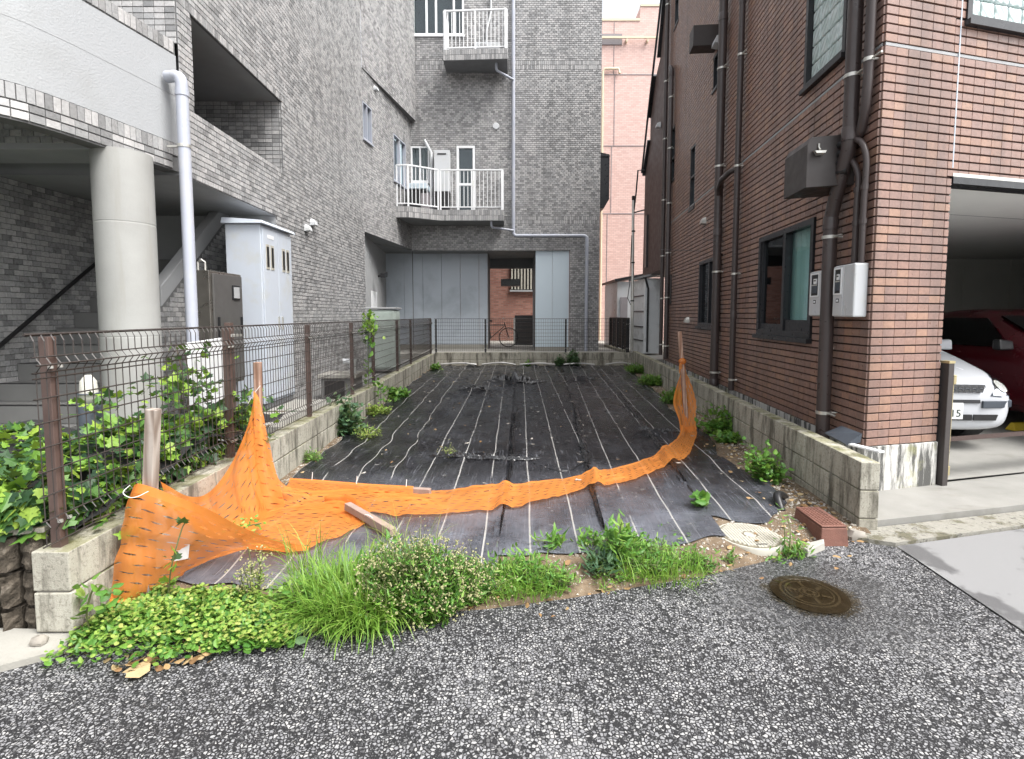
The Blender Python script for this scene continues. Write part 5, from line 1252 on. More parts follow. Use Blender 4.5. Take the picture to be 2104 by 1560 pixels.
        m = MB(); vs = [X(tuple(surf(sx*(.60+.055*math.cos(a))*k, .645+.05*math.sin(a), .014))) for a in np.linspace(0, 2*math.pi, 16, endpoint=False)]; m.add(vs, [tuple(range(16))]); m.build('bulb_lens', 'lampglass', hl)
        patch('fog_recess', [(sx*.28*k, -.002, .315), (sx*.50*k, .012, .315), (sx*.52*k, .012, .375), (sx*.28*k, -.002, .375)], 'black', None, .012)
        pts = [(sx*.36*k, -.004, .475), (sx*.56*k, .022, .475), (sx*.70*k, .085, .475), (sx*.80*k, .24, .475)]
        m = MB(); m.hull([X((x, y-.012, .44)) for x, y, z in pts]+[X((x, y+.03, .44)) for x, y, z in pts[::-1]], [X((x, y-.012, .515)) for x, y, z in pts]+[X((x, y+.03, .515)) for x, y, z in pts[::-1]]); m.build('bumper_strip', 'bollard', t, bevel=.008)
    patch('grille', [(-.36*k, .015, .60), (.36*k, .015, .60), (.40*k, .045, .675), (-.40*k, .045, .675)], 'black', None, .02)
    patch('lower_grille', [(-.26*k, -.003, .315), (.26*k, -.003, .315), (.26*k, -.003, .375), (-.26*k, -.003, .375)], 'black', None, .012)
    patch('upper_slot', [(-.34*k, .005, .49), (.34*k, .005, .49), (.34*k, .01, .525), (-.34*k, .01, .525)], 'black', None, .012)
    if full:
        g = MB()
        for i in range(-5, 6):
            for j in range(2): 
                p0 = Vector((i*.066+(.033 if j else 0), -.012+.018*j, .622+.032*j)); ring = [X(p0+Vector((.024*math.cos(a), -.003, .024*math.sin(a)))) for a in np.linspace(0, 2*math.pi, 7)]; g.tube(ring, .003, 4, False)
        g.build('grille_mesh', 'bollard', t)
        p = patch('number_plate', [(-.165, -.016, .33), (.165, -.016, .33), (.165, -.016, .495), (-.165, -.016, .495)], 'plate', None, .008)
        for txt, x, z, sz in (('15', .043, .355, .105), ('1', .03, .452, .04), ('.', .052, .462, .05)):
            cu = bpy.data.curves.new('plate_text', 'FONT'); cu.body = txt; cu.size = sz; cu.extrude = .0008; cu.materials.append(MT['green_text'])
            tmp = bpy.data.objects.new('tmp', cu); COL.objects.link(tmp); dg = bpy.context.evaluated_depsgraph_get(); me = bpy.data.meshes.new_from_object(tmp.evaluated_get(dg)); bpy.data.objects.remove(tmp)
            o = bpy.data.objects.new('plate_text', me); COL.objects.link(o); o.parent = p
            q = Vector(X((x, -.0262, z)))-Vector(pos); o.location = q; o.rotation_euler = (math.pi/2, 0, ang)
    return t
car('white_car', 'white hatchback car parked nose out just inside the garage', (4.40, 5.16, .12), -.075, 'car_white')
car('red_car', 'dark red car parked deeper in the shaded garage beside the white one', (6.62, 4.6, .14), -.075, 'car_red', wd=.84, roof=1.46, full=False)
tag(MB().hull([(5.95, 5.98, .13), (6.2, 6.03, .13), (6.18, 6.14, .13), (5.93, 6.09, .13)], [(5.98, 6.03, .22), (6.17, 6.07, .22), (6.17, 6.10, .22), (5.97, 6.06, .22)]).build('wheel_chock', 'yellow', None, bevel=.01), 'yellow wheel chock on the garage floor by the red car', 'wheel chock')

# ================================================================== THE LOT: weed sheets
def lerp(a, b, t): return a+(b-a)*t
# strip boundaries: x at y=3 and at y=14.2
BX = [(-2.02, -2.12), (-1.02, -1.0), (-.10, .10), (.62, 1.42), (1.36, 2.25), (2.06, 3.12)]
SEAMX = lambda k, y: lerp(BX[k][0], BX[k][1], (y-3)/11.2)
FRONT = [2.62, 2.68, 3.02, 3.06, 3.50]
names = ['black weed control sheet strip along the left block wall', 'black weed control sheet strip second from the left wall, under the lying timber stakes', 'black weed control sheet strip in the middle of the lot with the cross seam', 'black weed control sheet strip right of the middle dark seam', 'black weed control sheet strip along the right block wall']
def wr(x, y, k):
    a = mnoise.noise((x*5+k*7, y*.9, .3))*.016+mnoise.noise((x*13, y*2.1, k))*.008+mnoise.noise((x*1.6, y*1.2, 5))*.02+mnoise.noise((x*9, y*4.5, 2))*.010
    for (sx, sy, L_, amp, ang) in RIDGE:
        dx, dy = x-sx, y-sy; c, s = math.cos(ang), math.sin(ang); p, q = dx*c+dy*s, -dx*s+dy*c
        if abs(p) < L_: a += amp*math.exp(-(q/.03)**2)*(1-(p/L_)**2)*(1+.6*mnoise.noise((p*9, q*5, sx)))
    return a
RIDGE = [(-.15, 5.08, .55, .055, .05), (.32, 4.75, .3, .03, -.6), (.0, 10.8, .6, .12, .03), (-.6, 9.6, .45, .05, .1), (1.45, 11.0, .3, .09, .0), (1.75, 6.0, .35, .07, -.15), (2.3, 6.35, .2, .05, .1), (.75, 4.6, .6, .03, 1.5), (.6, 13.9, .6, .07, 0), (-1.3, 14.0, .5, .07, .1), (-.2, 6.5, .8, .02, 1.5), (.9, 7.5, 1.2, .035, 1.45)]
for k in range(5):
    NX, NY = 46, 150; m = MB(); m.uv = []
    for j in range(NY+1):
        t = j/NY
        for i in range(NX+1):
            s = i/NX
            y0 = FRONT[k]+.06*mnoise.noise((k*3+s*4, 1.7, 0)); y1 = 14.28+.08*mnoise.noise((k*3+s*5, 4.7, 0))
            if k == 4: y0 += max(0, (.5-s))*.25+max(0, s-.55)*.75
            if k == 3: y0 += s*.22
            if k == 0: y0 += (1-s)*.08
            y = lerp(y0, y1, t**1.35)
            xa, xb = SEAMX(k, y), SEAMX(k+1, y)
            if k == 0: xa += max(0, .12-.02*(y-3))+.05*mnoise.noise((y*2, 0, 2))-.0
            if k == 4: xb += .07*mnoise.noise((y*1.7, 3, 2))-.12*math.exp(-((y-7.6)/1.1)**2)-.15*math.exp(-((y-5.2)/.6)**2)
            x = lerp(xa-.02, xb+.02, s)
            x += .012*mnoise.noise((y*1.1, k, 8))
            e = min(s, 1-s)*(xb-xa)
            z = LOT(y)+.020+.0045*(k % 2)+wr(x, y, k)+.006*math.exp(-(e/.05)**2)*(1 if k % 2 else -1)+.05*math.exp(-(e/.03)**2)*max(0, mnoise.noise((y*3.1, k*2, 1))+.5*mnoise.noise((y*11, k*2+s*6, 1)))
            zmax = soil_z(x, y)+.012
            ef = (y-y0); z = max(zmax, z) if ef > .25 else lerp(zmax, max(z, zmax), max(0, ef/.25))
            m.v.append((x, y, z)); m.uv.append((s*(xb-xa)+.03*k, y))
    m.f = [(j*(NX+1)+i, j*(NX+1)+i+1, (j+1)*(NX+1)+i+1, (j+1)*(NX+1)+i) for j in range(NY) for i in range(NX)]
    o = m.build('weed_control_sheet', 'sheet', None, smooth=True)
    tag(o, names[k], 'weed sheet', 'black weed control sheets')
def sheet_z(x, y): return LOT(y)+.035
def crumple(label, pts, w, h, seed):
    C = crom(pts, 70); m = MB(); nv = 9; tg = np.gradient(C, axis=0); tg /= np.linalg.norm(tg, axis=1)[:, None]
    for i, (p, d) in enumerate(zip(C, tg)):
        e = math.sin(math.pi*i/69)**.5
        for j in range(nv+1):
            q = (j/nv-.5)*2; x = p[0]-d[1]*q*w*e*(1+.5*mnoise.noise((i*.3, seed, 1))); y = p[1]+d[0]*q*w*e*(1+.5*mnoise.noise((i*.3, seed, 7)))
            z = LOT(y)+.035+wr(x, y, 2)+h*e*(1-q*q)*(.55+.9*mnoise.noise((i*.45, q*2.5, seed)))+.012*mnoise.noise((i*.9, q*5, seed+4)); m.v.append((x, y, z))
    m.f = [(i*(nv+1)+j, i*(nv+1)+j+1, (i+1)*(nv+1)+j+1, (i+1)*(nv+1)+j) for i in range(69) for j in range(nv)]
    return tag(m.build('sheet_fold', 'sheet_fold', None), label, 'sheet fold', 'crumpled folds in the black sheets')
crumple('long crumpled black fold along the seam right of the lot centre', [(.61, 3.3, 0), (.66, 4.0, 0), (.74, 5.0, 0), (.84, 6.2, 0), (1.0, 8.0, 0)], .035, .032, 1)
crumple('crumpled cross fold running left to right in the middle of the lot', [(-.85, 5.12, 0), (-.5, 5.05, 0), (-.1, 4.98, 0), (.3, 4.98, 0)], .03, .045, 2)
crumple('big bunched black fold across the far middle of the lot', [(-.55, 10.6, 0), (-.1, 10.9, 0), (.4, 10.7, 0), (.75, 10.75, 0)], .13, .08, 3)
crumple('long crumpled fold along the right hand seam behind the hanging net', [(1.42, 3.7, 0), (1.55, 5.0, 0), (1.66, 6.2, 0), (1.8, 7.6, 0), (2.0, 9.5, 0)], .03, .030, 4)
crumple('short crumpled cross fold at the right hand seam by the net bend', [(1.55, 6.25, 0), (1.75, 6.15, 0), (2.0, 6.12, 0)], .04, .06, 5)
crumple('thin crumpled fold along the seam left of the lot centre', [(-.08, 3.2, 0), (-.05, 4.0, 0), (0, 4.9, 0), (.02, 6.4, 0), (.1, 8.0, 0)], .018, .025, 6)
crumple('small bunched fold far on the right of the lot', [(1.4, 11.3, 0), (1.6, 11.2, 0), (1.85, 11.3, 0)], .09, .09, 7)
crumple('small bunched fold far left of the lot centre', [(-.95, 9.9, 0), (-.7, 9.75, 0), (-.4, 9.55, 0)], .06, .06, 8)
# cable tie lines lying on the sheet
tag(MB().tube(crom([(.2, 4.85, .08), (.45, 4.6, .075), (.62, 4.75, .08), (.8, 5.1, .09), (.72, 5.5, .085)], 24), .006, 5).build('cable', 'black', None), 'thin black cable curling across the middle weed sheets', 'cable')

# ================================================================== STAKES and ORANGE NET
def stake(label, a, b, w, mat, group='timber stakes', extra=0):
    a, b = Vector(a), Vector(b); t = thing('timber_stake', label, 'stake', tuple(a), group)
    MB().bar(a, b, w, w, (0, 1, .01)).build('post', mat, t, bevel=.004)
    return t
stake('weathered square timber stake standing at the front left corner with the net tied round it', (-1.90, 2.56, 0), (-1.805, 2.55, 1.03), .052, 'wood_grey')
stake('slim reddish timber stake standing against the mesh fence with the net tied high', (-1.955, 3.88, 0), (-1.93, 3.87, 1.145), .046, 'wood_red')
stake('slim pale timber stake leaning at the right block wall and holding the far net end', (2.17, 6.25, 0), (2.06, 6.3, 1.30), .045, 'wood_red')
stake('long timber stake lying along the net on the black sheet', (-1.84, 4.21, .10), (-.64, 3.93, .12), .045, 'wood_lying')
stake('short timber stake lying with its end sticking out of the net toward the grass', (-1.17, 3.55, .15), (-.765, 3.20, .11), .05, 'wood_lying')
def floor_z(x, y):
    k = 0
    for q in range(5):
        if x > SEAMX(q, y): k = q
    on = y > FRONT[k]+.1
    cr = 0
    for (ya, xa, yb, xb, w, hh) in ((3.3, .61, 5, .74, .09, .038), (5, .74, 8, 1.0, .09, .038), (3.7, 1.42, 9.5, 1.98, .09, .038), (3.2, -.08, 8, .05, .06, .035)):
        if ya < y < yb:
            d = abs(x-lerp(xa, xb, (y-ya)/(yb-ya))); cr = max(cr, hh*max(0, 1-(d/w)**2))
    return max(soil_z(x, y)+.012, LOT(y)+.034+wr(x, y, k)+cr) if on else soil_z(x, y)+.02
def ruled(m, top, bot, nu, nv, amp=.02, freq=9, seed=0, fold=0, bulge=0, uf=0, un=5, wl=.09):
    A_, B_ = crom(top, nu+1), crom(bot, nu+1); o = len(m.v)
    la = np.r_[0, np.cumsum(np.linalg.norm(np.diff((A_+B_)/2, axis=0), axis=1))]
    for i in range(nu+1):
        d = B_[i]-A_[i]; Ld = np.linalg.norm(d)
        tg = (A_[min(i+1, nu)]+B_[min(i+1, nu)]-A_[max(i-1, 0)]-B_[max(i-1, 0)]); n = np.cross(d, tg); n /= max(1e-6, np.linalg.norm(n))
        for j in range(nv+1):
            t = j/nv; e = math.sin(math.pi*t)**.6 if 0 < t < 1 else .25
            p = A_[i]+d*t
            w = amp*mnoise.noise((la[i]*freq*.5+seed, t*Ld*freq+seed, seed))*e+amp*.25*mnoise.noise((la[i]*freq*1.6+seed, t*Ld*freq*2, seed+3))*e
            if fold: w += fold*math.sin(t*Ld*2*math.pi/wl+2.5*mnoise.noise((la[i]*1.5, t*2, seed+9)))*e
            if uf: w += uf*math.sin(2*math.pi*un*i/nu+3*mnoise.noise((la[i]*3, t*1.2, seed+5)))*math.sin(math.pi*min(1, t*1.1))
            p = p+n*(w+bulge*math.sin(math.pi*t)); p[2] = max(p[2], floor_z(p[0], p[1])+.012*(1+mnoise.noise((p[0]*9, p[1]*9, seed))))
            m.v.append(tuple(p)); m.uv.append((la[i]+seed*.37, max(Ld, .45)*t))
    m.f += [tuple(q+o for q in (i*(nv+1)+j, (i+1)*(nv+1)+j, (i+1)*(nv+1)+j+1, i*(nv+1)+j+1)) for i in range(nu) for j in range(nv)]
NET = thing('safety_net', 'long orange safety net tied to stakes and trailing across the black sheets', 'net', (-1.5, 3.2, .05))
def net(top, bot, nu, nv, **k):
    m = MB(); m.uv = []; ruled(m, top, bot, nu, nv, **k); return m.build('net_fold', 'net', NET, smooth=True)
# front fold hung from the first stake, sweeping down to the ground
net([(-1.895, 2.515, .65), (-1.84, 2.49, .665), (-1.745, 2.55, .595), (-1.60, 2.64, .475), (-1.50, 2.76, .33), (-1.40, 2.9, .20), (-1.24, 3.04, .09)],
    [(-2.02, 2.48, .06), (-1.93, 2.47, .055), (-1.84, 2.66, .05), (-1.78, 2.86, .05), (-1.68, 3.0, .05), (-1.55, 3.07, .05), (-1.26, 3.05, .045)], 70, 30, amp=.022, freq=5, seed=1, bulge=.02, fold=.004, wl=.17)
net([(-2.02, 2.52, .12), (-1.98, 2.44, .10), (-1.88, 2.46, .09)], [(-1.99, 2.46, .04), (-1.95, 2.38, .035), (-1.88, 2.40, .04)], 14, 8, amp=.02, freq=20, seed=8, fold=.008)
# flat part on the ground
net([(-1.95, 3.45, .09), (-1.75, 3.66, .09), (-1.5, 3.72, .10), (-1.26, 3.72, .13), (-1.06, 3.56, .09), (-.97, 3.44, .06)],
    [(-1.64, 3.06, .06), (-1.5, 3.02, .07), (-1.30, 3.02, .06), (-1.16, 3.12, .05), (-1.05, 3.26, .05), (-.96, 3.42, .05)], 60, 30, amp=.035, freq=5, seed=3, fold=.010, wl=.2)
# back fold from the first stake up to the second
net([(-1.80, 2.57, .65), (-1.83, 2.85, .47), (-1.86, 3.10, .42), (-1.87, 3.36, .52), (-1.89, 3.62, .72), (-1.945, 3.84, .90)],
    [(-1.72, 2.85, .22), (-1.72, 3.05, .13), (-1.72, 3.22, .08), (-1.72, 3.42, .06), (-1.74, 3.58, .055), (-1.80, 3.74, .10)], 60, 30, amp=.022, freq=5, seed=4, bulge=-.05, uf=.022, un=6)
net([(-1.95, 3.83, .93), (-1.935, 3.83, .92), (-1.91, 3.83, .88)], [(-1.82, 3.56, .07), (-1.72, 3.60, .055), (-1.70, 3.75, .06)], 14, 34, amp=.015, freq=5, seed=5)
# flap right of the second stake, then the long trailing strip
net([(-1.93, 3.86, .70), (-1.86, 3.86, .45), (-1.80, 3.92, .20), (-1.62, 4.02, .10), (-1.3, 4.06, .10), (-.95, 4.08, .11), (-.6, 4.06, .085), (-.21, 4.15, .09), (.22, 4.25, .085), (.64, 4.45, .09), (1.06, 4.72, .09), (1.38, 5.02, .09), (1.66, 5.38, .09), (1.88, 5.76, .09), (2.01, 6.02, .12), (2.05, 6.16, .16)],
    [(-1.94, 3.80, .40), (-1.90, 3.78, .20), (-1.80, 3.76, .06), (-1.58, 3.70, .05), (-1.26, 3.62, .05), (-1.02, 3.58, .05), (-.66, 3.56, .05), (-.18, 3.64, .05), (.24, 3.84, .05), (.62, 4.08, .05), (1.10, 4.36, .05), (1.48, 4.72, .05), (1.80, 5.12, .05), (2.08, 5.72, .05), (2.22, 6.05, .08), (2.24, 6.18, .12)], 190, 22, amp=.03, freq=6, seed=6, fold=.024, wl=.12, bulge=.010)
net([(-1.90, 4.30, .05), (-1.7, 4.26, .06), (-1.2, 4.13, .07), (-.80, 4.03, .07)], [(-1.86, 4.215, .135), (-1.66, 4.17, .14), (-1.2, 4.065, .14), (-.78, 3.97, .15)], 50, 6, amp=.012, freq=9, seed=10)
net([(-1.86, 4.21, .137), (-1.66, 4.165, .142), (-1.2, 4.06, .142), (-.78, 3.965, .152)], [(-1.86, 4.05, .05), (-1.64, 4.02, .06), (-1.18, 3.93, .07), (-.76, 3.84, .06)], 50, 10, amp=.018, freq=9, seed=12, fold=.006)
net([(-1.42, 3.80, .13), (-1.25, 3.72, .17), (-1.1, 3.58, .18), (-.98, 3.46, .14)], [(-1.45, 3.70, .06), (-1.3, 3.60, .08), (-1.16, 3.45, .08), (-1.03, 3.36, .06)], 30, 12, amp=.035, freq=16, seed=11, fold=.01, bulge=-.03)
# twisted end hanging from the right stake
net([(2.0, 6.0, .12), (2.04, 6.18, .22), (1.98, 6.22, .42), (2.02, 6.25, .62), (2.08, 6.26, .80), (2.10, 6.27, .93)],
    [(2.22, 6.05, .08), (2.25, 6.2, .22), (2.27, 6.24, .42), (2.22, 6.26, .62), (2.15, 6.27, .80), (2.12, 6.28, .93)], 44, 16, amp=.02, freq=9, seed=7, fold=.018, bulge=-.05)
m = MB(); 
m.lathe((2.09, 6.26, .90), [(.02, 0), (.042, .02), (.045, .05), (.02, .075)], 10); m.v = [(x+.012*mnoise.noise((x*40, y*40, z*40)), y, z) for x, y, z in m.v]; m.uv = [(v[0]*3, v[2]*3) for v in m.v]; m.build('net_knot', 'net', NET, smooth=True)
m = MB(); m.uv = []; ruled(m, [(2.07, 6.24, .93), (2.04, 6.22, .90), (2.03, 6.2, .84)], [(2.09, 6.24, .86), (2.06, 6.22, .83), (2.045, 6.2, .78)], 10, 4, amp=.015, freq=20, seed=4); m.build('net_tail', 'net', NET, smooth=True)
def cord(label, pts, r=.0026): return tag(MB().tube(crom(pts, 40), r, 5).build('cord', 'cord', None), label, 'cord', 'white cords tying the net')
cord('white cord looped round the weathered stake with loose wavy end', [(-1.905, 2.50, .655), (-1.925, 2.48, .625), (-1.88, 2.455, .61), (-1.84, 2.455, .612), (-1.80, 2.48, .63)], .002)
cord('white cord tied high on the slim reddish stake', [(-2.0, 3.84, .83), (-1.97, 3.84, .88), (-1.93, 3.83, .93), (-1.90, 3.84, .97)])
cord('white cord round the slim reddish stake at the net edge', [(-1.97, 3.84, .72), (-1.94, 3.82, .75), (-1.91, 3.83, .76), (-1.90, 3.86, .74)])
cord('white cord tie on the short lying stake', [(-1.0, 3.40, .10), (-.99, 3.36, .16), (-.94, 3.33, .16), (-.90, 3.34, .11)])
for i, q in enumerate(((-1.66, 4.17), (-1.26, 4.07), (-.84, 3.98))):
    cord(('leftmost', 'middle', 'rightmost')[i]+' upright white tie on the long lying stake', [(q[0], q[1]-.03, .08), (q[0], q[1]-.01, .13), (q[0]+.004, q[1], .20)], .003)
cord('white cord tied on the leaning stake above the hanging net', [(2.06, 6.27, .92), (2.09, 6.25, .95), (2.13, 6.27, .94)])
m = MB().hull([(-1.83, 2.60, .20), (-1.735, 2.66, .20), (-1.71, 2.66, .38), (-1.78, 2.63, .40), (-1.83, 2.61, .34)], [(-1.835, 2.603, .20), (-1.74, 2.663, .20), (-1.715, 2.663, .38), (-1.785, 2.633, .40), (-1.835, 2.613, .34)])
tag(m.build('paper_sheet', 'paper', None), 'white paper sheet showing through the orange net by the weathered stake', 'paper')

# ================================================================== GROUND FITTINGS
t = thing('utility_cover', 'round cream resin cover standing proud of the soil at the right front of the lot', 'manhole cover', (1.577, 3.30, .02))
MB().lathe((1.577, 3.30, -.034), [(.205, 0), (.208, .072), (.203, .080), (.192, .080), (.192, .074)], 48).build('rim', 'cover_white', t, autos=40)
MB().lathe((1.577, 3.30, .044), [(.190, 0), (.190, .004)], 48).build('lid', 'cover_dirt', t)
m = MB()
for i in range(-9, 10):
    for j in range(-9, 10):
        x, y = i*.0195, j*.0195; r_ = math.hypot(x, y)
        if r_ < .178 and r_ > .045: m.box(1.577+x-.0075, 1.577+x+.0075, 3.30+y-.0075, 3.30+y+.0075, .046, .0530)
m.build('tread_stud', 'cover_white', t, kind='stuff')
m = MB().lathe((1.577, 3.30, .0475), [(.038, 0), (.038, .004), (.030, .0045), (.030, .002)], 24).build('badge_ring', 'cover_white', t)
MB().box(1.55, 1.62, 3.145, 3.158, .0465, .0540).build('lift_slot', 'black', t)
m = MB(); m.add([(1.60+.42*math.cos(a), 2.655+.33*math.sin(a), .0125) for a in np.linspace(0, 2*math.pi, 60, endpoint=False)], [tuple(range(60))])
struct(m, 'puddle', 'water')
t = thing('road_manhole', 'wet rusty round manhole cover with raised rings set in the road', 'manhole cover', (1.60, 2.66, .0))
C0 = (1.60, 2.66)
MB().lathe((*C0, .003), [(.225, 0), (.225, .004), (.19, .005)], 48).build('frame_ring', 'iron', t)
MB().lathe((*C0, .004), [(.188, 0), (.188, .005)], 48).build('lid', 'iron', t)
m = MB()
for r0, r1 in ((.172, .158), (.142, .132), (.060, .050)): m.add([(C0[0]+r_*math.cos(a), C0[1]+r_*math.sin(a), z) for r_, z in ((r0, .0092), (r0, .0118), (r1, .0118), (r1, .0092)) for a in np.linspace(0, 2*math.pi, 48, endpoint=False)], [(i*48+j, i*48+(j+1) % 48, (i+1)*48+(j+1) % 48, (i+1)*48+j) for i in range(3) for j in range(48)])
m.build('raised_ring', 'iron_worn', t)
m = MB()
for k in range(6):
    a = k*math.pi/3; p = Vector((C0[0]+.03*math.cos(a), C0[1]+.03*math.sin(a), .0)); m.lathe((p.x, p.y, .009), [(.014, 0), (.014, .0028)], 10)
    a2 = a+.5; d = Vector((math.cos(a2), math.sin(a2), 0)); m.bar(Vector((*C0, .0085))+d*.07, Vector((*C0, .0085))+d*.128, .022, .006)
m.build('raised_emblem', 'iron_worn', t, kind='stuff'); m = MB()
m.box(C0[0]-.115, C0[0]-.075, C0[1]+.045, C0[1]+.055, .009, .0118); m.box(C0[0]-.115, C0[0]-.105, C0[1]+.01, C0[1]+.045, .009, .0118); m.box(C0[0]-.085, C0[0]-.075, C0[1]+.01, C0[1]+.045, .009, .0118)
m.build('raised_frame_mark', 'iron_worn', t); t.scale = (.84, .84, 1)
t = thing('meter_chamber', 'reddish brown rectangular meter chamber block by the end of the right block wall', 'meter chamber', (2.13, 3.42, .0))
q = [(2.01, 3.24), (2.20, 3.245), (2.215, 3.60), (2.025, 3.60)]; q2 = [(2.02, 3.25), (2.19, 3.255), (2.205, 3.59), (2.035, 3.59)]
MB().hull([(a-.005, b-.01, -.02) for a, b in q], [(a, b, .115) for a, b in q2]).build('base', 'terracotta', t, bevel=.006)
MB().hull([(a, b, .118) for a, b in q2], [(a, b, .128) for a, b in q2]).build('lid', 'terracotta', t, bevel=.004)
m = MB()
for i in range(6):
    for j in range(11): m.box(2.04+.0245*i, 2.056+.0245*i, 3.275+.0275*j, 3.295+.0275*j, .128, .1315)
m.build('tread_stud', 'terracotta', t, kind='stuff')
tag(MB().tube(crom([(2.18, 4.0, .05), (2.10, 3.92, .10), (2.04, 3.85, .11), (2.02, 3.74, .03)], 14), .03, 10).build('black_pipe', 'black', None, autos=60), 'short black pipe stub curving out of the soil behind the brown chamber block', 'pipe')
def rock(label, p, s, seed, group=None, mat='stone', name='stone'):
    bm = MB(); n, k = 8, 6
    for i in range(k+1):
        ph = math.pi*i/k
        for j in range(n):
            th = 2*math.pi*j/n; v = Vector((math.sin(ph)*math.cos(th), math.sin(ph)*math.sin(th), math.cos(ph))); f = 1+.35*mnoise.noise(v*1.3+Vector((seed, 0, 0)))
            bm.v.append((p[0]+v.x*s[0]*f, p[1]+v.y*s[1]*f, p[2]+v.z*s[2]*f))
    bm.f = [(i*n+j, i*n+(j+1) % n, (i+1)*n+(j+1) % n, (i+1)*n+j) for i in range(k) for j in range(n)]
    return tag(bm.build(name, mat, None, autos=35), label, 'stone', group)
rock('rounded pale stone at the foot of the left block wall end', (-2.12, 2.20, .045), (.036, .03, .022), 3)
t_ = MB().hull([(1.83, 3.075, 0), (2.00, 3.175, 0), (2.04, 3.25, 0), (1.90, 3.20, 0), (1.82, 3.12, 0)], [(1.84, 3.085, .045), (2.0, 3.185, .05), (2.03, 3.24, .05), (1.91, 3.19, .05), (1.83, 3.12, .045)]).build('flat_stone', 'concrete_light', None, bevel=.006)
tag(t_, 'flat pale stone slab in front of the brown chamber block', 'stone')
rock('brownish stone between the brown chamber block and the wall end', (2.32, 3.36, .02), (.07, .05, .04), 9)
t = thing('folded_board', 'blue grey folded plastic board on top of the right block wall by the building corner', 'board', (2.66, 4.1, .5))
MB().hull([(2.63, 4.25, .505), (2.75, 4.22, .505), (2.66, 3.85, .53), (2.56, 3.86, .505)], [(2.63, 4.25, .515), (2.75, 4.22, .58), (2.67, 3.85, .60), (2.56, 3.86, .515)]).build('panel', 'bollard', t)
MB().bar((2.58, 3.84, .52), (2.66, 3.62, .52), .05, .012).build('strip', 'white_rail', t)
# ---- pebbles and litter along the edges: uncountable
def pebbles(name, label, N, fx, fy, s0, s1, mat, seed):
    rs = np.random.RandomState(seed); P = []
    for _ in range(N):
        x, y = fx(rs), 0; y = fy(rs, x); P.append((x, y, soil_z(x, y)+.004))
    P = np.array(P); sz = s0+(s1-s0)*rs.rand(N)**3; M = leaf_xf(N, (-.5, .5), .5, rs=rs)
    tpl = (FLOR[0]*np.array([1.1, .8, .9]), FLOR[1])
    V, F = scatter(tpl, P, sz, M); o = fast_mesh(name, V, F, mat); return tag(o, label, 'pebbles', kind='stuff')
rw = lambda y: 2.392+.0921*(y-3.44)
pebbles('pebbles', 'pebbles and grit scattered on the soil strip beside the right block wall', 1500, lambda r: r.rand(), lambda r, x: 0, .01, .035, 'gravel', 3) if 0 else None
def strip_pebbles():
    rs = np.random.RandomState(5); P = []
    for _ in range(2300):
        y = 3.2+9*rs.rand()**2.0; x = rw(y)-.03-abs(rs.normal(0, .22 if y < 5 else .12)); P.append((x, y))
    for _ in range(800):
        x = rs.uniform(1.25, 2.4); y = edgeY(x)+.03+rs.rand()**1.2*1.0; P.append((x, y))
    for _ in range(420):
        x = rs.uniform(.1, 1.3); y = edgeY(x)+.02+rs.rand()*.4; P.append((x, y))
    for _ in range(700):
        y = 3.9+rs.rand()**1.5*8; x = -2.02-.0172*(y-2.28)+.02+abs(rs.normal(0, .06)); P.append((x, y))
    P = np.array([(x, y, soil_z(x, y)+.003) for x, y in P]); N = len(P); sz = .007+.026*rs.rand(N)**4
    V, F = scatter((FLOR[0]*np.array([1.15, .85, .9]), FLOR[1]), P, sz, leaf_xf(N, (-.4, .4), .4, rs=rs))
    tag(fast_mesh('pebbles', V, F, 'gravel'), 'pebbles and grit scattered on bare soil along the walls and front edge', 'pebbles', kind='stuff')
    rs = np.random.RandomState(6); Q = []
    for _ in range(330):
        y = 3.3+4*rs.rand()**1.6; Q.append((rw(y)-.04-abs(rs.normal(0, .2)), y))
    for _ in range(160):
        x = rs.uniform(-1.9, 2.2); Q.append((x, edgeY(x)+rs.normal(.05, .12)))
    for _ in range(140):
        y = 4+rs.rand()*9; Q.append((-2.0-.0172*(y-2.28)+abs(rs.normal(0, .08)), y))
    for _ in range(60): Q.append((rs.uniform(-1.7, 2.4), rs.uniform(4.8, 13.5)))
    P = np.array([(x, y, max(soil_z(x, y)+.012, 0)+(.03 if -1.9 < x < 2.2 and y > 3.6 else 0)) for x, y in Q]); N = len(P)
    V, F = scatter(OVAL, P, rs.uniform(.02, .05, N), leaf_xf(N, (-.3, .3), .6, rs=rs)); tag(fast_mesh('leaf_litter', V, F, 'dead'), 'dry fallen leaves littering the soil and sheets', 'leaf litter', kind='stuff')
strip_pebbles()
def single_leaf(label, p, s, yaw, mat='dead'):
    V, F = scatter(ROUND, np.array([p]), np.array([s]), leaf_xf(1, (.05, .1), .1, np.array([yaw]))); return tag(fast_mesh('fallen_leaf', V, F, mat), label, 'leaf')
single_leaf('orange brown fallen leaf on the asphalt below the green ground cover', (-1.53, 2.07, .03), .10, 2.5)
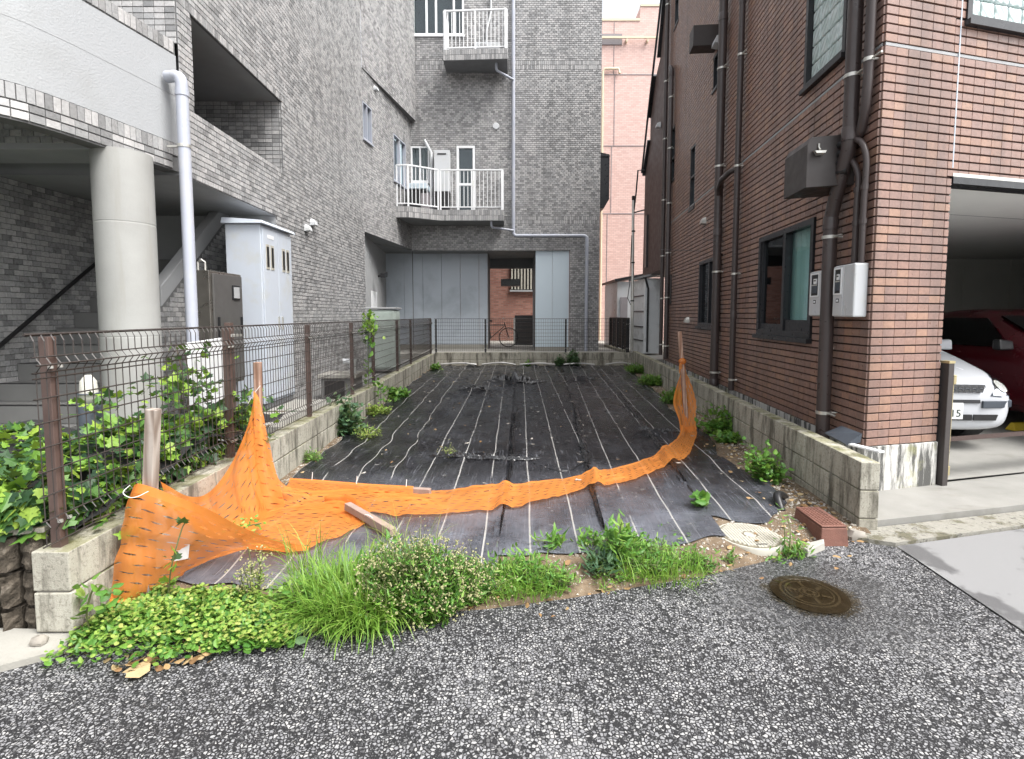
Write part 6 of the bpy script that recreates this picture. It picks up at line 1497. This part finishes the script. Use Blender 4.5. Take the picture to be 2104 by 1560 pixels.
# white scraps on the sheet
rs = np.random.RandomState(8); P = np.array([(x, y, sheet_z(x, y)+.02) for x, y in zip(rs.uniform(-1.6, 2.6, 90), rs.uniform(4.2, 13.5, 90))])
V, F = scatter(OVAL, P, rs.uniform(.03, .075, 90), leaf_xf(90, (-.1, .2), .2, rs=rs), .6); tag(fast_mesh('white_scraps', V, F, 'gravel'), 'small pale scraps and pegs dotted over the black sheets', 'scraps', kind='stuff')
m = MB()
for k in range(5):
    pts = [(-2+1.1*k+.25*rs.rand(), 14.25-.1*rs.rand(), LOT(14)+.06), (-1.4+1.1*k, 14.2, LOT(14)+.08+.03*rs.rand()), (-1.0+1.1*k, 14.3-.12*rs.rand(), LOT(14)+.05)]; m.tube(crom(pts, 8), .02, 5)
tag(m.build('rolled_sheet_edge', 'sheet', None), 'bunched dark sheet edge along the foot of the back wall', 'sheet edge')

# ================================================================== PLANTS
rp = np.random.RandomState(21)
# ---- ivy bed behind the left fence: single leaves as parts, the rest one mesh
def ivy():
    root = thing('ivy_plant', 'dense bright green ivy growing over the planter behind the left mesh fence', 'ivy', (-3.0, 3.2, .25)); L = np.array(root.location)
    def top(x, y):
        h = .52+.16*min(1, max(0, (y-2.4)/1.0))+.10*mnoise.noise((x*2.2, y*2.2, 4))+.06*mnoise.noise((x*6, y*6, 1))
        if 3.0 < y < 3.8 and x > -2.9: h += .06
        return h-.13*min(1, max(0, (-2.75-x)/.5))
    mm = MB(); NX, NY = 26, 26
    for j in range(NY):
        for i in range(NX):
            x = -5.4+(5.4-2.12)*i/(NX-1); y = 2.42+2.3*j/(NY-1); mm.v.append((x, y, top(x, y)-.10))
    mm.f = [(j*NX+i, j*NX+i+1, (j+1)*NX+i+1, (j+1)*NX+i) for j in range(NY-1) for i in range(NX-1)]
    mm.build('soil_bed', 'dark', root, smooth=True)
    P, S, Y, Tl = [], [], [], []
    def put(x, y, z, s, yaw, tilt): P.append((x, y, z)); S.append(s); Y.append(yaw); Tl.append(tilt)
    for _ in range(3600):
        y = 2.40+rp.rand()**1.25*1.75; x = -2.15-rp.rand()**1.2*3.2; d = rp.rand()**2*.12
        put(x, y, top(x, y)-d+.02, rp.uniform(.045, .095), rp.uniform(0, 6.28), rp.uniform(-.2, 1.0))
    for _ in range(750):                                   # curtain of leaves against the fence
        y = 2.45+rp.rand()*1.7; x = -2.17-rp.rand()*.10; z = .44+rp.rand()**.9*(top(x, y)-.38)
        put(x, y, z, rp.uniform(.045, .085), -math.pi/2+rp.normal(0, .6), -rp.uniform(.5, 1.4))
    for _ in range(420):                                   # front curtain over the ribbed wall
        x = -2.24-rp.rand()*1.2; y = 2.41+.27*(x+2.2)*-0-rp.rand()*.05+(x+2.2)*.25; z = .48+rp.rand()*.22
        put(x, y, z, rp.uniform(.05, .095), math.pi+rp.normal(0, .6), -rp.uniform(.4, 1.3))
    for cx, cy, cz, n in ((-2.55, 3.95, .95, 60), (-2.35, 3.7, .93, 60), (-2.60, 4.1, 1.12, 16), (-2.72, 4.15, 1.0, 24), (-2.16, 4.0, .80, 40), (-2.2, 4.1, .72, 36), (-2.9, 3.6, .9, 36), (-2.12, 2.55, .5, 14), (-1.95, 2.75, .46, 9), (-2.0, 4.0, .68, 16), (-2.60, 4.05, 1.22, 8)):
        for _ in range(n):
            put(cx+rp.normal(0, .11), cy+rp.normal(0, .14), cz+rp.normal(0, .055), rp.uniform(.04, .075), rp.uniform(0, 6.28), rp.uniform(.0, 1.2))
    P, S, Y, Tl = map(np.array, (P, S, Y, Tl)); N = len(P)
    M = rotz(Y) @ rotx(-Tl*0+Tl) @ roty(rp.uniform(-.5, .5, N))
    vis = np.array([in_view(p) for p in P]); dist = np.linalg.norm(P-np.array([0, 0, 1.5]), axis=1); key = np.where(vis, dist-1.2*(P[:, 2]-.6)-S*12, 99)
    order = np.argsort(key); ch = order[:300]; rest = order[300:]
    me = bpy.data.meshes.new('leaf'); me.from_pydata(IVY[0].tolist(), [], IVY[1].tolist()); me.materials.append(MT['ivy'])
    for i in ch:
        o = bpy.data.objects.new('leaf', me); COL.objects.link(o); o.parent = root
        o.matrix_local = Matrix.Translation(Vector(P[i]-L)) @ Matrix(M[i].tolist()).to_4x4() @ Matrix.Scale(float(S[i]), 4)
    V, F = scatter(IVY, P[rest], S[rest], M[rest]); fast_mesh('leaves', V-L, F, 'ivy', root, kind='stuff')
    m = MB()
    for _ in range(46):
        x, y = rp.uniform(-3.2, -2.1), rp.uniform(2.45, 4.6); z = top(x, y)-.08; m.tube(crom([(x, y, z-.05), (x+rp.normal(0, .15), y+rp.normal(0, .15), z+.02), (x+rp.normal(0, .25), y+rp.normal(0, .25), z-.02)], 8), .004, 4)
    for a in ((-2.60, 4.05, .7), (-2.72, 4.15, .7)): m.tube(crom([a, (a[0]+.03, a[1], 1.0), (a[0]-.02, a[1]+.02, 1.26)], 8), .005, 4)
    m.build('stem', 'stem_dark', root, kind='stuff')
ivy()
def carpet(name, label, cat, N, gen, tpl, s, mat, tilt=(-.3, .8), kind='stuff', parent=None, wid=1.):
    P = np.array([gen() for _ in range(N)]); V, F = scatter(tpl, P, rp.uniform(s[0], s[1], N), leaf_xf(N, tilt, .6, rs=rp), wid)
    return tag(fast_mesh(name, V, F, mat, kind=kind), label, cat)
# ---- ground cover along the front edge at the left
def gz(x, y):     # mound height
    a = max(0, 1-((x+1.55)/.55)**2); return .035+.055*a*max(0, min(1, (y-1.98)/.35))+.03*mnoise.noise((x*5, y*5, 0))
def g1():
    x = rp.uniform(-2.0, -1.0); yc = 2.42-.12*(x+1.5); y = min(yc-.05+rp.normal(0, .14), yc+.09+.03*rp.rand())
    if x > -1.45: y = max(y, 2.10+.2*(x+1.45)+.08*rp.rand())
    else: y = max(y, 2.03+rp.rand()*.1)
    return (x, y, max(.015, gz(x, y)*rp.uniform(.45, 1.1)))
carpet('ground_cover', 'bright leafy ground cover spilling over the asphalt at the front left', 'ground cover', 4600, g1, OVAL, (.02, .046), 'weed', (-.2, .9))
def g1b():
    x, y, z = g1(); return (x, y, z+.03)
carpet('clover', 'small yellow green clover heads among the front left ground cover', 'clover', 1900, g1b, ROUND, (.012, .024), 'yellow_leaf', (-.4, .5))
def g2():
    x = rp.uniform(-1.15, -.70); return (x, 2.40+.25*(x+.9)+rp.normal(0, .05)-.04, .02+.03*rp.rand())
carpet('creeping_leaves', 'dusty grey green round leaves creeping at the asphalt edge under the grass', 'ground cover', 260, g2, ROUND, (.03, .06), 'weed_dark', (-.2, .4))
def g3():
    x = rp.uniform(-1.75, -1.0); y = edgeY(x)-.10+rp.rand()*.12; return (x+.1, y-.14*(x < -1.4), .012+.02*rp.rand())
carpet('dry_leaves', 'dry brown and yellow leaves at the lower fringe of the ground cover', 'leaf litter', 110, g3, OVAL, (.025, .06), 'dead', (-.3, .6))
def tuft(label, c, R_, N, ln, w, mat='grass', name='grass_tuft', lean=.8, bias=(0, 0), cat='grass tuft', group=None):
    t = thing(name, label, cat, (*c, LOT(c[1])), group); parts = []
    for k, B in enumerate(BLADES):
        n = N//4; a = rp.uniform(0, 6.28, n); r_ = R_*np.sqrt(rp.rand(n)); P = np.stack([c[0]+r_*np.cos(a), c[1]+r_*np.sin(a)*.7, np.full(n, LOT(c[1])-.01)], 1)
        yaw = a-np.pi/2+rp.normal(0, .9, n); M = rotz(yaw) @ rotx(-rp.uniform(-.1, lean*.5, n))
        parts.append(scatter(B, P, ln*rp.uniform(.55, 1.1, n), M, w/ln*1.0))
    leaves_obj('blades', parts, mat, t); return t
tuft('large arching bright green grass tuft in front of the net', (-.80, 2.50), .29, 1800, .27, .0085, lean=1.9)
tuft('low coarse green grass tuft between the arching grass and the flowering bush', (-.72, 2.36), .15, 240, .20, .015, lean=1.4)
tuft('pale dry grass stalks sticking up beside the short lying stake', (-.66, 3.0), .22, 70, .34, .004, 'yellow_leaf', lean=.3)
tuft('long fine grass blades arching over the sheet left of the large tuft', (-1.16, 2.78), .10, 60, .38, .006, lean=1.0)
# ---- flowering bush
def bush(label, c, R_, H, ns, leafs, flows, seed, name='flowering_bush', leafmat='weed', flower=True, lt=LANCE, ls=(.02, .045), cat='bush', group=None, spread=1., base=None, fs=(.008, .015)):
    rs = np.random.RandomState(seed); z0 = soil_z(*c) if base is None else base; t = thing(name, label, cat, (*c, z0), group); m = MB(); LP, LM, LS, FP = [], [], [], []; lean = Vector((rs.normal(0, .22), rs.normal(0, .22), 0))
    for i in range(ns):
        a = rs.uniform(0, 6.28); r_ = R_*math.sqrt(rs.rand()); e = Vector((c[0]+r_*math.cos(a), c[1]+r_*.75*math.sin(a), z0+H*rs.uniform(.55 if flower else .25, 1.05)*(1-.45*(r_/R_)**2)))+(lean*H if not flower else Vector()); b = Vector((c[0]+.45*r_*math.cos(a), c[1]+.35*r_*math.sin(a), z0-.01))
        mid = (b+e)/2+Vector((rs.normal(0, .02), rs.normal(0, .02), .03)); pts = crom([b, mid, e], 7); m.tube(pts, [.0032]*4+[.0022]*3, 4, False)
        for k in range(leafs):
            s = rs.uniform(.15, 1); p = pts[min(6, int(s*6))]+rs.normal(0, .012*spread, 3); LP.append(p+(rs.normal(0, .05*H+.01, 3) if not flower else 0))
        for k in range(flows):
            br = e+Vector((rs.normal(0, .035), rs.normal(0, .035), rs.normal(-.03, .04)))
            if rs.rand() < .35: m.tube([pts[4], br], .0014, 3, False)
            for _ in range(2): FP.append(br+Vector(rs.normal(0, .008, 3)))
    LP = np.array(LP); n = len(LP); leaves_obj('leaves', [scatter(lt, LP, rs.uniform(ls[0], ls[1], n), leaf_xf(n, (-.2, 1.1), .6, rs=rs))], leafmat, t, kind='stuff' if n > 300 else None)
    if flower:
        FP = np.array([tuple(p) for p in FP]); n = len(FP); leaves_obj('florets', [scatter(FLOR, FP, rs.uniform(fs[0], fs[1], n), leaf_xf(n, rs=rs))], 'flower', t, kind='stuff')
    m.build('stem', 'stem', t, kind='stuff'); return t
bush('bushy fleabane weed covered in tiny cream flowers at the road edge', (-.46, 2.50), .31, .42, 240, 30, 3, 31, ls=(.025, .05))
bush('right hand side shoot of the cream flowering bush nearest the middle of the road edge', (-.22, 2.60), .17, .24, 70, 22, 2, 32, ls=(.025, .05))
bush('pale flowering weed stem rising out of the left ground cover', (-1.33, 2.55), .07, .30, 14, 10, 6, 33, leafmat='yellow_leaf')
bush('small dry seed heads poking up through the cross seam of the sheet', (-.63, 5.10), .06, .18, 9, 3, 4, 34, leafmat='yellow_leaf', base=.05)
# ---- leafy weeds
def weed(label, c, R_, H, ns, leafs, seed, lt=OVAL, ls=(.03, .06), mat='weed', name='weed', group=None, base=None): return bush(label, c, R_, H, ns, leafs, 0, seed, name, mat, False, lt, ls, 'weed', group, 1.6, base)
weed('low green weeds beside the right edge of the flowering bush', (.02, 2.80), .20, .10, 50, 9, 41, LANCE, (.03, .06))
weed('spreading weed patch at the asphalt edge right of the flowering bush', (.20, 2.72), .16, .13, 44, 10, 42, LANCE, (.03, .055))
weed('flat rosette weed on the front edge of the black sheet', (.25, 3.14), .10, .05, 14, 5, 43, LANCE, (.05, .09))
weed('smaller rosette weed right of the flat rosette on the sheet edge', (.48, 3.16), .07, .05, 10, 5, 44, LANCE, (.05, .08))
weed('tall upright leafy weed in the right hand weed patch', (.62, 2.92), .05, .36, 7, 26, 45, LANCE, (.06, .10))
weed('dark green rosette weed at the left of the right hand weed patch', (.52, 2.84), .11, .09, 26, 8, 46, LANCE, (.05, .085), 'weed_dark')
weed('fine leaved bright weed in the right hand weed patch', (.86, 2.90), .22, .15, 80, 13, 47, LANCE, (.022, .045))
weed('low clover like weed behind the tall upright weed', (.72, 3.14), .22, .10, 60, 10, 48, ROUND, (.018, .035))
weed('small weed at the right end of the weed patch before the bare soil', (1.10, 2.93), .10, .09, 30, 8, 49, LANCE, (.025, .05))
tuft('grass growing along the asphalt in the right hand weed patch', (.85, 2.80), .24, 300, .14, .006)
tuft('grass growing along the asphalt beside the flowering bush', (.08, 2.66), .20, 260, .15, .006)
weed('round leaved seedling on the right sheet edge near the cream cover', (1.44, 3.80), .09, .10, 7, 4, 50, OVAL, (.07, .11))
weed('tiny seedling beside the cream cover at the road edge', (1.32, 3.00), .06, .05, 8, 5, 51, LANCE, (.03, .05))
weed('tiny weed in front of the cream cover', (1.62, 3.06), .06, .04, 8, 5, 52, LANCE, (.03, .05))
weed('thin tall weed stalk right of the cream cover', (1.72, 3.12), .04, .42, 3, 16, 53, LANCE, (.03, .055))
weed('grassy weed at the foot of the thin tall stalk', (1.80, 3.12), .10, .08, 16, 7, 54, LANCE, (.04, .07))
weed('leafy weed against the right block wall, the one nearest the brown chamber block', (2.28, 4.42), .15, .40, 30, 16, 55, OVAL, (.035, .07))
weed('leafy weed against the right block wall beside the hanging net', (2.56, 6.10), .22, .42, 36, 15, 56, OVAL, (.04, .085))
weed('low pale weed on the sheet edge between the net and the right wall', (2.46, 5.75), .16, .12, 20, 10, 57, OVAL, (.05, .08))
weed('grassy weed strip behind the leaning stake at the right wall', (2.72, 8.4), .30, .26, 120, 14, 58, LANCE, (.05, .09))
weed('far weed clump along the right wall near the back', (2.92, 10.4), .34, .22, 130, 12, 59, LANCE, (.06, .10))
weed('weed clump at the right back corner of the lot', (3.12, 12.6), .34, .24, 110, 10, 60, LANCE, (.06, .10))
weed('blue green shrubby weed against the left block wall under the fence', (-2.0, 6.15), .26, .62, 46, 16, 61, OVAL, (.05, .10), 'weed_dark')
weed('dry straggly weed at the foot of the blue green shrub', (-1.72, 6.0), .22, .16, 30, 8, 62, LANCE, (.03, .06), 'yellow_leaf')
weed('small round green weed on the left soil strip', (-1.98, 5.0), .10, .12, 30, 12, 63, LANCE, (.025, .045))
weed('yellowing weeds along the left block wall', (-1.98, 7.4), .22, .18, 40, 10, 64, OVAL, (.03, .06), 'yellow_leaf')
weed('bright creeping vine clump at the left wall foot', (-1.98, 8.8), .24, .22, 50, 14, 65, OVAL, (.05, .085))
weed('small weed in the left back corner', (-2.0, 13.2), .18, .16, 26, 9, 66, OVAL, (.05, .09))
weed('dark fern like vine on the back wall, left one of the pair', (1.28, 14.30), .14, .36, 24, 14, 67, OVAL, (.05, .09), 'weed_dark')
weed('dark fern like vine on the back wall, taller right one of the pair', (1.78, 14.30), .18, .52, 34, 16, 68, OVAL, (.06, .10), 'weed_dark')
weed('small green weed at the middle of the back wall foot', (.45, 14.28), .12, .14, 18, 8, 69, OVAL, (.05, .08))
def vine(label, pts, N, s, mat='weed', lt=OVAL, spread=.04):
    t = thing('vine', label, 'vine', tuple(pts[0])); C = crom(pts, 40); m = MB().tube(C, .004, 4, False); m.build('stem', 'stem', t)
    idx = rp.randint(0, 40, N); P = C[idx]+rp.normal(0, spread, (N, 3)); leaves_obj('leaves', [scatter(lt, P, rp.uniform(s[0], s[1], N), leaf_xf(N, (-.2, 1.2), .6, rs=rp))], mat, t)
vine('bright green vine climbing over the fence top by the green tank unit', [(-2.14, 7.6, .42), (-2.14, 7.6, .8), (-2.15, 7.7, 1.3), (-2.12, 7.6, 1.48), (-2.08, 7.4, 1.30)], 60, (.05, .10), 'weed', OVAL, .05)
vine('green vine cluster at the top of the fence', [(-2.14, 7.75, 1.25), (-2.10, 7.55, 1.45), (-2.06, 7.45, 1.42), (-2.04, 7.35, 1.22)], 90, (.05, .09), 'grass', OVAL, .06)
vine('vine trailing down the left block wall below the tank unit', [(-2.02, 7.6, .5), (-1.98, 7.8, .30), (-1.96, 8.2, .12), (-1.9, 8.6, .08)], 70, (.05, .085), 'weed', OVAL, .05)
vine('short ivy shoot crossing the slim reddish stake', [(-1.97, 3.80, .50), (-1.93, 3.78, .53), (-1.86, 3.78, .56), (-1.78, 3.80, .57)], 16, (.03, .05), 'ivy', IVY, .022)
vine('ivy shoot growing through the front net fold', [(-1.74, 2.50, .10), (-1.70, 2.48, .26), (-1.66, 2.50, .42), (-1.64, 2.5, .46)], 16, (.03, .055), 'ivy', IVY, .02)
vine('ivy shoots hanging over the end of the left block wall', [(-2.02, 2.62, .50), (-1.96, 2.60, .46), (-1.93, 2.58, .38), (-1.92, 2.58, .33)], 18, (.045, .075), 'ivy', IVY, .025)
vine('leafy shoot rising at the corner of the left block wall end', [(-1.96, 2.28, .02), (-1.95, 2.26, .15), (-1.90, 2.26, .27), (-1.84, 2.28, .22)], 34, (.04, .07), 'weed', OVAL, .035)
vine('small green sprig lying on the net near the back fold', [(-1.72, 3.10, .16), (-1.66, 3.16, .17), (-1.62, 3.22, .16)], 40, (.02, .035), 'grass', OVAL, .03)
weed('mixed leafy weed between the ground cover and the arching grass', (-1.06, 2.50), .16, .17, 50, 12, 71, OVAL, (.02, .045))
weed('leafy weed tangled under the front of the arching grass', (-.72, 2.38), .18, .14, 50, 10, 72, LANCE, (.03, .06))
weed('weed with long leaves poking out of the top of the arching grass', (-.72, 2.62), .16, .30, 26, 14, 73, LANCE, (.04, .08))
# thin scatter of grass and seedlings so the front edge reads as one weedy fringe
def fringe():
    parts = []; n = 1500; P = []
    while len(P) < n:
        x = rp.uniform(-1.2, 1.15); d = mnoise.noise((x*3.1, .4, 7)); y = edgeY(x)+.03+abs(rp.normal(0, .16)); 
        if rp.rand() < .35+d and not (.22 < x < .48): P.append((x, y, soil_z(x, y)))
    P = np.array(P); y = rp.uniform(0, 6.28, n)
    for k, B in enumerate(BLADES):
        s = slice(k*n//4, (k+1)*n//4); m_ = len(P[s]); parts.append(scatter(B, P[s], .09*rp.uniform(.4, 1.3, m_), rotz(y[s]) @ rotx(-rp.uniform(0, .9, m_)), .055))
    V, F = merge(parts); tag(fast_mesh('grass', V, F, 'grass'), 'short stray grass blades fringing the soil along the asphalt edge', 'grass', kind='stuff')
    Q = []
    for _ in range(700):
        x = rp.uniform(-.35, 1.15); y_ = edgeY(x)+.05+abs(rp.normal(0, .16))
        if not (.24 < x < .46): Q.append((x, y_, soil_z(x, y_)+.012+.03*rp.rand()))
    V, F = scatter(OVAL, np.array(Q), rp.uniform(.015, .035, len(Q)), leaf_xf(len(Q), (-.2, .8), .5, rs=rp)); tag(fast_mesh('seedlings', V, F, 'weed'), 'tiny seedlings spread over the bare soil behind the asphalt edge', 'seedlings', kind='stuff')
fringe()
